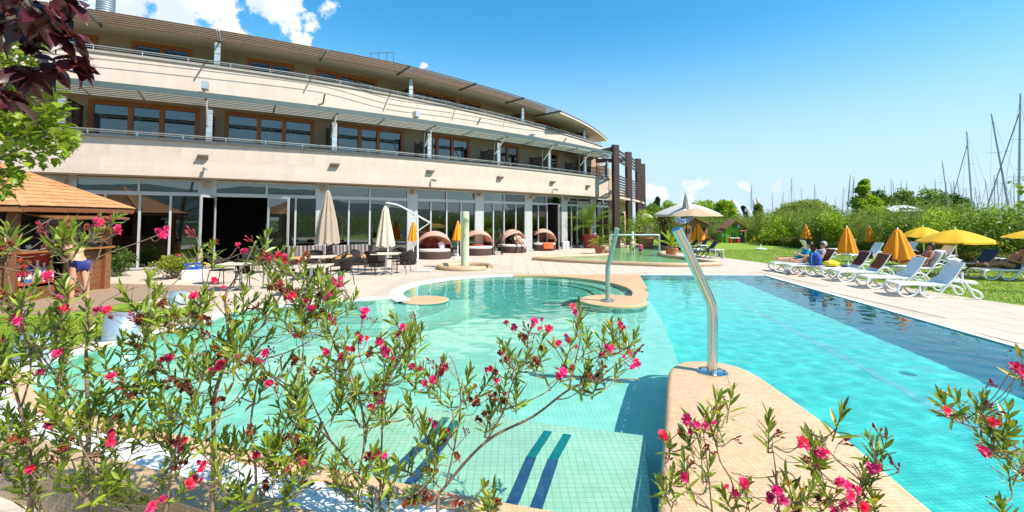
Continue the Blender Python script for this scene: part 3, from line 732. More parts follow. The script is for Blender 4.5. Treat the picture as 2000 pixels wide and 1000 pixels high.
# ground floor glazing ------------------------------------------------------
GO = -1.0
bays = [([148, 272, 390], [148, 204, 272, 332, 390], 'film'), ([420, 521, 617], [523, 576, 617], 'film'), ([640, 721, 795], [640, 680, 721, 757, 795], 'clear'), ([813, 871, 927], [813, 840, 871, 899, 927], 'film'),
        ([942, 983, 1024], [942, 962, 983, 1006, 1024], 'clear'), ([1037, 1065, 1095], [1037, 1050, 1067], 'clear'), ([1106, 1126, 1151], [1106, 1115, 1126, 1138, 1151], 'clear'), ([1162, 1176, 1188], [1162, 1176, 1188], 'clear'), ([-60, 60, 132], [-60, 0, 60, 132], 'clear')]
for up, lo_, kind in bays:
    w = window(C1, GO, up, 370, 2.92, 3.50, alu, pane_m, .075, .1, False, 'transom_window', False)
    if kind == 'film':
        for i in range(len(up)-1):
            p0 = C1.pt(C1.ang(up[i], 370, GO), GO-.05, 3.2); p1 = C1.pt(C1.ang(up[i+1], 370, GO), GO-.05, 3.2)
            MB().beam(p0, p1, .01, .5).build('sun_blind', film_m, w)
    window(C1, GO, lo_, 450, .04, 2.93, alu, pane_m, .075, .1, False, 'glazed_door', False)
pil = [(132, 148), (390, 421), (617, 640), (795, 813), (927, 942), (1024, 1037), (1095, 1106), (1151, 1162)]
for x0, x1 in pil:
    a0 = C1.ang(x0, 430, GO); a1 = C1.ang(x1, 430, GO); m = MB(); arcbox(m, C1, a0, a1, GO-.3, GO+.09, 0.03, 3.53, 2); hp('pilaster', m, alu)
# open leaves of the terrace doors
def leaf(px, ypx, ang, w, hinge_side=1):
    a = C1.ang(px, ypx, GO); p = C1.pt(a, GO+.1, 0); t = C1.pt(a+.001, GO, 0)-C1.pt(a, GO, 0); base = math.atan2(t.y, t.x)
    d = obj('door_leaf', None, hotel); d.location = p; d.rotation_euler = (0, 0, base+ang)
    f = MB()
    for x in (.04, w-.04): f.box(x, 0, 1.47, .08, .05, 2.82)
    for z in (.1, 2.84): f.box(w/2, 0, z, w-.16, .049, .1)
    f.build('frame', alu, d); MB().box(w/2, 0, 1.47, w-.14, .012, 2.66).build('pane', pane_m, d)
    MB().tube([(w-.05, -.06, .95), (w-.05, -.06, 1.2)], .012, 6).build('handle', steel, d)
leaf(421, 430, R_(-118), .95); leaf(522, 430, R_(-35), .95); leaf(1095, 430, R_(205), .95)
m = MB(); arcbox(m, C1, C1.ang(421, 430, GO), C1.ang(522, 430, GO), GO-.05, GO+.05, 2.85, 2.93, 4); hp('door_head', m, alu)
# wall lamps, cameras, loudspeakers
def on_wall(px, py, off=.0):
    a = C1.ang(px, py, off); d = ray(px, py); p = C1.pt(a, off, 0); z = CAM_H+d.z*(p.y/d.y); return a, z
for px, py in [(397, 306), (653, 322), (839, 335), (975, 347), (1077, 356), (1146, 364)]:
    a, z = on_wall(px, py); m = MB(); q = C1.pt(a, .0, z); n_ = (q.xy-BC).normalized(); t = Vector((-n_.y, n_.x, 0)); n3 = Vector((n_.x, n_.y, 0))
    pr = [(0, .07), (.24, .055), (.24, .02), (.05, -.09), (0, -.09)]
    L_ = [q+n3*u+Vector((0, 0, v))-t*.17 for u, v in pr]; Rr = [p_+t*.34 for p_ in L_]; k = 5
    m.add(L_+Rr, [(0, 1, 2, 3, 4), (9, 8, 7, 6, 5)]+[(i, k+i, k+(i+1) % k, (i+1) % k) for i in range(k)]); hp('wall_lamp', m, lampm)
for px, py in [(399, 330), (842, 352), (1079, 370)]:
    a, z = on_wall(px, py); q = C1.pt(a, .0, z); n_ = (q.xy-BC).normalized(); n3 = Vector((n_.x, n_.y, 0)); t = Vector((-n_.y, n_.x, 0)); m = MB()
    m.tube([q, q+n3*.14+Vector((0, 0, -.02))], .025, 8); m.beam(q+n3*.1+Vector((0, 0, .01)), q+n3*.38+t*.1+Vector((0, 0, -.05)), .1, .1); hp('security_camera', m, M('camera grey', (.35, .35, .34), .5, var=.05))
for px, py in [(120, 352), (406, 358), (634, 366), (809, 374), (938, 382), (1040, 387), (1108, 391)]:
    a = C1.ang(px, py, -.75); q = C1.pt(a, -.75, 3.3); n_ = (q.xy-BC).normalized(); n3 = Vector((n_.x, n_.y, 0)); m = MB()
    m.tube([q+Vector((0, 0, .23)), q], .02, 6)
    m.tube([q-n3*.1, q+n3*.02, q+n3*.12, q+n3*.13], [.09, .12, .13, .11], 14); hp('loudspeaker', m, M('speaker beige', (.38, .32, .26), .6, var=.05), smooth=True)
# projector brackets on the upper band
for px, py, big in [(402, 172, 1), (632, 196, 0), (808, 226, 1), (934, 240, 0), (1033, 268, 1), (1101, 277, 0)]:
    a = C1.ang(px, py, .1); d = ray(px, py); p = C1.pt(a, .1, 0); z = CAM_H+d.z*(p.y/d.y); q = C1.pt(a, 0, z); n_ = (q.xy-BC).normalized(); n3 = Vector((n_.x, n_.y, 0)); m = MB()
    if big:
        m.tube([q, q+n3*.35+Vector((0, 0, .05))], .025, 6); c = q+n3*.4+Vector((0, 0, .0)); m.box(c.x, c.y, c.z, .42, .22, .28, a); hp('floodlight', m, galv)
    else:
        m.tube([q+Vector((0, 0, -.1)), q+n3*.3+Vector((0, 0, .22))], .035, 6); m.tube([q+n3*.3+Vector((0, 0, .22)), q+n3*.62+Vector((0, 0, -.25))], .006, 4); hp('awning_stay', m, awn_beam)
# roof vent and aerial
q = D(207, 0, 19.5); m = MB(); pr = []
for k in range(26): pr += [(.30, k*.1), (.33, k*.1+.03), (.33, k*.1+.07), (.30, k*.1+.09)]
m.lathe(pr+[(0, 2.6)], 24, (q.x, q.y, 9.0)); hp('roof_vent', m, galv, smooth=True)
m = MB(); b0 = D(722, 104, 24); b1 = D(769, 102, 26); m.tube([b0, b1], .02, 5)
for t in (.05, .35, .7, 1): p = b0.lerp(b1, t); m.tube([p, p-Vector((0, 0, .9))], .015, 5)
hp('roof_aerial', m, awn_beam)

# ---------------------------------------------------------------- timber frame at the end of the hotel
perg = thing('timber_frame', 'tall dark brown timber frame with slatted balcony screens at the hotel end', 'pergola')
pp = []
for (px, pytop, Z) in [(1201.5, 283, 31.5), (1227, 297, 35), (1246, 310, 38.8), (1254.5, 320, 42.5)]:
    t = D(px, pytop, Z); pp.append(t); w = .46
    MB().box(t.x, t.y, t.z/2, w, .3, t.z, .45).build('post', pergwood, perg, bevel=.02)
for i in range(3):
    a, b = pp[i], pp[i+1]
    for z in [6.75, 6.5, 6.25, 6.0]: MB().beam((a.x+.2, a.y+.2, z), (b.x-.1, b.y-.1, z), .06, .14).build('board', pergwood, perg)
    for k in range(8): MB().beam((a.x+.2, a.y+.2, 3.65+.19*k), (b.x-.1, b.y-.1, 3.65+.19*k), .05, .10).build('board', pergwood, perg)
    MB().beam((a.x+.1, a.y+.1, 3.45), (b.x, b.y, 3.45), .3, .14).build('beam', soffit_m, perg)
MB().beam((pp[0].x-.2, pp[0].y, 6.78), C2.pt(C2.ang(1150, 290), -.2, 6.9), .2, .3).build('beam', pergwood, perg)
MB().beam((pp[1].x-.2, pp[1].y, 6.5), (pp[1].x-7, pp[1].y+2, 6.5), .2, .3).build('beam', pergwood, perg)
for k in range(5):
    z0 = Vector((pp[0].x-.3-.25*k, pp[0].y+.8+.6*k, 6.45)); MB().beam(z0, z0+Vector((-4, 0, 0)), .08, .14).build('rafter', slatwood, perg)
# wing of the hotel behind the frame
wing = MB(); wing.prism([(4.6, 36.5), (8.6, 36.7), (12.1, 46), (2, 50)], 3.5, 4.3); wing.build('rear_wing', stucco, hotel)
wing = MB(); wing.prism([(4.0, 37.5), (8.2, 37.9), (11.6, 46.5), (2, 50)], 0, 3.49); wing.build('rear_wing', M('warm wall', (.55, .36, .22), .8, var=.08), hotel)
wing = MB(); wing.prism([(3.0, 38.5), (7.4, 38.8), (10.4, 47), (2, 50)], 4.31, 6.9); wing.build('rear_wing', wall_up, hotel)

for (x0, y0, x1, y1) in [(8.25, 38.02, 9.2, 40.4), (9.6, 41.4, 10.7, 44.2)]:
    w_ = obj('window', None, hotel); MB().beam((x0+.03, y0, 1.5), (x1+.03, y1, 1.5), .06, 2.2).build('frame', darkwood, w_); MB().beam((x0*.98+x1*.02+.08, y0*.98+y1*.02, 1.5), (x1*.98+x0*.02+.08, y1*.98+y0*.02, 1.5), .02, 2.0).build('pane', pane_m, w_)

# ================================================================ furniture prototypes
wicker = M('dark wicker', (.028, .022, .019), .8, var=.5, vscale=45, bump=.5, bscale=90, spec=.2)
tube_br = M('bronze tube', (.10, .08, .055), .4, .5, var=.1)
tabletop = M('stone tabletop', (.60, .52, .40), .45, var=.15, vscale=9)
orange_c = M('orange canvas', (.93, .35, .008), .75, var=.08, vscale=4, trans=.25)
yellow_c = M('yellow canvas', (.95, .54, .025), .75, var=.06, vscale=4, trans=.35)
beige_c = M('taupe canvas', (.40, .31, .23), .85, var=.10, vscale=5, trans=.12)
cream_c = M('cream canvas', (.72, .62, .44), .85, var=.08, vscale=5, trans=.2)
tan_c = M('tan canvas', (.56, .40, .25), .85, var=.06, vscale=5, trans=.2)
white_c = M('off white canvas', (.74, .70, .66), .85, var=.05, vscale=5, trans=.2)
grey_c = M('grey canvas', (.30, .27, .26), .85, var=.10, vscale=5)
pink_c = M('salmon hood fabric', (.78, .50, .39), .85, var=.06, vscale=6, trans=.45)
cushion_w = M('pale mattress', (.66, .58, .52), .85, var=.06, vscale=8)
towel_o = M('orange towel', (.62, .13, .04), .95, var=.15, vscale=20, bump=.4, bscale=80)
towel_m = M('maroon towel', (.13, .03, .028), .95, var=.15, vscale=16, bump=.4, bscale=80)
towel_b = M('rust brown towel', (.22, .06, .022), .95, var=.15, vscale=16, bump=.4, bscale=80)
towel_w = M('white towel', (.72, .72, .74), .95, var=.08, vscale=14, bump=.4, bscale=80)
terracotta = M('terracotta', (.38, .13, .05), .8, var=.12, vscale=9)
redpot = M('dark red pot', (.20, .022, .018), .6, var=.1)
black_p = M('anthracite plastic', (.028, .026, .03), .5, var=.15)
concrete = M('concrete base', (.48, .47, .44), .85, var=.1)
cushion_t = M('tan cushion', (.50, .27, .10), .85, var=.08)
def stripe_mat():
    m = bpy.data.materials.new('striped cushion'); m.use_nodes = True; N = m.node_tree.nodes; L = m.node_tree.links; b = N['Principled BSDF']; b.inputs['Roughness'].default_value = .9
    t = N.new('ShaderNodeTexCoord'); w = N.new('ShaderNodeTexWave'); w.bands_direction = 'X'; w.inputs['Scale'].default_value = 5.5; L.new(t.outputs['Object'], w.inputs['Vector'])
    w2 = N.new('ShaderNodeTexWave'); w2.bands_direction = 'X'; w2.inputs['Scale'].default_value = 2.1; L.new(t.outputs['Object'], w2.inputs['Vector'])
    mm = N.new('ShaderNodeMath'); mm.operation = 'MULTIPLY'; L.new(w.outputs['Fac'], mm.inputs[0]); L.new(w2.outputs['Fac'], mm.inputs[1])
    r = N.new('ShaderNodeValToRGB'); r.color_ramp.interpolation = 'CONSTANT'; e = r.color_ramp.elements; e[0].color = (.06, .045, .045, 1); e[1].position = .15; e[1].color = (.22, .18, .17, 1)
    x = e.new(.4); x.color = (.45, .40, .36, 1); x = e.new(.7); x.color = (.12, .09, .09, 1)
    L.new(mm.outputs[0], r.inputs['Fac']); L.new(r.outputs[0], b.inputs['Base Color']); return m
striped = stripe_mat()
def bez(pts, n=6):
    pts = [Vector(p) for p in pts]; out = []
    for i in range(len(pts)-1):
        p0 = pts[max(i-1, 0)]; p1 = pts[i]; p2 = pts[i+1]; p3 = pts[min(i+2, len(pts)-1)]
        for k in range(n):
            t = k/n; out.append(.5*((2*p1)+(-p0+p2)*t+(2*p0-5*p1+4*p2-p3)*t*t+(-p0+3*p1-3*p2+p3)*t**3))
    return out+[pts[-1]]

# ---- sun lounger : foot at x=0, head at x=1.9
def make_lounger(mat, label, back=58, name='sun_lounger', group=None, slats=True):
    t = thing(name, label, 'lounger', group=group); ca, sa = math.cos(R_(back)), math.sin(R_(back))
    f = MB()
    for s in (-1, 1): f.beam((.02, s*.31, .36), (1.24, s*.31, .36), .045, .06)
    for x in (.02, .62, 1.22): f.beam((x, -.29, .36), (x, .29, .36), .045, .055)
    f.build('seat_frame', mat, t, bevel=.01)
    for i in range(9):
        y = -.256+i*.064; MB().box(.62, y, .385, 1.2, .052, .014).build('seat_slat', mat, t)
    b = obj('backrest', None, t); b.location = (1.22, 0, .37)
    bm_ = MB(); Lb = .72
    for s in (-1, 1): bm_.beam((0, s*.30, 0), (Lb*ca, s*.30, Lb*sa), .05, .035, (-sa, 0, ca))
    for q in (.02, .98): bm_.beam((Lb*q*ca, -.28, Lb*q*sa), (Lb*q*ca, .28, Lb*q*sa), .035, .05, (-sa, 0, ca)) if False else bm_.box(Lb*q*ca, 0, Lb*q*sa, .035, .58, .06, ry=-(R_(back)-math.pi/2))
    bm_.build('frame', mat, b, bevel=.008)
    for i in range(9):
        y = -.244+i*.061; MB().beam((.03*ca, y, .03*sa), (Lb*.97*ca, y, Lb*.97*sa), .051, .014, (-sa, 0, ca)).build('slat', mat, b)
    for s in (-1, 1):
        y = s*.355
        loop = MB(); loop.tube(bez([(.55, y, .36), (.25, y, .37), (.03, y, .33), (-.03, y, .2), (.06, y, .06), (.22, y, .03), (.38, y, .1), (.46, y, .24)]), .026, 8); loop.build('foot_loop', mat, t, smooth=True)
        arm = MB(); arm.tube(bez([(.50, y, .31), (.50, y, .18), (.60, y, .06), (.76, y, .025), (.92, y, .09), (1.12, y, .34), (1.27, y, .50), (1.42, y, .54), (1.56, y, .46), (1.68, y, .25), (1.76, y, .08), (1.86, y, .03), (1.93, y, .1), (1.86, y, .22), (1.7, y, .28)]), .027, 8); arm.build('arm_leg', mat, t, smooth=True)
        pin = MB(); pin.tube([(1.24, s*.30, .36), (1.24, y, .47)], .02, 6); pin.build('pivot', mat, t)
    st = MB(); st.tube([(1.45, -.27, .62), (1.6, -.3, .28), (1.6, .3, .28), (1.45, .27, .62)], .014, 6); st.build('back_strut', mat, t)
    ro = MB()
    for s in (-1, 1): ro.tube([(.07, s*.31, .09), (.07, s*.34, .09)], .075, 14)
    return t
proto_white = make_lounger(white_plastic, 'x', 58, group='white sun loungers'); LSC = .88; proto_white.scale = (LSC,)*3
LG = []
lpx = [  # foot px, base z0, heading deg
    (1742, 577, -13, 'nearest empty white lounger at the pool corner, slatted back raised'),
    (1684, 562, -13, 'second empty white lounger from the pool corner, backrest overlapped by the first'),
    (1630, 549, -13, 'white lounger with a rust brown towel over its back under an orange parasol'),
    (1600, 541, -13, 'white lounger with maroon towel on its back and a yellow bag on the seat'),
    (1539, 535, -13, 'white lounger with a blue backpack and a person in a patterned top'),
    (1508, 530, -13, 'white lounger carrying the man in blue shorts, farthest along the pool'),
]
for i, (x, y, rz, lab) in enumerate(lpx):
    q = P(x, y, 0); o = place(proto_white, i, q, R_(rz), lab); LG.append(o)
lawn_l = [(1627, 503, 168, 'white lounger on the lawn turned towards the hedge, beside the small parasol'), (1622, 498, 10, 'white lounger on the lawn behind the reclining couple, backrest up'),
          (1655, 511, -5, 'white lounger on the lawn right of the large closed parasol'), (1724, 507, -8, 'white lounger on the lawn half hidden by the orange parasol'),
          (1782, 522, -6, 'white lounger under the two yellow parasols with a sunbather lying flat'), (1742, 540, -9, 'white lounger on the grass with a pale towel and a woman in black'),
          (1908, 545, -8, 'white lounger on the grass at the right edge carrying a man in dark trunks')]
for i, (x, y, rz, lab) in enumerate(lawn_l):
    q = P(x, y, 0); LG.append(place(proto_white, 9, q, R_(rz), lab))
proto_black = make_lounger(black_p, 'x', 52, 'sun_lounger', 'dark sun loungers'); proto_black.scale = (LSC,)*3
for i, (x, y, rz, lab) in enumerate([(1342, 503, -4, 'dark lounger nearest the white stool beside the paddling pool'), (1333, 493, -4, 'middle one of the three dark loungers by the paddling pool'), (1322, 487, -4, 'farthest of the three dark loungers, beside the potted cycad'),
                                     (1858, 531, -4, 'dark lounger with a brown towel under the yellow parasol')]):
    place(proto_black, i, P(x, y, 0), R_(rz), lab)
# things lying on loungers
def draped(name, lg, mat, label, cat, x0, x1, back=58, over=.28, grp=None):
    """a towel laid over a raised backrest, hanging behind it"""
    ca, sa = math.cos(R_(back)), math.sin(R_(back)); base = Vector((1.22, 0, .37)); vs_ = []; nu, nv = 12, 14
    L0, Lb = .12, .74
    for j in range(nv+1):
        s = j/nv*(Lb-L0+over)
        if s < Lb-L0: p = base+Vector(((L0+s)*ca-.035*sa, 0, (L0+s)*sa+.035*ca))
        else: d = s-(Lb-L0); p = base+Vector((Lb*ca+.03, 0, Lb*sa+.02-d))
        for i in range(nu+1):
            y = -.33+.66*i/nu; w = .012*math.sin(i*1.7+j*.6)+.008*math.sin(i*.8-j); vs_.append((p.x-w*sa*.6, y+.008*math.sin(j*.9), p.z+w*.8))
    fs = [(j*(nu+1)+i, j*(nu+1)+i+1, (j+1)*(nu+1)+i+1, (j+1)*(nu+1)+i) for j in range(nv) for i in range(nu)]
    o = MB().add(vs_, fs).build(name, mat, None, smooth=True, autosm=False); sd = o.modifiers.new('s', 'SOLIDIFY'); sd.thickness = .012
    o.location = lg.location; o.rotation_euler = lg.rotation_euler; o.scale = (LSC,)*3; return tag(o, label, cat, grp)
draped('towel', LG[2], towel_b, 'rust brown towel hung over a lounger back behind the orange parasol', 'towel', 0, 1)
draped('towel', LG[3], towel_m, 'maroon towel hung over the lounger back by the yellow bag', 'towel', 0, 1)
draped('towel', LG[4], towel_b, 'brown towel behind the person with the blue backpack', 'towel', 0, 1, over=.1)
draped('towel', LG[5], towel_m, 'maroon towel behind the man in blue shorts', 'towel', 0, 1, over=.1)
draped('towel', LG[11], towel_w, 'pale patterned towel behind the woman in black swimwear', 'towel', 0, 1, over=.35)
def lump(name, mat, loc, sx, sy, sz, label, cat, seed=0, grp=None, parts=None):
    rg = np.random.default_rng(seed); m = MB(); n1, n2 = 8, 14; vs_ = []
    for i in range(n1+1):
        th = math.pi*i/n1
        for j in range(n2):
            ph = 2*math.pi*j/n2; k = 1+.16*math.sin(3*ph+seed+2*th)+.10*math.sin(5*th+ph*2+seed)
            vs_.append((sx*k*math.sin(th)*math.cos(ph), sy*k*math.sin(th)*math.sin(ph), max(0, sz*(.5+.5*math.cos(th)*k))))
    m.add(vs_, [(i*n2+j, i*n2+(j+1) % n2, (i+1)*n2+(j+1) % n2, (i+1)*n2+j) for i in range(n1) for j in range(n2)])
    o = m.build(name, mat, None, smooth=True, autosm=False); o.location = loc; return tag(o, label, cat, grp)
def on_lounger(lg, x, y, z=.395):
    x *= LSC; y *= LSC; z *= LSC
    return lg.location+Vector((math.cos(lg.rotation_euler.z)*x-math.sin(lg.rotation_euler.z)*y, math.sin(lg.rotation_euler.z)*x+math.cos(lg.rotation_euler.z)*y, z))
lump('beach_bag', M('yellow cloth', (.75, .58, .02), .8, var=.2, vscale=12), on_lounger(LG[3], .45, .05), .26, .2, .2, 'crumpled yellow bag on the white lounger with the maroon towel', 'bag', 3)
lump('swim_cap', M('navy cloth', (.02, .03, .12), .7), on_lounger(LG[3], .86, .0), .12, .09, .08, 'small navy bundle beside the yellow bag on the lounger', 'bundle', 5)
lump('towel', towel_w, on_lounger(LG[0], 1.52, .0, .98), .17, .1, .1, 'rolled white towel lying on top of the nearest empty lounger back', 'towel', 6)
# backpack
bp_ = thing('backpack', 'blue backpack with light blue straps standing on a white lounger', 'backpack', on_lounger(LG[4], .92, -.22), R_(-30))
m = MB(); vs_ = []
for z, w, d in [(0, .17, .11), (.08, .20, .13), (.25, .19, .12), (.38, .15, .09), (.44, .07, .04)]:
    vs_.append([(w*math.cos(a), d*math.sin(a), z) for a in [2*math.pi*k/16 for k in range(16)]])
m.add([p for r in vs_ for p in r], [(i*16+j, i*16+(j+1) % 16, (i+1)*16+(j+1) % 16, (i+1)*16+j) for i in range(4) for j in range(16)]+[tuple(range(64, 80))]); m.build('body', M('royal blue nylon', (.015, .06, .32), .6, var=.15), bp_, smooth=True)
for s in (-1, 1): MB().tube(bez([(s*.09, -.09, .42), (s*.12, -.16, .3), (s*.13, -.17, .15), (s*.1, -.13, .02)]), .016, 6).build('strap', M('sky blue webbing', (.05, .30, .55), .7), bp_, smooth=True)
MB().box(0, -.135, .15, .2, .03, .16).build('pocket', M('royal blue nylon', (0, 0, 0)), bp_, bevel=.01)
# sandals on the deck by the feet of the loungers
for (x, y, mm, lab) in [(1519, 532, (.03, .025, .02), 'dark sandals on the deck under the farthest pool lounger'), (1553, 537, (.45, .02, .015), 'red flip-flops on the deck below the blue backpack'), (1567, 540, (.06, .08, .03), 'olive slipper on the deck beside red flip-flops'), (1540, 537, (.05, .05, .05), 'black sandal on the deck near red flip-flops')]:
    q = P(x, y, .012); t = thing('sandal', lab, 'shoe', q, random.uniform(-1, 1)); mat_ = M('sandal'+str(x), mm, .6)
    MB().prism([(.12*math.cos(a), .05*math.sin(a)*(1.1-.2*math.cos(a))) for a in [k*math.pi/8 for k in range(16)]], 0, .025).build('sole', mat_, t)
    MB().tube(bez([(.03, -.05, .02), (.04, 0, .06), (.03, .05, .02)]), .01, 5).build('strap', mat_, t)

# ---- parasols
def fold_mesh(m, prof, ribs, amp, n=48, ph=0.0, tw=0.0):
    vs_ = []
    for i, (r, z) in enumerate(prof):
        for j in range(n):
            a = 2*math.pi*j/n; k = 1+amp*math.cos(ribs*a+ph+tw*i)+amp*.3*math.cos(3*a+i)
            vs_.append((r*k*math.cos(a), r*k*math.sin(a), z+(.03*math.cos(ribs*a) if i == 0 else 0)))
    K = len(prof)
    m.add(vs_, [(i*n+j, i*n+(j+1) % n, (i+1)*n+(j+1) % n, (i+1)*n+j) for i in range(K-1) for j in range(n)]+[tuple(range((K-1)*n, K*n))]); return m
def closed_parasol(label, base, ztop, zbot, rbot, mat, group, ribs=8, polemat=None, foot='disc', foot_r=.25):
    t = thing('closed_parasol', label, 'parasol', base, random.uniform(0, 1), group); H = ztop-zbot; pm = polemat or white_plastic
    prof = [(rbot, zbot), (rbot*.93, zbot+H*.12), (rbot*.74, zbot+H*.4), (rbot*.48, zbot+H*.68), (rbot*.2, zbot+H*.93), (.02, zbot+H*.985)]
    fold_mesh(MB(), prof, ribs, .13, 64).build('canopy', mat, t, smooth=True, autosm=False)
    MB().tube([(0, 0, 0.02), (0, 0, zbot+H*.3)], .022, 8).build('pole', pm, t, smooth=True)
    MB().lathe([(.03, ztop-H*.03), (.025, ztop), (0, ztop+.03)], 10).build('finial', pm, t)
    if foot == 'disc': MB().lathe([(foot_r, 0), (foot_r, .05), (foot_r*.8, .07), (.06, .08), (.05, .2), (0, .2)], 24).build('base', white_plastic, t, smooth=True)
    elif foot == 'cross':
        for a in (0, math.pi/2): MB().box(0, 0, .04, .9, .12, .07, a).build('base', concrete, t)
    return t
def cp(label, px, ytop, ybot, ybase, wpx, mat, group, **k):
    b = P(px, ybase, 0); zt = D(px, ytop, b.y).z; zb = D(px, ybot, b.y).z; r = wpx/2*b.y/FPX
    return closed_parasol(label, b, zt, zb, r, mat, group, **k)
OG = 'closed orange parasols'
cp('small closed orange parasol against the glazing left of the first daybed', 807, 432, 470, 508, 20, orange_c, OG)
cp('closed orange parasol on white foot beside the shower column', 894, 432, 469, 505, 20, orange_c, OG)
cp('closed orange parasol standing among the dark loungers', 1364, 437, 468, 487, 26, orange_c, OG)
cp('small closed orange parasol far back on the lawn by the hedge', 1575, 439, 466, 486, 18, orange_c, OG)
cp('closed orange parasol beside the blue backpack and maroon towels', 1657, 442, 494, 525, 32, orange_c, OG)
cp('narrow closed orange parasol at the hedge behind the white loungers', 1700, 440, 472, 497, 15, orange_c, OG)
cp('widest closed orange parasol, in front of the woman in black', 1757, 446, 506, 541, 50, orange_c, OG)
cp('closed orange parasol mostly hidden behind the open yellow one', 1843, 446, 481, 508, 19, orange_c, OG)
def open_parasol(label, base, zapex, zrim, rad, mat, group, n=8, polemat=None, val=.0, name='open_parasol', rot=.2, foot=True, polebot=.0):
    t = thing(name, label, 'parasol', base, rot, group); pm = polemat or white_plastic; m = MB(); K = 8; sub = 4; N_ = n*sub; vs_ = []
    for i in range(K+1):
        q = i/K; z = zapex-(zapex-zrim)*(q**1.6*.75+q*.25)
        for j in range(N_):
            f = (j % sub)/sub; a = 2*math.pi*j/N_; sag = 1-.06*math.sin(f*math.pi)*q; droop = -.03*math.sin(f*math.pi)*q
            k = math.cos(math.pi/n)/math.cos((f-.5)*2*math.pi/n)*1.0
            r = rad*q*(k/math.cos(0)) * sag/(math.cos(math.pi/n)) if False else rad*q*math.cos(math.pi/n)/math.cos((f-.5)*2*math.pi/n)
            vs_.append((r*math.cos(a), r*math.sin(a), z+droop))
    fs = [(i*N_+j, i*N_+(j+1) % N_, (i+1)*N_+(j+1) % N_, (i+1)*N_+j) for i in range(K) for j in range(N_)]
    if val:
        b0 = len(vs_)
        for j in range(N_):
            x, y, z = vs_[K*N_+j]; vs_.append((x*1.01, y*1.01, z-val*(1+.12*math.sin(j*1.9))))
        fs += [(K*N_+j, K*N_+(j+1) % N_, b0+(j+1) % N_, b0+j) for j in range(N_)]
    m.add(vs_, fs); m.build('canopy', mat, t, smooth=True)
    for k in range(n):
        a = 2*math.pi*k/n; r_ = MB(); r_.tube([(0, 0, zapex-.03), (rad*.5*math.cos(a), rad*.5*math.sin(a), zapex-(zapex-zrim)*.4-.02), (rad*.98*math.cos(a), rad*.98*math.sin(a), zrim-.01)], .008, 4); r_.build('rib', pm, t)
    MB().tube([(0, 0, polebot+.02), (0, 0, zapex+.02)], .022, 8).build('pole', pm, t, smooth=True)
    MB().lathe([(.03, zapex), (.02, zapex+.06), (0, zapex+.08)], 10).build('finial', pm, t)
    if foot: MB().lathe([(.25, 0), (.25, .05), (.2, .07), (.05, .08), (.05, .2), (0, .2)], 24).build('base', white_plastic, t, smooth=True)
    return t
def op(label, px, yapex, yrim, ybase, wpx, mat, group, **k):
    b = P(px, ybase, 0); return open_parasol(label, b, D(px, yapex, b.y).z, D(px, yrim, b.y).z, wpx/2*b.y/FPX, mat, group, **k)
YG = 'open yellow parasols'
op('open yellow parasol, the left and farther of the overlapping pair', 1806, 443, 462, 520, 76, yellow_c, YG)
op('open yellow parasol, the nearer and wider of the overlapping pair', 1870, 448, 471, 538, 120, yellow_c, YG, val=.05)
op('open yellow parasol cut by the right picture edge', 2032, 447, 464, 548, 105, yellow_c, YG, rot=.5)
bronze_p = M('bronze pole', (.08, .06, .045), .5, .3)
op('large off-white parasol open beyond the paddling pool', 1342, 396, 418, 484, 122, white_c, None, n=4, val=.16, rot=math.pi/4+.35, polemat=bronze_p, name='open_parasol')
tanp = op('tan parasol with a lettered blue and white banner by the playhouse', 1361, 406, 422, 488, 100, tan_c, None, n=8, polemat=bronze_p)
gp = cp('closed grey parasol rising above the two pale open parasols', 1341, 377, 428, 486, 17, grey_c, None, ribs=10, polemat=bronze_p, foot='cross')
# banner on the tan parasol, with lettering
bq0 = D(1319, 428, tanp.location.y-1.1); bq1 = D(1357, 421, tanp.location.y-1.1); bmid = D(1337, 432, tanp.location.y-1.25)
pts = bez([bq0, bmid, bq1], 8); hb = .27; m = MB(); vs_ = []
for p in pts: vs_ += [p+Vector((0, 0, -hb/2)), p+Vector((0, 0, hb/2))]
m.add(vs_, [(2*i, 2*i+2, 2*i+3, 2*i+1) for i in range(len(pts)-1)])
bn = m.build('banner', M('pale blue banner', (.42, .48, .68), .8, var=.05), tanp); bn.matrix_parent_inverse = Matrix.Identity(4)
tm = tanp.matrix_basis.inverted()
def to_local(me, mat_): 
    for v in me.vertices: v.co = mat_ @ v.co
bpy.context.view_layer.update()
to_local(bn.data, Matrix.LocRotScale(tanp.location, tanp.rotation_euler, None).inverted())
sd = bn.modifiers.new('s', 'SOLIDIFY'); sd.thickness = .01
fc = bpy.data.curves.new('lettering', 'FONT'); fc.body = 'MARTER'; fc.size = .26; fc.extrude = .004; fc.align_x = 'CENTER'; fc.align_y = 'CENTER'
fo = bpy.data.objects.new('lettering_source', fc); COL.objects.link(fo); bpy.context.view_layer.update()
tme = bpy.data.meshes.new_from_object(fo.evaluated_get(bpy.context.evaluated_depsgraph_get())); bpy.data.objects.remove(fo)
xs_ = [v.co.x for v in tme.vertices]; w_ = max(xs_)-min(xs_); mn = min(xs_); Lp = len(pts)-1
for v in tme.vertices:
    u = .1+.8*(v.co.x-mn)/w_; f_ = u*Lp; i = min(int(f_), Lp-1); p = pts[i].lerp(pts[i+1], f_-i); tng = (pts[i+1]-pts[i]).normalized(); up_ = Vector((0, 0, 1))
    yv, zv = v.co.y, v.co.z; v.co = p+up_*(yv*.95)+Vector((0, -.02+zv, 0))
to_local(tme, Matrix.LocRotScale(tanp.location, tanp.rotation_euler, None).inverted())
tme.materials.clear(); tme.materials.append(M('banner ink', (.06, .07, .25), .7)); obj('lettering', tme, bn)
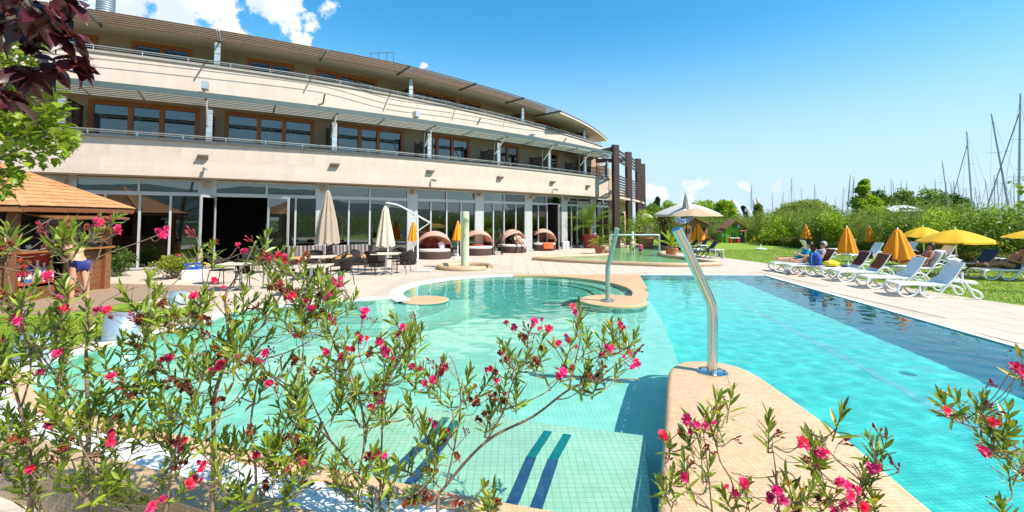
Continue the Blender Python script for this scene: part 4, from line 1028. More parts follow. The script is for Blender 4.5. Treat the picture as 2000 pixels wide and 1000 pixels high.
# patio parasols
cp('tall closed taupe parasol standing behind the front patio table', 637, 369, 476, 543, 44, beige_c, None, ribs=10, polemat=bronze_p, foot='cross')
cant = thing('cantilever_parasol', 'cream parasol hanging folded from a curved white cantilever arm', 'parasol', P(816, 530, 0), 0)
cb = cant.location
def cl(x, y, dy=0): return D(x, y, cb.y+dy)-cb
MB().tube([(0, 0, .05), cl(815, 420)], .035, 10).build('mast', white_plastic, cant, smooth=True)
MB().tube(bez([cl(754, 396), cl(775, 400), cl(800, 412), cl(822, 425), cl(840, 435)]), .03, 8).build('arm', white_plastic, cant, smooth=True)
MB().tube([cl(816, 451), cl(838, 436)], .018, 6).build('strut', white_plastic, cant)
for k, (a, b) in enumerate([((-.55, -.12), (.25, .12)), ((-.1, -.3), (.55, -.05))]): MB().box((a[0]+b[0])/2, (a[1]+b[1])/2, .035+.001*k, b[0]-a[0], b[1]-a[1], .07).build('base_slab', concrete, cant, bevel=.01)
cx = cl(753, 402); zb_ = cl(750, 481).z; H = cx.z-zb_
cc = fold_mesh(MB(), [(.33, 0), (.30, H*.15), (.24, H*.4), (.16, H*.7), (.11, H*.9), (.03, H)], 8, .14, 64); c_ = cc.build('canopy', cream_c, cant, smooth=True, autosm=False); c_.location = (cx.x, cx.y, zb_)
MB().tube([cx+Vector((0, 0, -.1)), cl(754, 396)], .012, 6).build('hook', steel, cant)
# ---- patio tables and chairs
def make_table():
    t = thing('patio_table', 'x', 'table', group='patio tables')
    MB().box(0, 0, .735, .92, .92, .03).build('table_top', tabletop, t, bevel=.006)
    MB().tube([(0, 0, .05), (0, 0, .72)], .04, 12).build('column', steel_rough, t, smooth=True)
    for k in range(4):
        a = k*math.pi/2+math.pi/4; MB().tube(bez([(0, 0, .12), (.15*math.cos(a), .15*math.sin(a), .09), (.36*math.cos(a), .36*math.sin(a), .02)]), [.022]*13, 6).build('foot', steel_rough, t, smooth=True)
    for s in ((1, 0), (0, 1)): MB().beam((-.35*s[0], -.35*s[1], .712), (.35*s[0], .35*s[1], .712), .04, .015).build('bracket', steel_rough, t)
    return t
pt = make_table()
for i, (x, y, rz, lab) in enumerate([(608, 519, .15, 'nearest patio table with a pale stone top, left of the pool'), (754, 495, .1, 'patio table under the hanging cream parasol'), (624, 501, .2, 'patio table behind the nearest one, by the striped sofas'), (471, 514, .2, 'leftmost patio table, before the open terrace door')]):
    q = P(x, y, .74); place(pt, i, (q.x, q.y, 0), rz, lab)
def make_chair():
    t = thing('patio_chair', 'x', 'chair', group='wicker patio chairs')
    MB().box(0, -.01, .44, .46, .44, .035).build('seat', wicker, t, bevel=.012)
    m = MB(); n1, n2 = 12, 5; vs_ = []
    for j in range(n2+1):
        for i in range(n1+1):
            a = R_(200)+R_(-220)*i/n1 if False else R_(25+130*i/n1); r = .25+.05*j/n2
            vs_.append((r*math.cos(a)*1.0, .02+r*math.sin(a)*.95+.02*j, .47+.37*j/n2-.05*abs(math.cos(a))*j/n2))
    m.add(vs_, [(j*(n1+1)+i, j*(n1+1)+i+1, (j+1)*(n1+1)+i+1, (j+1)*(n1+1)+i) for j in range(n2) for i in range(n1)])
    o = m.build('backrest', wicker, t, smooth=True, autosm=False); sd = o.modifiers.new('s', 'SOLIDIFY'); sd.thickness = .014
    for s in (-1, 1):
        MB().tube(bez([(s*.25, -.26, 0), (s*.26, -.25, .3), (s*.27, -.22, .6), (s*.30, -.08, .66), (s*.30, .12, .69), (s*.22, .29, .80), (0, .345, .845)]), .014, 7).build('arm_frame', tube_br, t, smooth=True)
        MB().tube([(s*.22, .2, .44), (s*.25, .28, 0)], .013, 7).build('leg', tube_br, t, smooth=True)
    MB().tube([(-.25, -.24, .42), (.25, -.24, .42)], .011, 6).build('stretcher', tube_br, t)
    return t
ch = make_chair()
clist = [(666, 558, -1.9, 'patio chair right of the nearest table, seen side-on'), (566, 566, 1.0, 'patio chair left of the nearest table, back towards the pool'), (618, 567, 2.9, 'patio chair in front of the nearest table, its back to us'),
         (706, 533, 1.4, 'patio chair left of the table under the cream parasol'), (733, 537, 2.7, 'patio chair in front of the table under the cream parasol'), (784, 534, -1.7, 'patio chair right of the table under the cream parasol'), (771, 527, -.4, 'patio chair behind the table under the cream parasol'),
         (610, 537, .1, 'patio chair behind the nearest table with its back showing'), (655, 541, -1.2, 'patio chair beside the tall taupe parasol'), (432, 556, 1.5, 'leftmost patio chair before the open terrace door'), (485, 563, 2.8, 'patio chair in front of the leftmost table'), (484, 533, .3, 'patio chair behind the leftmost table')]
for i, (x, y, rz, lab) in enumerate(clist):
    q = P(x, y, 0); place(ch, i, q, rz, lab)
# ---- sofas
def make_sofa():
    t = thing('wicker_sofa', 'x', 'sofa', group='striped wicker sofas'); W = 1.75
    MB().box(0, 0, .16, W, .78, .28).build('base', wicker, t, bevel=.03)
    MB().box(0, -.03, .36, W-.3, .70, .13).build('seat_cushion', cushion_t, t, bevel=.04)
    MB().box(0, .36, .5, W, .14, .62).build('back', wicker, t, bevel=.03)
    for s in (-1, 1): MB().box(s*(W/2-.06), 0.0, .42, .13, .8, .36).build('armrest', wicker, t, bevel=.04)
    for s in (-.5, .5): MB().box(s*(W/2-.13), .24, .62, W/2-.15, .15, .46, 0, R_(-10)).build('back_cushion', striped, t, bevel=.05)
    return t
so = make_sofa(); 
for i, (x, y, lab) in enumerate([(600, 521, 'striped wicker sofa left of the tall taupe parasol'), (686, 518, 'striped wicker sofa against the windows right of the tall taupe parasol')]):
    q = P(x, y, 0); place(so, i, q, R_(30), lab)
for i, (x, y, lab) in enumerate([(797, 517, 'wicker pouf beside the first daybed'), (738, 521, 'wicker drum table behind the cream parasol table')]):
    t = thing('wicker_pouf', lab, 'pouf', P(x, y, 0), 0, 'wicker poufs'); m = MB(); m.lathe([(.30, 0), (.36, .1), (.33, .45), (.29, .5), (0, .5)], 24); m.build('body', wicker, t, smooth=True)
    MB().lathe([(.0, .55), (.27, .55), (.3, .52), (.3, .5)], 24).build('cushion', wicker, t, smooth=True)
# ---- daybeds
wicker_b = M('brown wicker', (.085, .05, .04), .75, var=.4, vscale=45, bump=.4, bscale=90, spec=.2)
def make_daybed():
    t = thing('daybed', 'x', 'daybed', group='hooded daybeds'); a_, b_ = .82, .80
    n = 40; pr = [(1, .03), (1.02, .18), (1, .36)]; vs_ = [(a_*r*math.cos(2*math.pi*j/n), b_*r*math.sin(2*math.pi*j/n), z) for r, z in pr for j in range(n)]
    MB().add(vs_, [(i*n+j, i*n+(j+1) % n, (i+1)*n+(j+1) % n, (i+1)*n+j) for i in range(2) for j in range(n)]+[tuple(range(2*n, 3*n))]).build('base', wicker_b, t, smooth=True)
    pr = [(.97, .365), (1.0, .41), (.98, .47), (.9, .49), (0, .495)]; vs_ = [(a_*r*math.cos(2*math.pi*j/n), b_*r*math.sin(2*math.pi*j/n), z) for r, z in pr for j in range(n)]
    MB().add(vs_, [(i*n+j, i*n+(j+1) % n, (i+1)*n+(j+1) % n, (i+1)*n+j) for i in range(4) for j in range(n)]).build('mattress', cushion_w, t, smooth=True)
    bk = MB(); A = arc((0, 0), .8, 10, 170, 24); Bq = arc((0, 0), .72, 10, 170, 24); bk.wall(A, .36, .68); bk.wall(Bq, .36, .68); bk.band(A, Bq, .68); bk.build('back_rim', wicker_b, t)
    nt, na = 14, 22; vs_ = []
    for i in range(nt+1):
        tilt = R_(8+122*i/nt); bulge = 1+.035*math.cos(i*2*math.pi/3.5)
        for j in range(na+1):
            th = math.pi*j/na; y = .86*math.cos(th); q = math.sin(th)*.84*bulge
            vs_.append((y, q*math.cos(tilt), .52+q*math.sin(tilt)*.98))
    o = MB().add(vs_, [(i*(na+1)+j, i*(na+1)+j+1, (i+1)*(na+1)+j+1, (i+1)*(na+1)+j) for i in range(nt) for j in range(na)]).build('hood', pink_c, t, smooth=True, autosm=False)
    sd = o.modifiers.new('s', 'SOLIDIFY'); sd.thickness = .012
    for tl in (8, 49, 90, 130):
        MB().tube([(.865*math.cos(math.pi*j/na), .85*math.sin(math.pi*j/na)*math.cos(R_(tl)), .52+.85*math.sin(math.pi*j/na)*math.sin(R_(tl))*.98) for j in range(na+1)], .012, 6).build('hood_bow', M('hood bow', (.55, .42, .36), .6), t, smooth=True)
    return t
db = make_daybed(); DB = []
for i, (x, y, rz, lab) in enumerate([(848, 505, 12, 'hooded round daybed, nearest, with rust cushions and a white bag'), (933, 498, 16, 'hooded round daybed partly behind the shower column'), (1001, 493, 36, 'hooded round daybed with a person sitting inside'), (1060, 489, 8, 'farthest hooded round daybed with an orange towel over its edge')]):
    DB.append(place(db, i, P(x, y, 0), R_(rz), lab))
rustc = M('rust cushion', (.16, .035, .02), .9, var=.15)
def cushion(loc, rz, rx, label, mat, w=.46, name='cushion'):
    m = MB(); n = 8; vs_ = []
    for sgn_ in (1, -1):
        for i in range(n+1):
            for j in range(n+1):
                u, v = i/n*2-1, j/n*2-1; th = .09*(1-abs(u)**2.5)*(1-abs(v)**2.5); vs_.append((u*w/2*(1-.07*(1-v*v)), sgn_*th, v*w/2*(1-.07*(1-u*u))))
    k = (n+1)**2; fs = [(i*(n+1)+j, (i+1)*(n+1)+j, (i+1)*(n+1)+j+1, i*(n+1)+j+1) for i in range(n) for j in range(n)]
    m.add(vs_, fs+[tuple(reversed([q+k for q in f])) for f in fs]); o = m.build(name, mat, None, smooth=True, autosm=False); o.location = loc; o.rotation_euler = (rx, .5, rz); return tag(o, label, 'cushion', 'cushions on the daybeds')
for i, (dx, dy, lab) in enumerate([(-.35, .25, 'left rust cushion on the nearest daybed'), (.02, .28, 'right rust cushion on the nearest daybed')]): cushion(DB[0].location+Vector((dx, dy, .72)), .2*i, -.3, lab, rustc)
lump('plastic_bag', M('white polythene', (.75, .76, .8), .4, var=.1), DB[0].location+Vector((.36, .0, .49)), .17, .14, .34, 'white bag standing on the nearest daybed', 'bag', 9)
lump('towel', towel_o, DB[1].location+Vector((-.1, -.05, .48)), .4, .22, .12, 'crumpled orange towel on the daybed behind the shower column', 'towel', 4)
lump('towel', towel_w, DB[2].location+Vector((.6, -.1, .48)), .2, .2, .3, 'white towel bundled beside the person on the daybed', 'towel', 14)
lump('towel', towel_w, DB[3].location+Vector((-.45, -.1, .48)), .28, .2, .1, 'white towel lying on the farthest daybed', 'towel', 15)
# towel hanging over the edge of the last daybed
m = MB(); vs_ = []; nu, nv = 12, 12
for j in range(nv+1):
    s = j/nv
    for i in range(nu+1):
        u = -.12+.85*i/nu; ry = -.62*math.cos(u*.9) if True else 0; r = (.35+.5*min(1, s/.4)); z = .505 if s < .4 else .505-(s-.4)*.62
        a = R_(-85)+u*.95; rr = r*(1.0 if s < .4 else 1.03+.02*math.sin(i*2.1)); vs_.append((.84*rr/.85*math.cos(a), .82*rr/.85*math.sin(a), z+.012*math.sin(i*1.3+j)))
m.add(vs_, [(j*(nu+1)+i, j*(nu+1)+i+1, (j+1)*(nu+1)+i+1, (j+1)*(nu+1)+i) for j in range(nv) for i in range(nu)]); tw = m.build('towel', towel_o, None, smooth=True, autosm=False); tw.location = DB[3].location; tw.modifiers.new('s', 'SOLIDIFY').thickness = .012
tag(tw, 'fringed orange towel hanging over the front of the farthest daybed', 'towel')
# side tables by the daybeds
def side_table(loc, mat, label, w=.45, h=.42, name='side_table', grp='low side tables'):
    t = thing(name, label, 'table', loc, .2, grp); MB().box(0, 0, h-.015, w, w, .03).build('table_top', mat, t, bevel=.008)
    for sx in (-1, 1):
        for sy in (-1, 1): MB().beam((sx*(w/2-.04), sy*(w/2-.04), h-.03), (sx*(w/2-.02), sy*(w/2-.02), 0), .04, .04).build('leg', mat, t)
    return t
for (x, y, mat_, lab) in [(889, 501, wicker, 'dark side table between the first daybed and the shower column'), (972, 498, wicker, 'dark side table left of the occupied daybed'), (1400, 505, white_plastic, 'white plastic stool beside the dark loungers'), (1372, 494, white_plastic, 'white plastic table among the dark loungers'),
                          (1772, 548, white_plastic, 'white plastic table on the grass behind the nearest loungers'), (1850, 519, white_plastic, 'white plastic table under the yellow parasols'), (1952, 527, white_plastic, 'white plastic table by the hedge near the reclining man')]:
    side_table(P(x, y, 0), mat_, lab, .5, .46)
# spare parasol feet on the lawn
for (x, y, lab) in [(1486, 487, 'white parasol foot standing alone on the lawn'), (1880, 553, 'white parasol foot on the grass behind the nearest lounger')]:
    t = thing('parasol_base', lab, 'parasol base', P(x, y, 0), .3, 'spare parasol feet'); MB().lathe([(.33, 0), (.33, .05), (.28, .08), (.06, .1), (0, .1)], 24).build('foot_plate', white_plastic, t, smooth=True); MB().tube([(0, 0, .1), (0, 0, .34)], .03, 8).build('tube', white_plastic, t)

# ================================================================ pool fittings
def flanged_rail(label, pts, r, base, fr, mat, name='steel_spout', ts=16):
    t = thing(name, label, 'water spout', base)
    MB().tube([p-base for p in pts], r, ts).build('pipe', mat, t, smooth=True)
    MB().lathe([(fr, 0), (fr, .012), (fr*.96, .016), (r, .018)], 36).build('flange', mat, t, smooth=True)
    for k in range(8): a = 2*math.pi*k/8; MB().lathe([(.011, .016), (.011, .026), (0, .028)], 8, (fr*.82*math.cos(a), fr*.82*math.sin(a), 0)).build('bolt', M('bolt dark', (.15, .15, .15), .4, .8), t)
    return t
b = P(1391, 727, .06); yb = b.y
pts = [b, D(1392, 640, yb), D(1391, 604, yb), D(1389, 594, yb), D(1385, 583, yb-.01), D(1340, 484, yb-.1), D(1321, 447, yb-.15)]
flanged_rail('large bent steel water spout on the orange mosaic peninsula', pts, .060, b, .18, steel)
b = P(1187, 587, .042); yb = b.y
green_p = M('wet green steel', (.40, .45, .38), .3, .6, var=.15, vscale=12)
flanged_rail('bent steel water spout on the round orange end of the spa wall', [b, D(1187, 545, yb), D(1187, 522, yb), D(1190, 512, yb), D(1200, 470, yb-.2), D(1205, 446, yb-.3)], .055, b, .16, green_p)
b = Vector((*xy(640, 600), .01)); yb = b.y
flanged_rail('slim steel handrail at the pool steps behind the oleander', [b, D(642, 560, yb), D(648, 538, yb), D(662, 533, yb-.3)], .03, b, .08, steel, 'handrail')
# curved metal shields on the grass verge
for (x, y, s_, lab) in [(238, 668, 1.0, 'curved pale metal water blade on the grass verge by the pool'), (62, 712, .8, 'smaller curved metal water blade at the left pool rim'), (345, 602, .7, 'flat metal water blade at the pool rim further back')]:
    q = P(x, y, 0); t = thing('water_blade', lab, 'water spout', q, R_(-60)); m = MB(); n = 14; vs_ = []
    for i in range(n+1):
        a = R_(-10+135*i/n); 
        for w in (-.22, .22): vs_.append((.32*s_*math.cos(a)-.2, w*s_, .32*s_*math.sin(a)+.1))
    o = m.add(vs_, [(2*i, 2*i+2, 2*i+3, 2*i+1) for i in range(n)]).build('blade', M('pale metal', (.42, .5, .55), .35, .5, var=.05), t, smooth=True); o.modifiers.new('s', 'SOLIDIFY').thickness = .02
    MB().box(-.1, 0, .03, .5*s_, .5*s_, .06).build('plinth', concrete, t)
# shower column with its tiled ring
sc = thing('shower_column', 'pale green round shower column rising from a ring of sand mosaic', 'shower', shower_c)
pale_green = tile_mat('pale green mosaic', (.50, .56, .34), (.56, .62, .40), (.42, .46, .30), .04, .08, .5)
pr = [(.165, .1), (.16, 1.0), (.16, 1.95), (.168, 1.96), (.168, 2.02), (.158, 2.03), (.158, 2.2), (.14, 2.24), (0, 2.25)]
o = MB().lathe(pr, 28).build('column', pale_green, sc, smooth=True); o.location = (.0, 0, 0)
ringm = MB()
for i in range(1): ringm.tube([(1.02*math.cos(2*math.pi*k/48), 1.02*math.sin(2*math.pi*k/48), .05) for k in range(44)], .11, 10)
ringm.build('basin_rim', mosaic_side, sc, smooth=True)
MB().lathe([(0, .02), (1.0, .02), (1.0, .0)], 40).build('basin_floor', tile_mat('sand mosaic floor', (.55, .42, .26), (.6, .47, .3), (.4, .3, .2), .04), sc)
MB().tube([(.0, -.17, 1.3), (.02, -.24, 1.3)], .03, 10).build('push_button', steel, sc); MB().tube([(.05, -.15, 1.9), (.12, -.32, 1.86)], [.02, .05], 10).build('shower_head', green_p, sc)
# paddling pool
kp_ = thing('paddling_pool', 'x', 'x'); del kp_['label']; del kp_['category']; kp_['kind'] = 'structure'
MB().sheet(kids_poly, .012).build('paddling_floor', tile_mat('paddling tile', (.50, .74, .48), (.58, .80, .56), (.40, .6, .42), .05), kp_)
ks = kids_poly+[kids_poly[0]]
mr = MB(); mr.tube([(p[0], p[1], .06) for p in ks], .11, 10, False); mr.build('curb', mosaic_side, kp_, smooth=True)
struct('paddling_water', MB().sheet(kids_poly, .085), water_mat('paddling water', (.72, .92, .74), 1.2, .6))
q0 = P(1191, 497, 0); q1 = P(1288, 497, 0)
sp = thing('shower_arch', 'low steel pipe arch spanning the paddling pool', 'water spout', q0); zt = D(1191, 459, q0.y).z; d = q1-q0
MB().tube(bez([(0, 0, 0), (0, 0, zt*.6), (0, 0, zt*.92), (.1, 0, zt), (.6, 0, zt), (d.x/2, d.y/2, zt), (d.x-.6, d.y, zt), (d.x-.1, d.y, zt), (d.x, d.y, zt*.92), (d.x, d.y, zt*.6), (d.x, d.y, 0)], 4), .055, 10).build('pipe', M('pale steel', (.5, .53, .48), .35, .6), sp, smooth=True)
for k in (0, 1): MB().lathe([(.14, 0), (.14, .02), (.06, .03)], 20, (d.x*k, d.y*k, .05)).build('flange', steel_rough, sp)
MB().tube([(d.x*.5-.1, d.y*.5, zt-.55), (d.x*.5-.1, d.y*.5, zt+.2)], .06, 10).build('nozzle', white_plastic, sp, smooth=True)

# ================================================================ vegetation
def leaf_m(name, c1, c2, tr=.35, isl=.3, rough=.5):
    return M(name, c1, rough, col2=c2, vscale=3.0, island=isl, trans=tr)
def rand_dirs(n, up=0.0, rg=RNG):
    v = rg.normal(size=(n, 3)); v[:, 2] += up; return v/np.linalg.norm(v, axis=1, keepdims=True)
def leaf_quads(C, Dr, Ln, Wd, rg=RNG, droop=.15):
    n = len(C); rnd = rg.normal(size=(n, 3)); sd = np.cross(Dr, rnd); sd /= np.linalg.norm(sd, axis=1, keepdims=True)+1e-9
    Ln = np.asarray(Ln).reshape(-1, 1)*np.ones((n, 1)); Wd = np.asarray(Wd).reshape(-1, 1)*np.ones((n, 1))
    V = np.empty((n, 4, 3)); V[:, 0] = C; V[:, 1] = C+Dr*Ln*.45+sd*Wd/2; V[:, 2] = C+Dr*Ln; V[:, 2, 2] -= (Ln*droop)[:, 0]; V[:, 3] = C+Dr*Ln*.45-sd*Wd/2
    return V.reshape(-1, 3), np.arange(n*4).reshape(-1, 4)
def blob_points(n, c, r, rg=RNG, shell=.55):
    d = rand_dirs(n, 0, rg); rad = shell+(1-shell)*rg.random(n)**.6; return np.asarray(c)+d*np.asarray(r)*rad[:, None], d
def crown(parent, name, clumps, per, ln, wd, mat, rg, up=.2, name_kind=None):
    Vs = []; Fs = []; k = 0
    for (c, r) in clumps:
        p, d = blob_points(per, c, r, rg, .35); dr = d*.5+rand_dirs(per, up, rg)*.8; dr /= np.linalg.norm(dr, axis=1, keepdims=True)
        V, F = leaf_quads(p, dr, ln*(.7+.6*rg.random(per)), wd*(.7+.6*rg.random(per)), rg); Vs.append(V); Fs.append(F+k); k += len(V)
    return obj(name, np_mesh(name, np.vstack(Vs), np.vstack(Fs), mat), parent)
bark = M('grey bark', (.16, .12, .09), .9, var=.25, vscale=14, bump=.5, bscale=40)
def tree(name, label, base, height, rad, mat, seed, nclump=26, per=260, ln=.18, wd=.11, trunk_h=.35, shape='round', cat='tree', group=None, tr=.12, parent_thing=None):
    rg = np.random.default_rng(seed); t = thing(name, label, cat, base, 0, group)
    th = height*trunk_h; m = MB(); m.tube([(0, 0, -.1), (rg.normal()*.05, rg.normal()*.05, th*.5), (rg.normal()*.1, rg.normal()*.1, th), (0, 0, height*.8)], [tr, tr*.8, tr*.65, tr*.2], 8)
    cl_ = []
    for k in range(nclump):
        d = rg.normal(size=3); d /= np.linalg.norm(d)
        if shape == 'column': z = th+(height-th)*rg.random(); w = rad*(1-((z-th)/(height-th))**1.5)*.9+.05*rad; p = np.array([d[0]*w*.8, d[1]*w*.8, z]); r = rad*.35*(1.15-(z-th)/(height-th))+.05
        elif shape == 'willow': p = np.array([d[0]*rad*.75, d[1]*rad*.75, th*.6+(height-th*.6)*(.25+.65*abs(d[2]))]); r = rad*.36
        else: p = np.array([d[0]*rad*.7, d[1]*rad*.7, th+(height-th)*(.5+.42*d[2])]); r = rad*(.28+.2*rg.random())
        cl_.append((p, np.array([r, r, r*.8])))
        m.tube([(0, 0, th*.7+.3*(p[2]-th*.7)), (p[0]*.5, p[1]*.5, .5*(p[2]+th*.7)), tuple(p)], [tr*.35, tr*.22, tr*.08], 5)
    m.build('trunk', bark, t, smooth=True)
    crown(t, 'crown', cl_, per, ln, wd, mat, rg, .1 if shape != 'willow' else -.9); return t
g_dark = leaf_m('foliage dark', (.06, .12, .014), (.12, .19, .025), .45)
g_mid = leaf_m('foliage mid', (.14, .23, .015), (.24, .34, .03), .45)
g_light = leaf_m('foliage fresh', (.25, .38, .015), (.40, .52, .03), .5)
g_yel = leaf_m('foliage yellow green', (.20, .26, .012), (.34, .38, .03), .45)
g_reed = leaf_m('reed leaf', (.17, .26, .02), (.40, .44, .08), .4, .35)
g_blue = leaf_m('foliage blue green', (.02, .05, .03), (.035, .08, .045))
def at(px, Y, z=0.0): q = D(px, 430, Y); return Vector((q.x, q.y, z))
def ztop(px, py, Y): return D(px, py, Y).z
# far trees left of the marina
for i, (px, ytop, Y, wpx, mat_, shp, lab) in enumerate([(1275, 398, 62, 56, g_mid, 'round', 'bushy green tree just right of the dark timber frame'), (1284, 386, 70, 26, g_blue, 'column', 'dark conifer rising behind the off-white parasol'), (1308, 394, 66, 46, g_light, 'round', 'light green tree left of the closed grey parasol'),
        (1377, 391, 60, 52, g_light, 'round', 'light green tree right of the closed grey parasol'), (1416, 392, 52, 40, g_light, 'round', 'leafy young tree left of the racing sails'), (1452, 402, 95, 18, g_blue, 'column', 'dark narrow poplar behind the green playhouse'), (1482, 402, 47, 26, g_yel, 'column', 'slim yellow-green sapling right of the green playhouse'), (1345, 402, 80, 60, g_mid, 'round', 'dense green tree hidden behind the parasols')]):
    tree('garden_tree', lab, at(px, Y), ztop(px, ytop, Y), wpx/2*Y/FPX, mat_, 20+i, 24, 120, .34, .2, .25, shp, tr=.14)
tree('willow_bush', 'large rounded pale willow bush behind the reeds', at(1573, 48), ztop(1573, 399, 48), 60*48/FPX, g_reed, 40, 40, 420, .45, .07, .2, 'willow', 'shrub')
tree('young_tree', 'fresh green young tree with a feathery top rising from the reeds', at(1692, 33), ztop(1685, 352, 33), 45*33/FPX, g_light, 41, 60, 130, .17, .1, .12, 'column', tr=.06)
for i, (px, ytop, Y, w) in enumerate([(1712, 373, 95, 56), (1762, 376, 98, 60), (1815, 374, 95, 64), (1860, 380, 100, 50)]):
    tree('shore_tree', ['leftmost dark tree of the clump behind the masts', 'brownish green tree of the clump behind the masts, above the white roof', 'tallest round tree of the clump behind the masts', 'rightmost tree of the clump behind the masts'][i], at(px, Y), ztop(px, ytop, Y), w/2*Y/FPX*1.15, [g_dark, g_mid, g_mid, g_dark][i], 50+i, 30, 150, .55, .34, .15, 'round', tr=.2, group='trees behind the marina')
# reeds
def reeds(name, n, region, seed, hmin, hmax, leaf=.5):
    rg = np.random.default_rng(seed); x0, x1, y0, y1 = region
    bx = x0+(x1-x0)*rg.random(n)**1.6; by = y0+(y1-y0)*rg.random(n); hh = hmin+(hmax-hmin)*rg.random(n)+.3*np.sin(by*.55)+.22*np.sin(by*1.7+bx*.8)+.2*np.sin(by*4.1+bx*2)
    Vs = []; Fs = []; k = 0; wind = np.array([.45, -.25, 0])
    for L_ in range(9):
        f = .12+.88*(L_+rg.random(n))/9; z = hh*f; lean = (f**2)[:, None]*wind*.7
        base = np.stack([bx, by, z], 1)+lean; d = rg.normal(size=(n, 3))*.6+wind*1.6; d[:, 2] = .9; d /= np.linalg.norm(d, axis=1, keepdims=True)
        ln = leaf*(.7+.6*rg.random(n))[:, None]; w = .028*(.7+.6*rg.random(n))[:, None]
        sd = np.cross(d, rg.normal(size=(n, 3))); sd /= np.linalg.norm(sd, axis=1, keepdims=True)
        mid = base+d*ln*.5; tip = base+d*ln*.85+wind*ln*.5; tip[:, 2] -= ln[:, 0]*.2
        V = np.stack([base-sd*w*.4, base+sd*w*.4, mid+sd*w*.5, mid-sd*w*.5, tip+sd*w*.05, tip-sd*w*.05], 1).reshape(-1, 3)
        q = np.arange(n)[:, None]*6; F = np.vstack([q+[0, 1, 2, 3], q+[3, 2, 4, 5]]); Vs.append(V); Fs.append(F+k); k += len(V)
    base = np.stack([bx, by, np.full(n, -.3)], 1); tip = np.stack([bx, by, hh], 1)+wind*.7; w = np.array([.008, .004, 0]); V = np.stack([base-w, base+w, tip+w, tip-w], 1).reshape(-1, 3); Vs.append(V); Fs.append(np.arange(n*4).reshape(-1, 4)+k); k += len(V)
    o = obj(name, np_mesh(name, np.vstack(Vs), np.vstack(Fs), g_reed)); return tag(o, 'tall wind-blown reeds standing along the lawn behind the hedge', 'reeds', kind='stuff')
reeds('reeds', 5200, (20.6, 29, 11, 46), 5, 1.6, 2.45)
reeds('reeds', 1500, (19, 29, 40, 64), 6, 1.2, 2.1)
reeds('reeds', 2600, (19, 30, -60, 11), 8, 2.0, 2.9)
def hedge(label, pts, w, h, seed, mat_, n):
    rg = np.random.default_rng(seed); t = thing('hedge', label, 'hedge'); Vs = []; Fs = []; k = 0
    for a, b in zip(pts[:-1], pts[1:]):
        a = np.array(a); b = np.array(b); L_ = np.linalg.norm(b-a); nn = int(n*L_); u = rg.random(nn); d = (b-a)/L_; nr = np.array([-d[1], d[0]])
        th = rg.random(nn)*math.pi; rr = .7+.3*rg.random(nn)
        off = np.cos(th)*w*rr*(1+.12*np.sin(u*L_*2)); z = np.sin(th)**.5*h*rr*(1+.12*np.sin(u*L_*1.3+seed))
        p = np.stack([a[0]+d[0]*L_*u+nr[0]*off, a[1]+d[1]*L_*u+nr[1]*off, z], 1)
        dr = rand_dirs(nn, .4, rg); V, F = leaf_quads(p, dr, .09*(.7+.6*rg.random(nn)), .045, rg); Vs.append(V); Fs.append(F+k); k += len(V)
    obj('foliage', np_mesh('foliage', np.vstack(Vs), np.vstack(Fs), mat_), t)
    c = MB(); c.wall([tuple(p) for p in pts], -.05, h*.8); c.build('branches', M('hedge wood', (.05, .04, .02), .9), t); return t
hedge('low clipped hedge running along the lawn before the reeds', [(20.2, 37), (20.0, 30), (19.8, 24), (19.2, 18), (18.2, 12), (17.8, 4)], .55, .62, 3, leaf_m('hedge leaf', (.10, .13, .012), (.20, .21, .02)), 1500)
hedge('low dark hedge at the far fence', [(17, 43.5), (26, 42), (30, 40)], .7, .8, 4, g_dark, 700)
# fence at the end of the lawn
net_m = bpy.data.materials.new('fence net'); net_m.use_nodes = True; N = net_m.node_tree.nodes; N['Principled BSDF'].inputs['Base Color'].default_value = (.06, .07, .08, 1); tr_ = N.new('ShaderNodeBsdfTransparent'); ms_ = N.new('ShaderNodeMixShader'); ms_.inputs[0].default_value = .55
net_m.node_tree.links.new(tr_.outputs[0], ms_.inputs[1]); net_m.node_tree.links.new(N['Principled BSDF'].outputs[0], ms_.inputs[2]); net_m.node_tree.links.new(ms_.outputs[0], N['Material Output'].inputs['Surface'])
fence = thing('net_fence', 'grey net fence with slim posts closing the far end of the garden', 'fence'); fp = [(11.5, 47), (16, 46.5), (20, 45.8), (24, 44.6), (28, 43)]
for a, b in zip(fp[:-1], fp[1:]): MB().beam((a[0], a[1], .85), (b[0], b[1], .85), .01, 1.7).build('net_panel', net_m, fence)
for a in fp: MB().tube([(a[0], a[1]-.03, 0), (a[0], a[1]-.03, 1.85)], .05, 6).build('post', M('dark post', (.05, .05, .055), .6), fence)

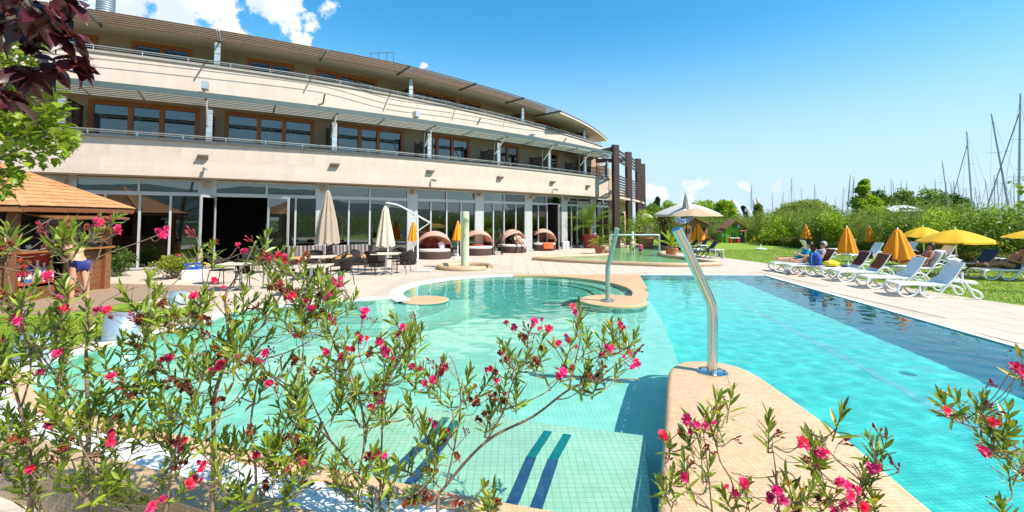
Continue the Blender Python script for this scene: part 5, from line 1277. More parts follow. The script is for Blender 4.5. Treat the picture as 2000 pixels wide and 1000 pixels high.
# ---- potted plants
def pot(t, r0, r1, h, mat_):
    MB().lathe([(r0, 0), (r1, h*.86), (r1*1.08, h*.86), (r1*1.08, h), (r1*.95, h), (r1*.93, h*.92), (0, h*.92)], 28).build('pot', mat_, t, smooth=True)
def frond(m, base, az, el, L_, nleaf, ll, lw, curve=.9, vee=.5):
    pts = []; d = Vector((math.cos(az)*math.cos(el), math.sin(az)*math.cos(el), math.sin(el))); p = Vector(base); N_ = 10
    for i in range(N_+1):
        pts.append(p.copy()); p = p+d*(L_/N_); d = (d+Vector((0, 0, -curve/N_))).normalized()
    m.tube(pts, [.014*(1-.8*i/N_)+.002 for i in range(N_+1)], 4)
    for i in range(nleaf):
        f = .18+.8*i/nleaf; x = f*N_; k = min(int(x), N_-1); q = pts[k].lerp(pts[k+1], x-k); tg = (pts[k+1]-pts[k]).normalized(); sd = tg.cross(Vector((0, 0, 1))).normalized(); up = sd.cross(tg)
        for s in (-1, 1):
            dr = (sd*s*.8+tg*.55+up*vee).normalized(); L2 = ll*(.5+.5*math.sin(min(1, f*1.25)*math.pi*.8)); e = q+dr*L2+Vector((0, 0, -.1*L2)); w_ = tg*lw/2; mid = q+dr*L2*.4
            m.add([q, mid+w_, e, mid-w_], [(0, 1, 2, 3)])
def palm(name, label, base, potr, poth, potm, nf, L_, ll, lw, mat_, seed, trunk=.3, elr=(20, 80), cat='palm', grp=None, curve=1.0):
    rg = random.Random(seed); t = thing(name, label, cat, base, 0, grp); pot(t, potr*.78, potr, poth, potm)
    MB().tube([(0, 0, poth*.8), (0, 0, poth+trunk)], [.09, .12], 10).build('stem', M('palm fibre', (.30, .17, .06), .9, var=.3, vscale=30), t, smooth=True)
    for k in range(nf):
        m = MB(); frond(m, (0, 0, poth+trunk-.03), k*2.399+rg.random()*.3, R_(rg.uniform(*elr)), L_*rg.uniform(.8, 1.1), 22, ll, lw, curve); m.build('frond', mat_, t)
    return t
b = P(1153, 485, 0); palm('potted_palm', 'tall feathery palm in a big dark red pot by the glazing', b, .52, .92, redpot, 18, 1.9, .5, .035, g_mid, 3, .35, (25, 85), 'palm', curve=1.3)
b = P(1172, 496.5, 0); palm('potted_cycad', 'yellow-green cycad in a terracotta pot left of the paddling pool', b, .30, .42, terracotta, 16, .85, .17, .04, g_yel, 4, .08, (10, 70), 'cycad', 'potted cycads', .8)
b = P(1311, 500.5, 0); palm('potted_cycad', 'green cycad in a round terracotta pot beside the dark loungers', b, .30, .45, terracotta, 14, .85, .16, .04, g_light, 5, .1, (25, 80), 'cycad', 'potted cycads', .7)
pinkf = M('pink petals', (.70, .018, .10), .55, col2=(.85, .085, .24), vscale=30, orand=.38, trans=.3)
redf = M('red petals', (.62, .03, .02), .6, var=.2, trans=.2)
whitef = M('cream petals', (.75, .68, .5), .6, var=.1, trans=.2)
def bush(name, label, base, h, r, mat_, seed, flowers=None, nfl=0, potted=None, per=700, cat='shrub', ln=.16, wd=.04, grp=None):
    rg = np.random.default_rng(seed); t = thing(name, label, cat, base, 0, grp); z0 = 0
    if potted: pot(t, potted[0]*.75, potted[0], potted[1], potted[2]); z0 = potted[1]
    cl_ = [((rg.normal()*r*.4, rg.normal()*r*.4, z0+h*(.25+.6*rg.random())), np.array([r*.5, r*.5, h*.28])) for _ in range(9)]
    crown(t, 'foliage', cl_, per//9, ln, wd, mat_, rg, .3)
    m = MB()
    for c, _ in cl_: m.tube([(0, 0, z0*.8), (c[0]*.4, c[1]*.4, z0+.3*(c[2]-z0)), c], [.025, .015, .006], 5)
    m.build('stems', bark, t)
    if flowers:
        fm = MB(); n = 7; fm.add([(0, 0, 0)]+[(.5*math.cos(2*math.pi*k/n)*(1 if k % 2 else .7), .5*math.sin(2*math.pi*k/n)*(1 if k % 2 else .7), .2) for k in range(n)], [(0, k+1, (k+1) % n+1) for k in range(n)]); fme = fm.mesh('blossom', flowers)
        for k in range(nfl):
            p, d = blob_points(1, (0, 0, z0+h*.55), (r*.9, r*.9, h*.5), rg, .85); o = obj('blossom', fme, t, p[0]); s_ = .1*(.7+.6*rg.random()); o.scale = (s_, s_, s_); o.rotation_euler = tuple(rg.uniform(-1.2, 1.2, 3))
    return t
for i, (px, Y, yt, w, mt_, lab) in enumerate([(1530, 40, 418, 2.6, g_light, 'round light green bush at the left end of the reeds'), (1608, 37, 412, 2.4, g_mid, 'round green bush in the reeds below the willow'), (1640, 34, 420, 2.0, g_light, 'pale bush left of the young tree in the reeds'), (1760, 27.5, 418, 2.2, g_mid, 'leafy bush in front of the reeds above the open parasols'), (1868, 24.5, 400, 2.4, g_light, 'tall light bush among the reeds right of the open parasols'), (1962, 22, 408, 2.0, g_mid, 'green bush among the reeds near the right edge')]):
    Y = 20.8/((px-1000)/FPX); q = at(px, Y); bush('shrub', lab, q, ztop(px, yt, Y), w*.62, mt_, 80+i, None, 0, None, 2600, 'shrub', .16, .08, 'bushes among the reeds')
bush('potted_shrub', 'green shrub with white blooms in the terracotta tub behind the paddling pool', P(1262, 484, 0), 1.75, .95, g_light, 11, whitef, 16, (.55, .75, terracotta), 1500)
bush('shrub', 'leafy oleander with pink blooms between the palm and the timber frame', P(1203, 483, 0), 2.1, .9, g_mid, 12, pinkf, 14, None, 1600)
bush('potted_shrub', 'shrub with scarlet blooms in a dark planter by the paddling pool', P(1297, 482, 0), 1.5, .55, leaf_m('dark red leaf', (.09, .02, .015), (.14, .05, .02)), 13, redf, 22, (.4, .85, M('brown planter', (.06, .03, .02), .6)), 900)
bush('shrub', 'tall pale oleander beside the off-white parasol', P(1318, 480, 0), 2.2, 1.1, g_mid, 14, whitef, 12, None, 1700)
bush('shrub', 'green shrub at the foot of the dark timber frame', P(1222, 480, 0), 1.3, .7, g_mid, 15, None, 0, None, 1000)
bush('shrub', 'bushy oleander left of the brown playhouse', P(1290, 476, 0), 2.4, 1.2, leaf_m('olive leaf', (.10, .11, .02), (.2, .17, .05)), 16, whitef, 10, None, 1600)
bush('shrub', 'yellow-green rounded shrub at the edge of the patio by a blue tub', P(338, 545, 0), .8, .55, g_yel, 17, redf, 8, None, 1600, ln=.09, wd=.04)
bush('shrub', 'dark green shrub against the glazing left of the terrace door', P(232, 540, 0), .9, .4, g_dark, 18, None, 0, None, 700)
tub = thing('blue_tub', 'bright blue plastic tub on a white block at the patio edge', 'tub', P(378, 546, 0), .2)
MB().box(0, 0, .16, .55, .38, .32).build('block', white_plastic, tub, bevel=.02); m = MB(); m.add([(x*.2*k, y*.15*k, z) for z, k in ((.32, .85), (.52, 1.0)) for x, y in ((-1, -1), (1, -1), (1, 1), (-1, 1))], [(0, 1, 5, 4), (1, 2, 6, 5), (2, 3, 7, 6), (3, 0, 4, 7), (3, 2, 1, 0)]); m.build('tub', M('blue plastic', (.01, .10, .50), .4), tub)
MB().box(0, -.158, .45, .16, .006, .06).build('tub_print', white_plastic, tub)

# ================================================================ oleanders in front of the camera
ol_leaf = M('oleander leaf', (.145, .205, .014), .33, col2=(.32, .37, .035), vscale=14, island=.45, orand=0, trans=.38)
ol_leaf_y = M('oleander leaf yellowing', (.42, .30, .01), .5, var=.25, vscale=12, island=.25, trans=.35)
ol_stem = M('oleander stem', (.22, .15, .095), .8, var=.25, vscale=30)
wither = M('withered blossom', (.30, .075, .015), .9, col2=(.13, .02, .015), vscale=25, orand=.4)
budm = M('oleander bud', (.26, .02, .03), .6, var=.25, vscale=20)
def blade(m, base, d, side, L_, W, sag):
    up = side.cross(d); rows = []
    for f, w in ((0, .12), (.22, .75), (.5, 1.0), (.78, .7)):
        c = base+d*(L_*f)-Vector((0, 0, sag*f*f*L_)); rows.append((c-side*W*w/2+up*W*.10*w, c, c+side*W*w/2+up*W*.10*w))
    tip = base+d*L_-Vector((0, 0, sag*L_)); vs_ = [p for r in rows for p in r]+[tip]; fs = []
    for i in range(3):
        for j in range(2): fs.append((i*3+j, i*3+j+1, i*3+j+4, i*3+j+3))
    fs += [(9, 10, 12), (10, 11, 12)]; m.add(vs_, fs)
def spray_mesh(seed, nwh, mat_):
    rg = random.Random(seed); m = MB(); H = .13
    for w in range(nwh):
        z = H*w/max(1, nwh-1); f = w/max(1, nwh-1)
        for k in range(3):
            if rg.random() < .1: continue
            az = k*2.094+w*1.05+rg.uniform(-.3, .3); el = R_(rg.uniform(18, 40)+38*f); d = Vector((math.cos(az)*math.cos(el), math.sin(az)*math.cos(el), math.sin(el))); sd = d.cross(Vector((0, 0, 1))).normalized(); sd = (sd+d.cross(sd)*rg.uniform(-.5, .5)).normalized()
            blade(m, Vector((0, 0, z)), d, sd, rg.uniform(.085, .135)*(1-.25*f), rg.uniform(.015, .021), rg.uniform(-.05, .3))
    m.tube([(0, 0, -.02), (0, 0, H)], [.0035, .002], 4)
    return m.mesh('leafy_shoot', mat_, False)
SPR = [spray_mesh(s, random.choice([4, 5, 6]), ol_leaf) for s in range(8)]; SPY = [spray_mesh(50+s, 2, ol_leaf_y) for s in range(2)]
def flower_mesh(seed, mat_, R=.026):
    rg = random.Random(seed); m = MB()
    for ring_, (n, el, rr) in enumerate([(6, 15, 1.0), (5, 42, .85), (4, 66, .6)]):
        for k in range(n):
            a = 2*math.pi*(k+rg.random()*.4)/n+ring_; e = R_(el+rg.uniform(-10, 10)); d = Vector((math.cos(a)*math.cos(e), math.sin(a)*math.cos(e), math.sin(e))); sd = Vector((-math.sin(a), math.cos(a), 0)); r = R*rr*rg.uniform(.85, 1.2); c = Vector((0, 0, .004*ring_)); w = r*.62
            m.add([c, c+d*r*.5-sd*w*.55, c+d*r*.5+Vector((0, 0, -r*.12)), c+d*r*.5+sd*w*.55, c+d*r*.95-sd*w*.5+Vector((0, 0, r*rg.uniform(-.1, .25))), c+d*r*1.08+Vector((0, 0, r*rg.uniform(-.2, .1))), c+d*r*.95+sd*w*.5+Vector((0, 0, r*rg.uniform(-.1, .25)))], [(0, 1, 2), (0, 2, 3), (1, 4, 5, 2), (2, 5, 6, 3)])
    m.tube([(0, 0, -.03), (0, 0, 0)], [.002, .004], 5); return m.mesh('flower', mat_, False)
FLW = [flower_mesh(s, pinkf) for s in range(4)]; WTH = [flower_mesh(70+s, wither, .017) for s in range(3)]
def bud_mesh(seed):
    rg = random.Random(seed); m = MB()
    for k in range(6):
        d = Vector((rg.uniform(-.6, .6), rg.uniform(-.6, .6), 1)).normalized(); a = d*rg.uniform(.02, .05); m.tube([(0, 0, 0), a], [.0012, .0012], 3); m.tube([a, a+d*.006, a+d*.016, a+d*.022], [.001, .0045, .004, .0008], 5)
    return m.mesh('bud_cluster', budm, True)
BUD = [bud_mesh(s) for s in range(3)]
def shrub(label, stems, regions, flowers, seed, Y0, basepx, nwither, nbud, yvar=.3, dens=.62):
    dens = {3: .7, 4: .7, 5: .66}.get(seed, dens); rg = random.Random(seed); base = D(basepx, 700, Y0); base.z = LOW
    t = thing('oleander_shrub', label, 'shrub', base, 0, 'flowering oleanders in the foreground'); samples = []
    def W(x, y, k=0.0): return D(x, y, Y0+k)
    for (pl, r0, dep) in stems:
        pts = [W(x, y, dep*i/max(1, len(pl)-1)) for i, (x, y) in enumerate(pl)]; pts = bez(pts, 5); n = len(pts)
        m = MB(); m.tube([p-base for p in pts], [max(.0028, r0*(1-.75*i/n))*(1+.06*math.sin(i*1.7)) for i in range(n)], 7); m.build('stem', ol_stem, t, smooth=True, autosm=False)
        samples += [(p, max(.0025, r0*(1-.75*i/n))) for i, p in enumerate(pts)]
    def attach(tip, r=.0025):
        best = None; bd = 9
        for p, rr in samples:
            if p.z > tip.z-.02: continue
            d = (p-tip).length*(1.0+.4*max(0, (tip.xy-p.xy).length-.25))
            if d < bd: bd = d; best = p
        if best is None: best = min(samples, key=lambda s: (s[0]-tip).length)[0]
        mid = best.lerp(tip, .5)+Vector((rg.uniform(-.03, .03), rg.uniform(-.03, .03), -.03)); pts = bez([best, mid, tip], 4)
        return best, pts
    twigs = MB(); tips = []
    for (cx_, cy_, rx_, ry_, cnt) in regions:
        for _ in range(max(2, int(cnt*dens+.5))):
            a = rg.random()*2*math.pi; q = math.sqrt(rg.random()); px, py = cx_+rx_*q*math.cos(a), cy_+ry_*q*math.sin(a); tip = W(px, py, rg.uniform(-yvar, yvar)); tips.append(tip)
    tips.sort(key=lambda p: p.z)
    for tip in tips:
        b_, pts = attach(tip); twigs.tube([p-base for p in pts], [.0045, .0042, .004, .0038, .0035, .0033, .003, .003, .0028], 5); samples += [(p, .003) for p in pts[4:]]
        d = (pts[-1]-pts[-3]).normalized()*.8+Vector((rg.uniform(-.3, .3), rg.uniform(-.3, .3), .55)); d.normalize()
        me = rg.choice(SPR) if rg.random() > .05 else rg.choice(SPY); o = obj('leafy_shoot', me, t, tip-base-d*.05); qd = d.to_track_quat('Z', 'Y'); o.rotation_mode = 'QUATERNION'; o.rotation_quaternion = qd @ Euler((0, 0, rg.random()*6.28)).to_quaternion(); s = rg.uniform(.75, 1.15); o.scale = (s, s, s)
    def head(px, py, mes, nm, sc, k):
        tip = W(px, py, k); b_, pts = attach(tip); twigs.tube([p-base for p in pts], .002, 4); o = obj(nm, rg.choice(mes), t, tip-base); toc = Vector((rg.uniform(-.6, .6), -.6+rg.uniform(-.5, .4), rg.uniform(.2, 1))).normalized(); o.rotation_mode = 'QUATERNION'; o.rotation_quaternion = toc.to_track_quat('Z', 'Y'); o.scale = (sc, sc, sc)
    for (px, py) in flowers:
        k0 = rg.uniform(-.3, -.1); head(px, py, FLW, 'flower', rg.uniform(.8, 1.15), k0)
        for _ in range(rg.choice([0, 1, 1, 2])): head(px+rg.uniform(-17, 17), py+rg.uniform(-12, 14), FLW, 'flower', rg.uniform(.45, .8), k0+rg.uniform(-.04, .04))
    allr = [r for r in regions]
    for k in range(nwither+nbud):
        cx_, cy_, rx_, ry_, _ = rg.choice(allr); px, py = cx_+rx_*rg.uniform(-1, 1), cy_+ry_*rg.uniform(-1, .7)
        if k < nwither:
            for _ in range(rg.randint(2, 5)): head(px+rg.uniform(-12, 12), py+rg.uniform(-10, 10), WTH, 'withered_flower', rg.uniform(.8, 1.2), rg.uniform(-.25, .1))
        else: head(px, py-15, BUD, 'bud_cluster', rg.uniform(.9, 1.4), rg.uniform(-.2, .1))
    twigs.build('twigs', ol_stem, t)['kind'] = 'stuff'; return t
shrub('tall leftmost oleander with pale forked trunk before the bar', [([(175, 1180), (168, 930), (173, 860), (170, 760), (168, 690), (170, 650), (167, 569)], .017, .2), ([(167, 569), (140, 542), (105, 530), (102, 500), (96, 476)], .006, -.1), ([(167, 569), (182, 520), (198, 500), (275, 472), (313, 457)], .006, .1), ([(190, 508), (198, 476), (188, 448)], .004, 0), ([(172, 650), (192, 600), (224, 578), (268, 560)], .006, .1),
    ([(173, 860), (150, 800), (120, 750), (85, 700), (40, 640), (30, 600)], .008, -.2), ([(60, 1150), (60, 920), (40, 800), (15, 720), (0, 690)], .012, -.2), ([(120, 1150), (70, 930), (133, 900), (280, 867)], .008, .1), ([(40, 800), (60, 700), (20, 560), (15, 490)], .006, 0)],
    [(50, 790, 90, 190, 62), (180, 760, 120, 120, 38), (30, 560, 45, 70, 8), (100, 630, 90, 60, 18), (235, 640, 90, 60, 12), (110, 905, 160, 90, 46), (205, 450, 30, 18, 4), (150, 480, 60, 25, 5), (98, 475, 20, 12, 3), (15, 480, 20, 15, 2)],
    [(318, 459), (198, 436), (232, 446), (210, 607), (190, 606), (132, 603), (118, 580), (38, 628), (95, 538), (48, 535), (112, 690), (80, 728), (218, 738), (96, 830), (105, 828), (214, 846), (218, 864), (300, 990), (292, 1000), (60, 915)], 3, 2.75, 150, 22, 14)
shrub('dense oleander left of centre with many pink double blossoms', [([(410, 1190), (415, 980), (417, 860), (419, 776), (443, 695), (447, 668), (443, 620), (440, 578), (455, 551), (479, 515), (500, 470)], .014, .15), ([(419, 776), (452, 692), (512, 638), (560, 600)], .007, .1), ([(300, 1170), (330, 950), (350, 850), (395, 740), (400, 690)], .010, -.2), ([(480, 1180), (500, 950), (490, 840), (500, 760), (520, 700)], .010, .1), ([(443, 620), (400, 560), (395, 500)], .005, -.1), ([(512, 638), (560, 560), (600, 520), (640, 515)], .006, .1), ([(447, 668), (380, 640), (330, 600)], .005, 0)],
    [(430, 650, 110, 90, 36), (320, 730, 100, 90, 30), (470, 800, 120, 110, 42), (290, 905, 150, 90, 48), (560, 590, 100, 55, 22), (625, 625, 70, 55, 16), (500, 505, 30, 30, 5), (480, 930, 130, 70, 42), (392, 490, 30, 25, 4), (560, 520, 45, 35, 8), (320, 620, 70, 50, 12)],
    [(478, 491), (557, 510), (545, 500), (380, 577), (420, 548), (432, 710), (505, 708), (425, 718), (525, 750), (520, 690), (465, 700), (372, 945), (380, 938), (318, 975), (415, 905), (400, 908), (500, 890), (570, 578), (555, 905), (330, 700), (610, 604), (598, 590), (345, 870)], 4, 2.8, 410, 34, 18)
shrub('spreading oleander with a long dark bough arching right over the pool', [([(860, 1180), (855, 990), (870, 950), (950, 862), (1042, 813), (1110, 762), (1160, 745), (1215, 740), (1250, 742)], .012, .1), ([(950, 862), (985, 800), (1000, 750), (1030, 700), (1045, 650)], .006, -.1), ([(985, 800), (1060, 770), (1095, 738)], .005, .1), ([(1110, 762), (1125, 700), (1135, 645), (1120, 605)], .005, 0), ([(1150, 747), (1185, 700), (1205, 645)], .005, .1), ([(1160, 745), (1200, 715), (1240, 690)], .004, 0),
    ([(760, 1190), (742, 990), (700, 930), (645, 860), (600, 820), (560, 800)], .011, -.1), ([(700, 930), (712, 860), (705, 790), (688, 735), (665, 660), (645, 600)], .008, .1), ([(742, 990), (745, 880), (752, 780), (780, 690), (800, 640)], .008, .1), ([(870, 950), (890, 860), (900, 780), (890, 720), (878, 695)], .006, 0), ([(752, 780), (720, 740), (700, 680), (712, 615)], .005, -.1), ([(645, 860), (600, 760), (590, 690)], .006, 0)],
    [(700, 700, 100, 70, 30), (640, 790, 110, 80, 26), (765, 760, 70, 70, 18), (760, 945, 120, 50, 34), (880, 745, 40, 60, 9), (925, 800, 55, 50, 9), (1015, 680, 45, 45, 9), (1075, 710, 40, 35, 7), (1150, 650, 40, 50, 8), (1205, 700, 45, 50, 11), (590, 920, 80, 60, 18), (860, 880, 50, 50, 8), (990, 760, 40, 40, 6), (1140, 745, 60, 20, 7), (920, 985, 60, 15, 6), (790, 660, 40, 30, 7)],
    [(713, 610), (655, 552), (662, 556), (640, 574), (612, 726), (735, 772), (724, 797), (755, 690), (742, 668), (748, 684), (690, 682), (703, 662), (788, 640), (806, 717), (590, 905), (598, 900), (735, 886), (720, 892), (1005, 640), (1042, 628), (1070, 642), (1090, 672), (1110, 666), (1098, 726), (1092, 735), (1118, 600), (1211, 634), (1240, 708), (1230, 690), (1246, 714), (1190, 682), (958, 722), (970, 745), (845, 742), (870, 720), (670, 700), (640, 690), (850, 830)], 5, 2.9, 800, 26, 22)
shrub('low oleander with magenta blossoms in front of the orange peninsula', [([(1410, 1180), (1391, 1000), (1384, 930), (1378, 872), (1372, 835)], .006, 0), ([(1500, 1180), (1440, 990), (1429, 939), (1407, 901), (1400, 859), (1407, 792), (1404, 765)], .006, 0), ([(1530, 1180), (1522, 1000), (1516, 930), (1511, 888), (1506, 868)], .006, 0), ([(1560, 1180), (1564, 1000), (1567, 958), (1589, 949), (1628, 953), (1676, 984)], .008, .05), ([(1516, 930), (1474, 933), (1429, 923)], .004, 0), ([(1700, 1180), (1676, 984), (1688, 945), (1698, 923), (1711, 904), (1704, 869), (1701, 850)], .006, 0), ([(1688, 945), (1634, 897), (1602, 862), (1570, 835)], .005, 0), ([(1567, 958), (1545, 925), (1516, 922)], .004, 0), ([(1391, 1000), (1350, 960), (1320, 975), (1310, 1000)], .004, 0)],
    [(1345, 870, 45, 35, 7), (1400, 870, 40, 50, 6), (1405, 790, 25, 22, 3), (1506, 860, 14, 14, 4), (1620, 870, 40, 35, 7), (1600, 900, 50, 30, 5), (1705, 890, 30, 40, 5), (1480, 970, 70, 30, 9), (1560, 985, 90, 20, 8), (1710, 965, 50, 40, 9), (1320, 945, 40, 35, 6), (1370, 930, 30, 40, 5), (1650, 985, 60, 20, 6)],
    [(1342, 820), (1362, 832), (1378, 834), (1294, 852), (1338, 932), (1433, 962), (1452, 945), (1502, 972), (1528, 976), (1520, 962), (1566, 862), (1572, 872), (1606, 886), (1640, 940), (1655, 948), (1662, 968), (1648, 990), (1690, 992), (1672, 958), (1704, 914), (1630, 1000)], 6, 2.5, 1540, 3, 9, .12)
shrub('oleander branches leaning in from the right edge', [([(2160, 1180), (2110, 960), (2010, 890), (1950, 850), (1915, 820), (1880, 790), (1855, 768)], .007, .05), ([(2010, 890), (1960, 880), (1925, 865), (1905, 870)], .004, 0), ([(2110, 960), (2060, 800), (2020, 740), (1988, 722)], .005, 0), ([(2000, 1180), (1960, 1000), (1935, 975), (1925, 970)], .004, 0)],
    [(1885, 795, 40, 25, 8), (1935, 830, 30, 25, 5), (1955, 880, 45, 28, 9), (1990, 940, 30, 30, 5), (1950, 1000, 25, 12, 3), (2010, 750, 20, 25, 3)],
    [(1986, 720), (1992, 728), (1845, 802), (1938, 826), (1918, 878), (1924, 886)], 7, 2.4, 2120, 2, 7, .1)
for (x, lab) in [(-18, 'terracotta pot cut off by the lower left picture corner')]:
    t = thing('terracotta_pot', lab, 'pot', D(x, 1000, 2.95)+Vector((0, 0, -.12)), 0); pot(t, .14, .2, .3, terracotta); t.location.z = LOW; t.scale = (1, 1, 1)
# ================================================================ overhanging trees at the upper left
def leaf_objs(t, name, spots, meshes, limit=300):
    spots.sort(key=lambda s: s[3])
    for (p, q, s, _) in spots[:limit]:
        o = obj(name, random.choice(meshes), t, p); o.rotation_mode = 'QUATERNION'; o.rotation_quaternion = q; o.scale = (s, s, s)
    if len(spots) > limit:
        Vs = []; Fs = []; k = 0
        for (p, q, s, _) in spots[limit:]:
            me = random.choice(meshes); mt = Matrix.LocRotScale(p, q, Vector((s, s, s)))
            for v in me.vertices: Vs.append(mt @ v.co)
            for f in me.polygons: Fs.append(tuple(i+k for i in f.vertices))
            k += len(me.vertices)
        m = MB(); m.v = [tuple(v) for v in Vs]; m.f = Fs; o = m.build('foliage', meshes[0].materials[0], t); o['kind'] = 'stuff'
plum_leaf = M('plum leaf', (.060, .010, .012), .32, col2=(.10, .022, .022), vscale=20, orand=.45, trans=.18)
def ovate(seed, L_=.078, W=.042):
    rg = random.Random(seed); m = MB(); vs_ = []; n = 7
    for i in range(n+1):
        f = i/n; w = W/2*math.sin(math.pi*f**.8)**.9*(1 if f < .85 else .8); z = -.25*L_*f*f; c = .25
        vs_ += [(-w, L_*f, z+c*w+.0015*math.sin(i*2)), (0, L_*f, z), (w, L_*f, z+c*w-.0015*math.sin(i*2))]
    m.add(vs_, [(i*3+j, i*3+j+1, i*3+j+4, i*3+j+3) for i in range(n) for j in range(2)]); m.tube([(0, -.018, .002), (0, 0, 0)], .0012, 4); return m.mesh('leaf', plum_leaf, True)
PL = [ovate(s) for s in range(3)]
plum = thing('plum_tree', 'dark purple-leaved plum branches hanging into the upper left corner', 'tree', (-2.6, 1.2, LOW)); pb = plum.location
MB().tube([(0, 0, 0), (.05, 0, 1.6), (.1, .05, 2.6), (.2, .1, 3.4)], [.09, .075, .06, .03], 10).build('trunk', bark, plum, smooth=True)
br = MB(); sp_ = []; rg = random.Random(5)
for pl, Y in [([(-500, 60), (-150, 50), (0, 40), (80, 20), (140, -10)], 1.35), ([(-500, 160), (-150, 150), (0, 140), (70, 135), (130, 125), (175, 118)], 1.35), ([(-300, -60), (0, -30), (60, 10), (110, 50), (120, 75)], 1.3), ([(-300, 220), (-60, 170), (0, 175), (10, 190)], 1.3), ([(-200, 0), (0, 5), (40, 40), (50, 90)], 1.4)]:
    pts = bez([D(x, y, Y+.02*i) for i, (x, y) in enumerate(pl)], 6); br.tube([p-pb for p in pts], [.010*(1-.8*i/len(pts))+.0015 for i in range(len(pts))], 6)
    for i, p in enumerate(pts):
        if p.x/p.y < -1.35: continue
        for _ in range(2):
            az = rg.random()*6.28; d = Vector((math.cos(az)*.8+.35, math.sin(az)*.8-.1, rg.uniform(-1.1, .15))).normalized(); pos = p+Vector((rg.uniform(-.02, .02), rg.uniform(-.03, .03), rg.uniform(-.02, .01)))
            q = d.to_track_quat('Y', 'Z') @ Euler((0, rg.uniform(-.7, .7), 0)).to_quaternion(); sp_.append((pos-pb, q, rg.uniform(.85, 1.2), p.y))
br.build('branches', bark, plum, smooth=True); leaf_objs(plum, 'leaf', sp_, PL, 300)
maple_leaf = M('maple leaf', (.17, .26, .010), .45, col2=(.30, .36, .015), vscale=9, orand=.3, trans=.45)
def mapleaf(seed):
    rg = random.Random(seed); pr = [(0, 0), (.32, .02), (.5, .25), (.34, .30), (.55, .62), (.30, .58), (.22, .72), (0, 1.05), (-.22, .72), (-.30, .58), (-.55, .62), (-.34, .30), (-.5, .25), (-.32, .02)]
    m = MB(); vs_ = [(0, .35, 0)]+[(x, y, .18*abs(x)-.12*y*y+rg.uniform(-.03, .03)) for x, y in pr]; n = len(pr); m.add(vs_, [(0, i+1, (i+1) % n+1) for i in range(n)]); return m.mesh('leaf', maple_leaf)
ML = [mapleaf(s) for s in range(3)]
maple = thing('maple_tree', 'sunlit yellow-green maple at the left edge in front of the hotel', 'tree', (-8.3, 5.7, 0)); mb_ = maple.location
MB().tube([(0, 0, -.1), (.1, .05, 1.5), (.2, .1, 3.0), (.5, .15, 5.0)], [.16, .14, .11, .04], 10).build('trunk', bark, maple, smooth=True)
br = MB(); sp_ = []; rg = random.Random(9)
for (cx_, cy_, rx_, ry_, cnt) in [(30, 110, 55, 55, 120), (50, 200, 85, 60, 260), (60, 270, 90, 50, 260), (-20, 200, 60, 130, 160), (10, 330, 40, 35, 60), (110, 262, 48, 26, 90), (15, 355, 25, 28, 40), (-60, 60, 60, 80, 80), (105, 225, 30, 30, 40), (70, 80, 25, 15, 20)]:
    c = D(cx_, cy_, 5.6); br.tube([Vector((.2, .1, min(4.2, max(1.8, c.z-1.0)))), (c-mb_)*.6+Vector((0, 0, c.z*.25)), c-mb_], [.035, .02, .006], 6)
    for _ in range(cnt):
        a = rg.random()*6.28; q_ = math.sqrt(rg.random()); Y = 5.6+rg.uniform(-.45, .45); p = D(cx_+rx_*q_*math.cos(a), cy_+ry_*q_*math.sin(a), Y); d = Vector((rg.uniform(-1, 1), rg.uniform(-1, .6), rg.uniform(-1, .25))).normalized()
        nrm = Vector((.35, -.3, .85))+Vector((rg.uniform(-.7, .7), rg.uniform(-.7, .7), rg.uniform(-.3, .3))); q = d.to_track_quat('Y', 'Z'); sp_.append((p-mb_, q, rg.uniform(.075, .125), Y))
br.build('branches', bark, maple, smooth=True); leaf_objs(maple, 'leaf', sp_, ML, 300)
# right edge twig with maple leaves
mt = thing('maple_tree', 'few dark leaves of a tree leaning in at the right edge', 'tree', (14.2, 12, 0)); mb2 = mt.location; sp_ = []
MB().tube([(0, 0, -.1), (.05, 0, 2.2), (-.2, .1, 3.4)], [.1, .08, .03], 8).build('trunk', bark, mt, smooth=True); m = MB()
for (cx_, cy_, cnt) in [(1988, 365, 7), (1996, 400, 9), (1990, 345, 5), (2030, 380, 40), (2060, 330, 60), (2005, 330, 5)]:
    c = D(cx_, cy_, 12); m.tube([Vector((0, 0, 2.4)), c-mb2], [.015, .004], 5)
    for _ in range(cnt): sp_.append((c-mb2+Vector((rg.uniform(-.1, .1), rg.uniform(-.2, .2), rg.uniform(-.12, .12))), Vector((rg.uniform(-1, 1), rg.uniform(-1, .6), rg.uniform(-1, .2))).normalized().to_track_quat('Y', 'Z'), rg.uniform(.1, .17), 8))
m.build('branches', bark, mt); leaf_objs(mt, 'leaf', sp_, ML, 300)
# grass blades on the near lawn patch and along the lawn edge
def blades(name, region_fn, n, seed, h, par=None):
    rg = np.random.default_rng(seed); p = region_fn(rg, n); d = rand_dirs(len(p), 2.0, rg); V, F = leaf_quads(p, d, h*(.6+.8*rg.random(len(p))), .012, rg, .2); o = obj(name, np_mesh(name, V, F, leaf_m('grass blade', (.14, .22, .012), (.25, .33, .02), .3, .3))); return tag(o, 'short mown grass blades', 'grass', kind='stuff')
blades('grass', lambda rg, n: np.stack([rg.uniform(-13.5, -6.7, n), rg.uniform(5.4, 9.0, n), np.full(n, .012)], 1), 26000, 1, .06)
def rl(rg, n):
    y = 9+21*rg.random(n)**1.5; x = np.interp(y, [9, 9.9, 11.2, 20.9, 28.5, 62], [11.6, 11.5, 11.2, 11.15, 9.8, 9.8])+.03+8*rg.random(n); return np.stack([x, y, np.full(n, -.01)], 1)
blades('grass', rl, 60000, 2, .06)

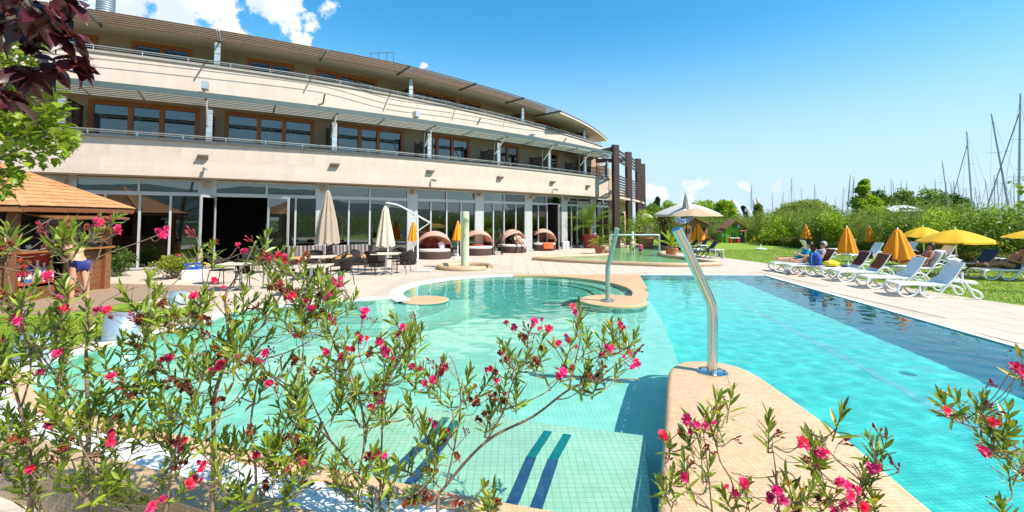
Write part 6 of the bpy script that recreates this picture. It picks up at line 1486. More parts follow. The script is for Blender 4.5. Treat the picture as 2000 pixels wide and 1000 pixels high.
# ================================================================ bar kiosk
kiosk = thing('bar_kiosk', 'hexagonal timber pool bar with an orange shingle roof at the left', 'kiosk', (-13.35, 11.65, 0)); KR, KE = 2.4, 2.95
kwood = M('kiosk timber', (.20, .075, .025), .6, var=.3, vscale=8, stretch=(1, 1, 4), orand=.15)
kdark = M('kiosk interior', (.02, .013, .01), .8)
shing = M('orange shingle', (.50, .24, .095), .85, var=.12, vscale=9, orand=.12, bump=.3, bscale=80)
hexp = lambda r, k: Vector((r*math.cos(R_(30+60*k)), r*math.sin(R_(30+60*k)), 0))
EZ, AZ = 2.2, 3.42
for k in range(6): p = hexp(KR, k); MB().box(p.x, p.y, 1.1, .18, .18, 2.2, R_(60*k)).build('post', kwood, kiosk, bevel=.01)
for k in range(6):
    a, b = hexp(KE, k), hexp(KE, (k+1) % 6); ap = Vector((0, 0, AZ)); a.z = b.z = EZ
    m = MB(); m.add([a, b, ap, a-Vector((0, 0, .05)), b-Vector((0, 0, .05)), ap-Vector((0, 0, .07))], [(0, 1, 2), (5, 4, 3), (0, 3, 4, 1)]); m.build('roof_panel', kwood, kiosk)
    MB().beam(a-Vector((0, 0, .06)), b-Vector((0, 0, .06)), .05, .1).build('eaves_board', kwood, kiosk)
    MB().beam(a-Vector((0, 0, .08)), ap-Vector((0, 0, .16)), .07, .12).build('rafter', kwood, kiosk)
    for q in (.33, .66):
        e = a.lerp(b, q)-Vector((0, 0, .09)); MB().beam(e, e.lerp(Vector((0, 0, AZ-.15)), .5), .05, .09).build('rafter', kwood, kiosk)
nrow = 13
def shingles(k, as_obj):
    a, b = hexp(KE+.03, k), hexp(KE+.03, (k+1) % 6); a.z = b.z = EZ+.02; ap = Vector((0, 0, AZ+.02)); out = MB()
    mid = (a+b)/2; up = (ap-mid); L_ = up.length; up.normalize(); ux = (b-a).normalized(); nr = ux.cross(up).normalized()
    if nr.z < 0: nr = -nr
    for r in range(nrow):
        f0 = r/nrow; half = (b-a).length/2*(1-(r+.55)/nrow); h = L_/nrow; n = max(1, round(2*half/.22)); w = 2*half/n
        for i in range(n):
            x0 = -half+i*w+(w*.25 if r % 2 else 0)*0; c = mid+ux*(x0+w/2)+up*(f0*L_+h*.55)+nr*.012; m = MB() if as_obj else out
            q = [c+ux*sx*(w/2-.004)+up*sy*h*.62+nr*(.012-.010*sy+t_) for t_ in (0, -.014) for sy in (-1, 1) for sx in (-1, 1)]
            m.add(q, [(0, 1, 3, 2), (4, 6, 7, 5), (0, 4, 5, 1), (2, 3, 7, 6), (0, 2, 6, 4), (1, 5, 7, 3)])
            if as_obj: m.build('shingle', shing, kiosk)
    if not as_obj: o = out.build('shingle_field', shing, kiosk); o['kind'] = 'stuff'
for k in range(6): shingles(k, k in (4, 5))
for k in range(6):
    a = hexp(KE+.05, k); a.z = EZ+.03; MB().beam(a, Vector((0, 0, AZ+.05)), .12, .03).build('hip_cap', shing, kiosk)
# counter faces with boards; faces 5 (towards +X) and 4 are seen
for k in range(6):
    a, b = hexp(KR-.05, k), hexp(KR-.05, (k+1) % 6); nb = 7
    if k == 5:     # face towards the pool has a niche in its left part
        for i in range(nb):
            z = .08+i*.155; l = a.lerp(b, .52); MB().beam((a.x, a.y, z), (b.x, b.y, z), .03, .148).build('counter_board', kwood, kiosk) if i < 2 else MB().beam((l.x, l.y, z), (b.x, b.y, z), .03, .148).build('counter_board', kwood, kiosk)
    else:
        for i in range(nb): z = .08+i*.155; MB().beam((a.x, a.y, z), (b.x, b.y, z), .03, .148).build('counter_board', kwood, kiosk)
    o0, o1 = hexp(KR+.12, k), hexp(KR+.12, (k+1) % 6); MB().beam((o0.x*.97, o0.y*.97, 1.16), (o1.x*.97, o1.y*.97, 1.16), .36, .05).build('counter_top', M('counter timber', (.30, .12, .035), .4, var=.2), kiosk)
MB().lathe([(1.6, 0.02), (1.6, 2.3), (0, 2.3)], 12).build('bar_core', kdark, kiosk)
# niche at the left of face 5 : red back panel and shelf
a, b = hexp(KR-.05, 5), hexp(KR-.05, 0); na, nb_ = a.lerp(b, .04), a.lerp(b, .5)
MB().beam((na.x-.3, na.y, .72), (nb_.x-.3, nb_.y, .72), .03, .78).build('niche_back', M('red niche panel', (.50, .045, .02), .6, var=.15), kiosk)
MB().beam((na.x-.15, na.y, .40), (nb_.x-.15, nb_.y, .40), .34, .03).build('niche_shelf', M('red niche panel', (0, 0, 0)), kiosk)
# propped hatch over face 5
ha, hb = hexp(KR+.0, 5), hexp(KR+.0, 0); hz = 2.08
m = MB(); q0, q1 = ha.lerp(hb, .06), ha.lerp(hb, .94); m.add([(q0.x, q0.y, hz), (q1.x, q1.y, hz), (q1.x+.75, q1.y, hz-.12), (q0.x+.75, q0.y, hz-.12), (q0.x, q0.y, hz-.04), (q1.x, q1.y, hz-.04), (q1.x+.75, q1.y, hz-.16), (q0.x+.75, q0.y, hz-.16)], [(0, 1, 2, 3), (7, 6, 5, 4), (3, 2, 6, 7), (0, 3, 7, 4), (1, 5, 6, 2)]); m.build('hatch', kwood, kiosk)
for q in (q0, q1): MB().tube([(q.x+.7, q.y, hz-.15), (q.x+.05, q.y, 1.55)], .012, 5).build('hatch_stay', steel_rough, kiosk)
for zz in (1.45, 1.75): MB().lathe([(1.75, zz), (1.75, zz+.03), (1.55, zz+.03)], 12).build('back_shelf', kwood, kiosk)
MB().box(1.66, .3, 1.75, .02, 1.2, .35).build('menu_board', M('dim board', (.16, .15, .14), .5), kiosk)
MB().tube(bez([(2.0, -1.25, 2.1), (1.98, -1.3, 1.7), (2.06, -1.32, 1.3), (2.0, -1.28, 1.2)]), .012, 5).build('cable', M('pale cable', (.5, .42, .3), .7), kiosk)
def bottle(loc, h, r, col, label, glass=False, cap=(.7, .7, .7)):
    t = thing('bottle', label, 'bottle', loc, 0, 'bottles in the bar niche'); mt_ = M('bottle%02d%02d' % (int(col[0]*99), int(col[2]*99)), col, .25, var=.05)
    MB().lathe([(r, 0), (r, h*.55), (r*.9, h*.64), (r*.4, h*.76), (r*.36, h*.94), (0, h*.94)], 14).build('body', mt_, t, smooth=True)
    MB().lathe([(r*.42, h*.93), (r*.42, h), (0, h)], 10).build('cap', M('bottle cap%02d' % int(cap[0]*99), cap, .4), t)
    MB().lathe([(r*1.02, h*.18), (r*1.02, h*.46)], 14).build('paper_label', M('paper label', (.7, .66, .58), .7), t)
kl = kiosk.location
for i, (f, h, r, col, lab) in enumerate([(.06, .42, .055, (.25, .05, .02), 'brown bottle at the left end of the red bar niche'), (.13, .46, .05, (.30, .13, .02), 'amber bottle in the red bar niche'), (.22, .5, .075, (.01, .16, .45), 'big blue bottle in the red bar niche'), (.31, .52, .08, (.70, .62, .58), 'wide white bottle in the middle of the bar niche'), (.38, .44, .06, (.55, .68, .62), 'pale green bottle right of the white one in the niche'), (.45, .48, .07, (.62, .42, .02), 'yellow bottle at the right end of the bar niche')]):
    p = a.lerp(b, f); bottle((kl.x+p.x-.16, kl.y+p.y, .417), h, r, col, lab)
for i, (f, h, col, lab) in enumerate([(.05, .3, (.02, .05, .03), 'dark bottle on the bar counter near the left post'), (.2, .26, (.015, .015, .015), 'black coffee grinder jar on the bar counter')]):
    p = a.lerp(b, f); bottle((kl.x+p.x-.12, kl.y+p.y, 1.19), h, .05, col, lab)

# ================================================================ people
skin_m = M('tanned skin', (.56, .29, .17), .55, var=.08, vscale=8); skin_d = M('dark tanned skin', (.34, .155, .085), .5, var=.08, vscale=8); skin_l = M('fair skin', (.66, .42, .30), .55, var=.06, vscale=8)
hair_b = M('brown hair', (.05, .025, .012), .6, var=.3, vscale=40); hair_k = M('black hair', (.012, .01, .01), .5, var=.3, vscale=40); hair_bl = M('fair hair', (.40, .26, .11), .6, var=.25, vscale=40); hair_g = M('grey hair', (.35, .33, .30), .6, var=.25, vscale=40)
def skin_mesh(name, V, E, Rr, root, mat, levels=2):
    me = bpy.data.meshes.new(name); me.from_pydata([tuple(v) for v in V], E, []); o = bpy.data.objects.new(name, me); COL.objects.link(o)
    o.modifiers.new('skin', 'SKIN'); sv = me.skin_vertices[0].data
    for i, r in enumerate(Rr): sv[i].radius = r if hasattr(r, '__len__') else (r, r); sv[i].use_root = (i == root)
    ss = o.modifiers.new('sub', 'SUBSURF'); ss.levels = levels; ss.render_levels = levels
    bpy.context.view_layer.update(); out = bpy.data.meshes.new_from_object(o.evaluated_get(bpy.context.evaluated_depsgraph_get())); bpy.data.objects.remove(o); bpy.data.meshes.remove(me)
    out.materials.clear(); out.materials.append(mat); out.polygons.foreach_set('use_smooth', [True]*len(out.polygons)); out.name = name; return out
def dirv(a): return Vector((math.cos(R_(a)), 0, math.sin(R_(a))))
def person(label, loc, rz, torso, thigh, shin, uparm, forearm, skin, hair, clothes=(), H=1.72, head=None, foot=None, spread=.0, hairlen=0, glasses=False, build=1.0, roll=0, elbow_out=(.05, .05)):
    """angles in the sagittal plane: 0 = forward, 90 = up; thigh/shin/uparm/forearm are (left, right); origin = pelvis"""
    k = H/1.72; V = []; E = []; Rr = []; J = {}
    def add(nm, p, r, par=None):
        V.append(Vector(p)); Rr.append((r[0]*k, r[1]*k) if hasattr(r, '__len__') else (r*k*1.12, r*k*1.12)); J[nm] = len(V)-1
        if par is not None: E.append((J[par], J[nm]))
        return V[-1]
    td = dirv(torso); hd = dirv(head if head is not None else torso); B = build
    pel = add('pelvis', (0, 0, 0), .125*B); add('waist', td*.17*k, .118*B, 'pelvis'); add('chest', td*.34*k, .14*B, 'waist'); add('upper', td*.45*k, .105*B, 'chest'); nb_ = add('neck', td*.52*k, .058, 'upper')
    fw = Vector((hd.z, 0, -hd.x))
    add('jaw', nb_+hd*.075*k+fw*.015*k, .062, 'neck'); hm_ = add('skull', nb_+hd*.155*k+fw*.018*k, .088, 'jaw'); add('crown', nb_+hd*.225*k+fw*.005*k, .066, 'skull')
    add('nose', hm_+fw*.098*k-hd*.012*k, .014, 'skull')
    for s, nm in ((1, 'L'), (-1, 'R')):
        i = 0 if s == 1 else 1; sd = Vector((0, s, 0))
        add('ear'+nm, hm_+sd*.09*k-hd*.01*k, .018, 'skull')
        sh_ = add('sh'+nm, td*.44*k+sd*.165*k*B, .064, 'upper'); el = add('el'+nm, sh_+dirv(uparm[i])*.28*k+sd*elbow_out[i]*k, .044, 'sh'+nm); wr = add('wr'+nm, el+dirv(forearm[i])*.24*k-sd*elbow_out[i]*.6*k, .030, 'el'+nm)
        fd = (wr-el).normalized(); pm = add('palm'+nm, wr+fd*.065*k, (.040, .022), 'wr'+nm); ax = fd.cross(Vector((0, 1, 0))).normalized() if abs(fd.y) < .9 else Vector((1, 0, 0))
        for q in range(4):
            off = sd*((q-1.5)*.021*k); a1 = add('f%d%s' % (q, nm), pm+fd*.045*k+off, .0085, 'palm'+nm); add('g%d%s' % (q, nm), a1+(fd*.8-ax*.45).normalized()*(.042-.006*abs(q-1.2))*k, .0075, 'f%d%s' % (q, nm))
        a1 = add('t'+nm, pm-sd*.040*k-fd*.005*k, .010, 'palm'+nm); add('u'+nm, a1+(fd*.9-sd*.2).normalized()*.038*k, .0085, 't'+nm)
        hp_ = add('hip'+nm, Vector((0, s*.095*k*B, -.02*k)), .100*B, 'pelvis'); d1 = dirv(thigh[i]); kn = add('kn'+nm, hp_+d1*.42*k+sd*spread*k, .062, 'hip'+nm); add('th'+nm+'x', hp_.lerp(kn, .5), .08*B, None) if False else None
        d2 = dirv(shin[i]); cf = add('calf'+nm, kn+d2*.14*k, .056, 'kn'+nm); an = add('an'+nm, kn+d2*.40*k, .036, 'calf'+nm)
        fa = (foot[i] if foot else shin[i]+90); add('heel'+nm, an-dirv(fa)*.03*k+d2*.03*k, .032, 'an'+nm); add('toe'+nm, an+dirv(fa)*.16*k+d2*.035*k, (.026, .034), 'an'+nm)
    t = thing('person', label, 'person', loc, rz); t.rotation_euler = (roll, 0, rz)
    obj('body', skin_mesh('body', V, E, Rr, 0, skin), t)
    # hair cap
    m = MB(); n1, n2 = 8, 16; vs_ = []; c = hm_+hd*.03*k-fw*.012*k; sd = Vector((0, 1, 0)); R0 = .106*k
    for i in range(n1+1):
        th = R_(118)*i/n1
        for j in range(n2):
            ph = 2*math.pi*j/n2; back = max(0, -math.cos(ph)); tt = th*(1+.35*back*(i/n1)) if True else th; cut = 1 if math.cos(ph) < .3 else .62
            tt *= cut; vs_.append(c+hd*(R0*1.12*math.cos(tt))+fw*(R0*1.05*math.sin(tt)*math.cos(ph))+sd*(R0*.92*math.sin(tt)*math.sin(ph)) - (hd*hairlen*back*(i/n1)**2 if hairlen else hd*0))
    m.add(vs_, [(i*n2+j, i*n2+(j+1) % n2, (i+1)*n2+(j+1) % n2, (i+1)*n2+j) for i in range(n1) for j in range(n2)]); o = m.build('hair', hair, t, smooth=True, autosm=False); o.modifiers.new('s', 'SOLIDIFY').thickness = .012
    if glasses:
        g = MB()
        for s in (-1, 1): p = hm_+fw*.092*k+hd*.012*k+Vector((0, s*.036*k, 0)); g.tube([p, p+fw*.012], [.026*k, .024*k], 10); g.tube([p+Vector((0, s*.03*k, 0)), hm_+Vector((0, s*.095*k, 0))+hd*.012*k], .004, 4)
        g.build('sunglasses', M('dark lens', (.01, .01, .012), .15), t)
    else:
        for s in (-1, 1): p = hm_+fw*.094*k+hd*.014*k+Vector((0, s*.034*k, 0)); MB().lathe([(0, -.006), (.009, -.003), (.009, .003), (0, .006)], 8, p).build('eye', M('dark eye', (.02, .015, .01), .2), t)
    p = hm_+fw*.085*k-hd*.065*k; MB().beam(p-Vector((0, .022, 0)), p+Vector((0, .022, 0)), .008, .007).build('mouth', M('lip', (.30, .08, .07), .5), t)
    for (nm, names, grow, mat_) in clothes:
        idx = [J[q] if isinstance(q, str) else q for q in names]; V2 = [V[i].copy() for i in idx]; R2_ = [tuple(x*grow[0]+grow[1] for x in Rr[i]) for i in idx]; mp_ = {i: j for j, i in enumerate(idx)}; E2 = [(mp_[a_], mp_[b_]) for a_, b_ in E if a_ in mp_ and b_ in mp_]
        if len(grow) > 2:       # shorten the last joints towards their parents
            for q, f in grow[2].items():
                j = mp_[J[q]]; par = [a_ for a_, b_ in E if b_ == J[q]][0]; V2[j] = V[par].lerp(V[J[q]], f)
        obj(nm, skin_mesh(nm, V2, E2, R2_, 0, mat_), t)
    return t, J, V
TR = ('trunks', ['pelvis', 'hipL', 'hipR', 'knL', 'knR'])
def trunks(mat_, f=.38): return ('trunks', TR[1], (1.0, .007, {'knL': f, 'knR': f}), mat_)
def shirt(mat_, f=.55): return ('shirt', ['waist', 'pelvis', 'chest', 'upper', 'shL', 'shR', 'elL', 'elR'], (1.02, .012, {'elL': f, 'elR': f}), mat_)
def suit(mat_): return ('swimsuit', ['pelvis', 'waist', 'chest', 'hipL', 'hipR'], (1.0, .008, {'hipL': .6, 'hipR': .6}), mat_)
navy = M('navy trunks', (.012, .022, .14), .6, var=.2, vscale=12); cyan_s = M('turquoise cloth', (.0, .30, .42), .7, var=.15, vscale=12); white_s = M('patterned white top', (.62, .6, .62), .8, col2=(.12, .12, .2), vscale=18); black_s = M('black swimwear', (.012, .011, .015), .5, var=.2); dk_red = M('dark red trunks', (.10, .012, .012), .6)
# man at the bar, seen from behind, leaning on the counter
fq = P(152, 584, 0)
person('person in navy swim trunks leaning on the bar counter, back to us', (fq.x, fq.y, .83), R_(165), 62, (-86, -98), (-92, -96), (5, -20), (35, 20), skin_m, hair_b, [trunks(navy, .3)], 1.72, 75, (0, 0), .03, 0, False, .98)
def lying(lg, label, skin, hair, clothes, torso=122, thigh=(172, 172), shin=(178, 178), ua=(-60, -60), fa=(10, 15), x=1.08, head=None, glasses=False, hairlen=0, H=1.56, build=1.0, foot=(95, 95), eo=(.08, .08), z=.53, spread=.03):
    # the person faces the foot end of the lounger : local forward = -x of the lounger
    p = on_lounger(lg, x, 0, z); f = lambda t_: tuple(180-q for q in t_)
    return person(label, p, lg.rotation_euler.z+math.pi, 180-torso if False else torso, tuple(180-q for q in thigh), tuple(180-q for q in shin), ua, fa, skin, hair, clothes, H, head, tuple(180-q for q in foot) if False else foot, spread, hairlen, glasses, build, 0, eo)
lying(LG[5], 'person in turquoise shirt and shorts lying back on the farthest pool lounger', skin_m, hair_k, [trunks(cyan_s, .75), shirt(cyan_s, .8)], 128, (178, 176), (183, 182), (-50, -50), (20, 25), glasses=True, foot=(70, 75), head=112)
lying(LG[4], 'person in sunglasses and patterned white top sitting up with bent knees', skin_m, hair_g, [trunks(M('pink shorts', (.45, .12, .2), .7), .4), shirt(white_s, .6)], 116, (145, 172), (222, 190), (-60, -60), (10, 0), x=1.05, glasses=True, foot=(10, 60), head=100)
lying(LG[11], 'woman in black swimwear with dark hair reclining behind the orange parasol', skin_d, hair_k, [suit(black_s)], 120, (155, 160), (205, 195), (-55, -55), (20, 20), hairlen=.1, head=105, foot=(20, 40))
lying(LG[10], 'sunbather lying flat under the yellow parasols', skin_m, hair_b, [suit(M('olive swimwear', (.10, .10, .04), .6))], 165, (176, 176), (180, 180), (-5, -5), (5, 5), x=.9, head=160, foot=(80, 80), z=.50)
lying(LG[12], 'heavy person in dark trunks lying on the lounger at the right edge', skin_d, hair_k, [trunks(black_s, .3)], 135, (165, 172), (197, 188), (-50, -60), (15, 5), head=125, build=1.25, foot=(50, 60), glasses=True)
# woman on the third daybed
q = DB[2].location; person('person sitting in the occupied daybed with one leg down to the deck', q+Vector((.35, -.35, .60)), R_(-62), 118, (12, 25), (-78, -30), (-60, -60), (-10, 10), skin_l, hair_b, [suit(M('rust bikini', (.30, .06, .02), .6))], 1.66, 110, None, .06, .12)
# children in the paddling pool
q = P(1236, 497, 0); person('fair-haired child standing in the paddling pool, back to us', (q.x, q.y, .38), R_(85), 90, (-90, -88), (-92, -95), (-88, -85), (-70, -70), skin_l, hair_bl, [trunks(M('green trunks', (.1, .3, .05), .6), .4)], 1.05, 90)
q = P(1251, 498.5, 0); person('small child in a pink swim vest in the paddling pool', (q.x, q.y, .30), R_(60), 88, (-88, -90), (-92, -92), (-70, -60), (-30, -20), skin_m, hair_k, [shirt(M('hot pink vest', (.75, .02, .25), .6), .3), trunks(navy, .3)], .9, 88)

# ================================================================ garden toys
g_paint = M('green playhouse paint', (.16, .36, .012), .6, var=.1, vscale=4); r_tile = M('red brown roof', (.38, .13, .07), .8, var=.2, vscale=10); dark_o = M('dark opening', (.01, .012, .012), .8); bluew = M('light blue shutter', (.35, .55, .62), .6)
q = P(1438, 474, 0); Yp = q.y; u = Yp/FPX; ph_ = thing('playhouse', 'bright green children\'s playhouse with a pitched roof on the lawn', 'playhouse', (q.x, q.y, 0), R_(-8))
hw = 19*u; eave = 28*u; ridge = 43*u; dp = 1.6
m = MB(); pf = [(-hw, 0), (hw, 0), (hw, eave), (0-.1*hw, ridge), (-hw, eave)]
m.add([(x, 0, z) for x, z in pf]+[(x, dp, z) for x, z in pf], [(0, 1, 2, 3, 4), (9, 8, 7, 6, 5)]+[(i, 5+i, 5+(i+1) % 5, (i+1) % 5) for i in range(5)]); m.build('wall', g_paint, ph_)
for s, x1 in ((-1, -hw), (1, hw)):
    MB().beam((-.1*hw, dp/2-.1, ridge+.03), (x1*1.12, dp/2-.1, eave-.03), dp+.4, .05, (0, 0, 1)).build('roof', r_tile, ph_)
m = MB(); m.box(-hw-7*u/2, .8, 11*u, 7*u, 1.4, 22*u); m.build('side_wing', g_paint, ph_); MB().beam((-hw, .8, 25*u), (-hw-9*u, .8, 20.5*u), 1.6, .05).build('roof', r_tile, ph_)
MB().box(11*u, -.012, 10.5*u, 9*u, .03, 21*u).build('door', dark_o, ph_); MB().box(11*u, -.2, 23.5*u, 12*u, .45, .06, 0, R_(14)).build('porch_roof', r_tile, ph_)
w_ = obj('window', None, ph_); MB().box(9.5*u, -.035, 17.5*u, 4*u, .02, 4.5*u).build('pane', bluew, w_)
for (x, z, w, h, c) in [(-5*u, 15*u, 7.5*u, 7*u, dark_o), (-2.2*u, 32*u, 7*u, 7*u, dark_o), (5*u, 32*u, 4.4*u, 7*u, bluew)]:
    w_ = obj('window', None, ph_); MB().box(x, -.012, z, w, .02, h).build('pane', c, w_)
    if c is dark_o: MB().box(x, -.03, z, w, .02, .05).build('glazing_bar', g_paint, w_); MB().box(x, -.032, z, .05, .02, h).build('glazing_bar', g_paint, w_)
w_ = obj('window', None, ph_); MB().lathe([(0, 0), (2.9*u, 0)], 20).build('pane', bluew, w_); w_.location = (-hw-3.6*u, .09, 14*u); w_.rotation_euler = (R_(90), 0, 0)
q = P(1357, 473, 0); u = q.y/FPX; bh = thing('playhouse', 'brown timber playhouse behind the orange parasol and dark loungers', 'playhouse', (q.x, q.y, 0), R_(5)); bw = M('brown cabin board', (.26, .12, .045), .7, var=.25, vscale=6)
hw = 27*u; eave = 34*u; ridge = 49*u; m = MB(); pf = [(-hw, 0), (hw, 0), (hw, eave), (-hw*.2, ridge), (-hw, eave)]; m.add([(x, 0, z) for x, z in pf]+[(x, 1.8, z) for x, z in pf], [(0, 1, 2, 3, 4), (9, 8, 7, 6, 5)]+[(i, 5+i, 5+(i+1) % 5, (i+1) % 5) for i in range(5)]); m.build('wall', bw, bh)
for x1 in (-hw*1.1, hw*1.1): MB().beam((-.2*hw, .75, ridge+.03), (x1, .75, eave-.02), 2.1, .05).build('roof', M('brown roof', (.30, .13, .07), .8), bh)
for (x, z, w, h) in [(-14*u, 22*u, 10*u, 9*u), (-1*u, 20*u, 9*u, 17*u), (16*u, 24*u, 9*u, 10*u)]:
    w_ = obj('window', None, bh); MB().box(x, -.012, z, w, .02, h).build('pane', dark_o, w_); MB().box(x, -.03, z, .05, .03, h).build('glazing_bar', bw, w_)
for k in range(2): MB().box((10+12*k)*u, -.3, 9*u, 1.5*u, .08, 18*u).build('porch_post', bw, bh)
q = P(1388, 478, 0); sl_ = thing('slide', 'red plastic slide beside the brown playhouse', 'slide', (q.x, q.y, 0), 0); MB().beam((-.5, 0, .75), (.55, -.2, .1), .4, .05).build('chute', M('red plastic', (.55, .03, .03), .4), sl_); MB().beam((-.5, 0, .75), (-.5, 0, 0), .3, .05).build('ladder', M('red plastic', (0, 0, 0)), sl_)
q = P(1434, 474.5, 0); t = thing('toy_bench', 'small white bench with red legs before the green playhouse', 'bench', (q.x, q.y, 0)); MB().box(0, 0, .42, .85, .35, .06).build('seat', white_plastic, t)
for s in (-1, 1): MB().box(s*.32, 0, .2, .16, .3, .39).build('leg', M('red plastic', (0, 0, 0)), t)
q = P(1503, 476, 0); t = thing('toy_bench', 'low green picnic bench far back on the lawn', 'bench', (q.x, q.y, 0)); MB().box(0, 0, .38, .95, .4, .1).build('seat', M('green plastic', (.05, .20, .03), .5), t)
for s in (-1, 1): MB().box(s*.3, 0, .16, .22, .35, .32).build('leg', M('brown plastic', (.08, .05, .03), .6), t)
q = P(1471, 476, 0); t = thing('ride_on_toy', 'yellow ride-on toy on the lawn near the green playhouse', 'toy', (q.x, q.y, 0)); m = MB(); m.tube(bez([(-.2, 0, .0), (-.12, 0, .25), (.0, 0, .28), (.14, 0, .35), (.1, 0, .5)]), [.1]*9+[.12]*8+[.09]*8, 8); m.build('body', M('yellow plastic', (.75, .45, .01), .4), t, smooth=True)
for s in (-1, 1): MB().tube([(.1, s*.05, .5), (.08, s*.1, .62)], [.04, .015], 6).build('ear', M('yellow plastic', (0, 0, 0)), t)
for (x, y, lab) in [(1107, 487, 'white waste bin by the glazed doors'), (1101, 487, 'second white bin against the pilaster')]:
    t = thing('waste_bin', lab, 'bin', P(x, y, 0), .3, 'bins by the doors'); MB().lathe([(.13, 0), (.17, .42), (.17, .45), (0, .47)], 16).build('body', white_plastic, t, smooth=True); MB().lathe([(.175, .44), (.175, .5), (.06, .54), (0, .54)], 16).build('lid', white_plastic, t, smooth=True)

# ================================================================ marina
mast_m = M('mast alloy', (.42, .43, .44), .4, .5, var=.1); mast_d = M('dark mast', (.10, .10, .11), .4, .4); hull_w = M('white hull', (.75, .75, .74), .3, var=.04); rig = M('rigging wire', (.22, .22, .23), .5, .5); sailc = M('blue sail cover', (.03, .08, .25), .8)
masts = [(1993, 183, 1990, 395), (1936, 222, 1972, 415), (1888, 257, 1899, 410), (1840, 314, 1853, 410), (1661, 342, 1653, 428), (1668, 345, 1664, 415), (1717, 365, 1720, 410), (1740, 349, 1742, 420), (1744, 354, 1748, 425), (1752, 369, 1768, 410), (1771, 356, 1771, 405), (1795, 362, 1802, 400), (1806, 359, 1806, 410), (1810, 365, 1811, 405), (1826, 352, 1831, 420), (1862, 352, 1868, 400), (1870, 354, 1876, 398), (1881, 366, 1882, 400), (1886, 367, 1890, 400), (1904, 364, 1909, 400), (1924, 351, 1932, 405), (1942, 341, 1943, 400), (1947, 340, 1951, 410), (1980, 340, 1981, 405), (1468, 362, 1466, 445), (1508, 374, 1510, 445), (1546, 348, 1547, 440), (1591, 360, 1594, 425), (1631, 386, 1632, 420), (1613, 383, 1613, 425), (1958, 352, 1957, 405)]
mrg = random.Random(4); masts += [(x, mrg.uniform(352, 378), x+mrg.uniform(-5, 6), 410) for x in (1700, 1728, 1760, 1785, 1816, 1835, 1848, 1857, 1896, 1914, 1966, 1973, 1530, 1565, 1648)]
def ordinal(i): return ['first', 'second', 'third', 'fourth', 'fifth', 'sixth', 'seventh', 'eighth', 'ninth', 'tenth', 'eleventh', 'twelfth', 'thirteenth', 'fourteenth', 'fifteenth', 'sixteenth', 'seventeenth', 'eighteenth', 'nineteenth', 'twentieth', 'twenty-first', 'twenty-second', 'twenty-third', 'twenty-fourth', 'twenty-fifth', 'twenty-sixth', 'twenty-seventh', 'twenty-eighth', 'twenty-ninth', 'thirtieth', 'thirty-first'] [i] if i < 31 else ['thirty-second', 'thirty-third', 'thirty-fourth', 'thirty-fifth', 'thirty-sixth', 'thirty-seventh', 'thirty-eighth', 'thirty-ninth', 'fortieth', 'forty-first', 'forty-second', 'forty-third', 'forty-fourth', 'forty-fifth', 'forty-sixth'][i-31]
order = sorted(range(len(masts)), key=lambda i: masts[i][0]); special = {0: 'moored sailboat with the tallest mast, at the right picture edge', 1: 'moored sailboat with a tall mast leaning left near the right edge', 2: 'moored sailboat with a tall mast third from the right edge in height', 3: 'moored sailboat whose mast leans left beside the clump of trees', 24: 'moored sailboat with a dark mast behind the green playhouse'}
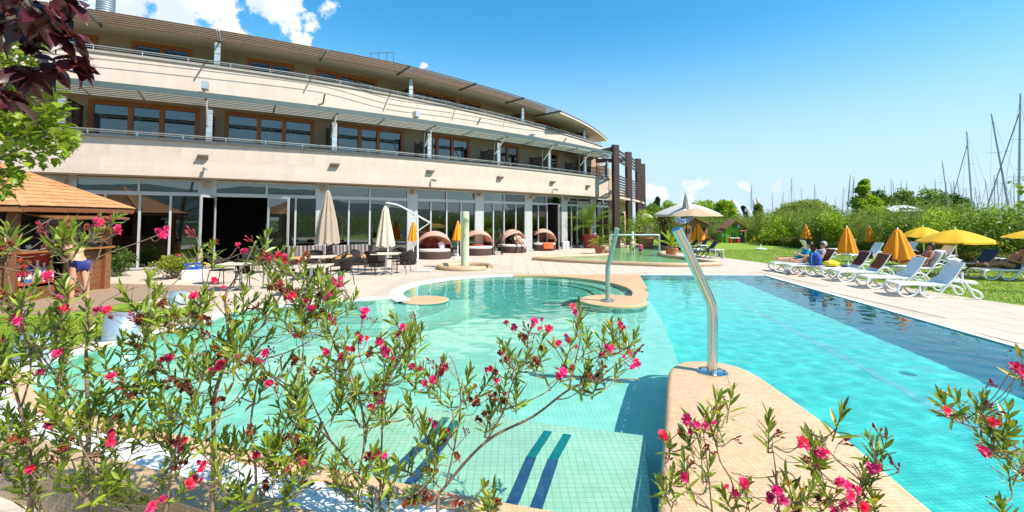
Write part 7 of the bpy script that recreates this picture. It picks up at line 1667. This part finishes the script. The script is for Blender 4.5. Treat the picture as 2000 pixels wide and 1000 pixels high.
for i, (x0, y0, x1, y1) in enumerate(masts):
    rg = random.Random(i); Hm = 11.2 if i < 4 else 10.5; Y = FPX*(Hm-1.9)/(430-y0)*math.cos(PITCH); top_ = D(x0, y0, Y); bq = D(x1, y1, Y); f_ = (0.6-top_.z)/(bq.z-top_.z); foot_ = top_.lerp(bq, f_); lab = special.get(i, 'moored sailboat, its mast the %s counted from the left of the marina' % ordinal(order.index(i)))
    t = thing('sailboat', lab, 'sailboat', (foot_.x, foot_.y, -.7), rg.uniform(.6, 1.6), 'sailboats moored in the marina'); b_ = t.location; rotm = Euler((0, 0, -t.rotation_euler.z)).to_matrix(); lt = rotm @ (top_-b_); lf = rotm @ (foot_-b_)
    m = MB(); st_ = []
    for (xx, w, zt, zb) in [(-3.2, .9, .95, .1), (-1.5, 1.2, .95, -.25), (.5, 1.25, 1.0, -.3), (2.2, .85, 1.1, -.15), (3.6, .05, 1.25, .7)]: st_.append([(xx, -w, zt), (xx, -w*.8, (zt+zb)/2), (xx, 0, zb), (xx, w*.8, (zt+zb)/2), (xx, w, zt)])
    m.add([p for r in st_ for p in r], [(a_*5+j, a_*5+j+1, (a_+1)*5+j+1, (a_+1)*5+j) for a_ in range(4) for j in range(4)]+[(a_*5, (a_+1)*5, (a_+1)*5+4, a_*5+4) for a_ in range(4)]+[(0, 1, 2, 3, 4)]); m.build('hull', hull_w, t, smooth=True)
    MB().box(-.2, 0, 1.15, 2.6, 1.3, .4).build('cabin', hull_w, t, bevel=.08); mm = mast_d if i in (24, 4, 5) else mast_m; rm = .075 if i > 3 else .085
    MB().tube([lf, lf.lerp(lt, .5), lt], [rm, rm*.95, rm*.6], 8).build('mast', mm, t, smooth=True)
    MB().tube([lf.lerp(lt, .1), lf.lerp(lt, .1)+Vector((-3.0, 0, .05))], .05, 6).build('boom', mast_m, t); MB().tube([lf.lerp(lt, .1)+Vector((-.1, 0, .12)), lf.lerp(lt, .1)+Vector((-2.9, 0, .15))], [.13, .08], 8).build('sail_cover', sailc, t)
    for z in (.45,) if i > 8 else (.42, .68): MB().tube([lf.lerp(lt, z)+Vector((0, -.8, 0)), lf.lerp(lt, z), lf.lerp(lt, z)+Vector((0, .8, 0))], .018, 4).build('spreader', mm, t)
    MB().tube([lt.lerp(lf, .12), Vector((3.5, 0, 1.3))], .035 if i < 5 else .025, 4).build('forestay', rig, t); MB().tube([lt, Vector((-3.1, 0, 1.0))], .010, 4).build('backstay', rig, t)
    for s in (-1, 1): MB().tube([lt.lerp(lf, .03), lf.lerp(lt, .45)+Vector((0, s*.8, 0)), Vector((-.2, s*1.1, 1.0))], .009, 4).build('shroud', rig, t)
    MB().tube([lt, lt+Vector((.25, 0, .05))], .015, 4).build('masthead_vane', mm, t)
sail_m = M('white sailcloth', (.72, .70, .72), .7, var=.08, vscale=.6, trans=.35); red_l = M('red sail edge', (.60, .08, .06), .7)
for i, (x0, yt, xb, wb, lab) in enumerate([(1436, 391, 1428, 26, 'racing dinghy with a white red-edged sail left of the playhouse'), (1391, 390, 1389, 22, 'racing dinghy with a pale sail right of the tan parasol'), (1477, 391, 1471, 16, 'racing dinghy sail behind the tall dark mast'), (1484, 388, 1480, 14, 'narrow red-edged dinghy sail right of the dark mast'), (1464, 405, 1457, 18, 'low white dinghy sail beside the green playhouse roof')]):
    Y = 78+6*i; a_ = D(x0-6, yt, Y); t = thing('racing_dinghy', lab, 'dinghy', (a_.x, a_.y, -.7), 0, 'dinghies under sail'); H_ = a_.z+.7; w = wb*Y/FPX; lean = (xb-x0)*Y/FPX; m = MB(); n = 10; vs_ = []
    for k in range(n+1):
        f = k/n; wd_ = w*(1-f**2.2*.75); z = 1.0+(H_-1.0)*f; x = lean*(1-f)*.3; bl = .25*math.sin(math.pi*f)
        for q_ in range(5): g = q_/4; vs_.append((x+wd_*g, -bl*math.sin(math.pi*g), z+.25*g*(1-f)))
    o = m.add(vs_, [(k*5+j, k*5+j+1, (k+1)*5+j+1, (k+1)*5+j) for k in range(n) for j in range(4)]).build('sail', sail_m, t, smooth=True, autosm=False); o.modifiers.new('s', 'SOLIDIFY').thickness = .02
    MB().tube([(lean*.3, 0, .3), (0, 0, H_+.1)], .09, 6).build('mast', red_l if i in (0, 3) else mast_m, t); MB().tube([(lean*.3, -.03, 1.0), (lean*.3+w, -.03, 1.2)], .06, 5).build('boom', mast_m, t)
    m = MB(); m.add([(-1.5, -.6, .5), (2.5, -.7, .5), (2.5, .7, .5), (-1.5, .6, .5), (-2.2, 0, .6), (-1.2, 0, 0), (2.3, 0, 0)], [(0, 1, 2, 3), (0, 3, 4), (0, 4, 5), (3, 5, 4), (0, 5, 6, 1), (3, 2, 6, 5), (1, 6, 2)]); m.build('hull', hull_w, t)
    m = MB()
    for k in range(3): m.box(lean*.2+w*.45, -.3, H_*(.45+.08*k), w*.35, .02, H_*.025)
    m.build('sail_number', M('sail print', (.10, .10, .14), .7), t)
# boathouse with a pale roof behind the reeds
q = at(1775, 90); u = 90/FPX; t = thing('boathouse', 'low boathouse with a white roof and skylights behind the reeds', 'building', q); m = MB(); w = 68*u/2; zr = ztop(1775, 405, 90); zt = ztop(1775, 413, 90)
MB().box(0, 3, zt/2-.3, 2*w-1, 6, zt+.6).build('wall', M('boathouse wall', (.35, .33, .30), .8), t); m.add([(-w, -.4, zt), (w+.3, -.4, zt), (w-.6, 3.2, zr+.5), (-w+.3, 3.2, zr+.5), (-w, 6.8, zt), (w, 6.8, zt)], [(0, 1, 2, 3), (3, 2, 5, 4)]); m.build('roof', M('pale roof sheet', (.66, .66, .66), .5, var=.05), t)
for k in range(2): MB().box(-.2+1.6*k, .9, zt+(zr+.5-zt)*.40+.06, 1.2, .9, .06, 0, math.atan2(zr+.5-zt, 3.6)).build('skylight', dark_o, t)
# parasols and people of the far terrace by the hotel end
op('cream parasol beyond the dark timber frame', 1262, 415, 425, 474, 34, cream_c, None, n=6, polemat=bronze_p)
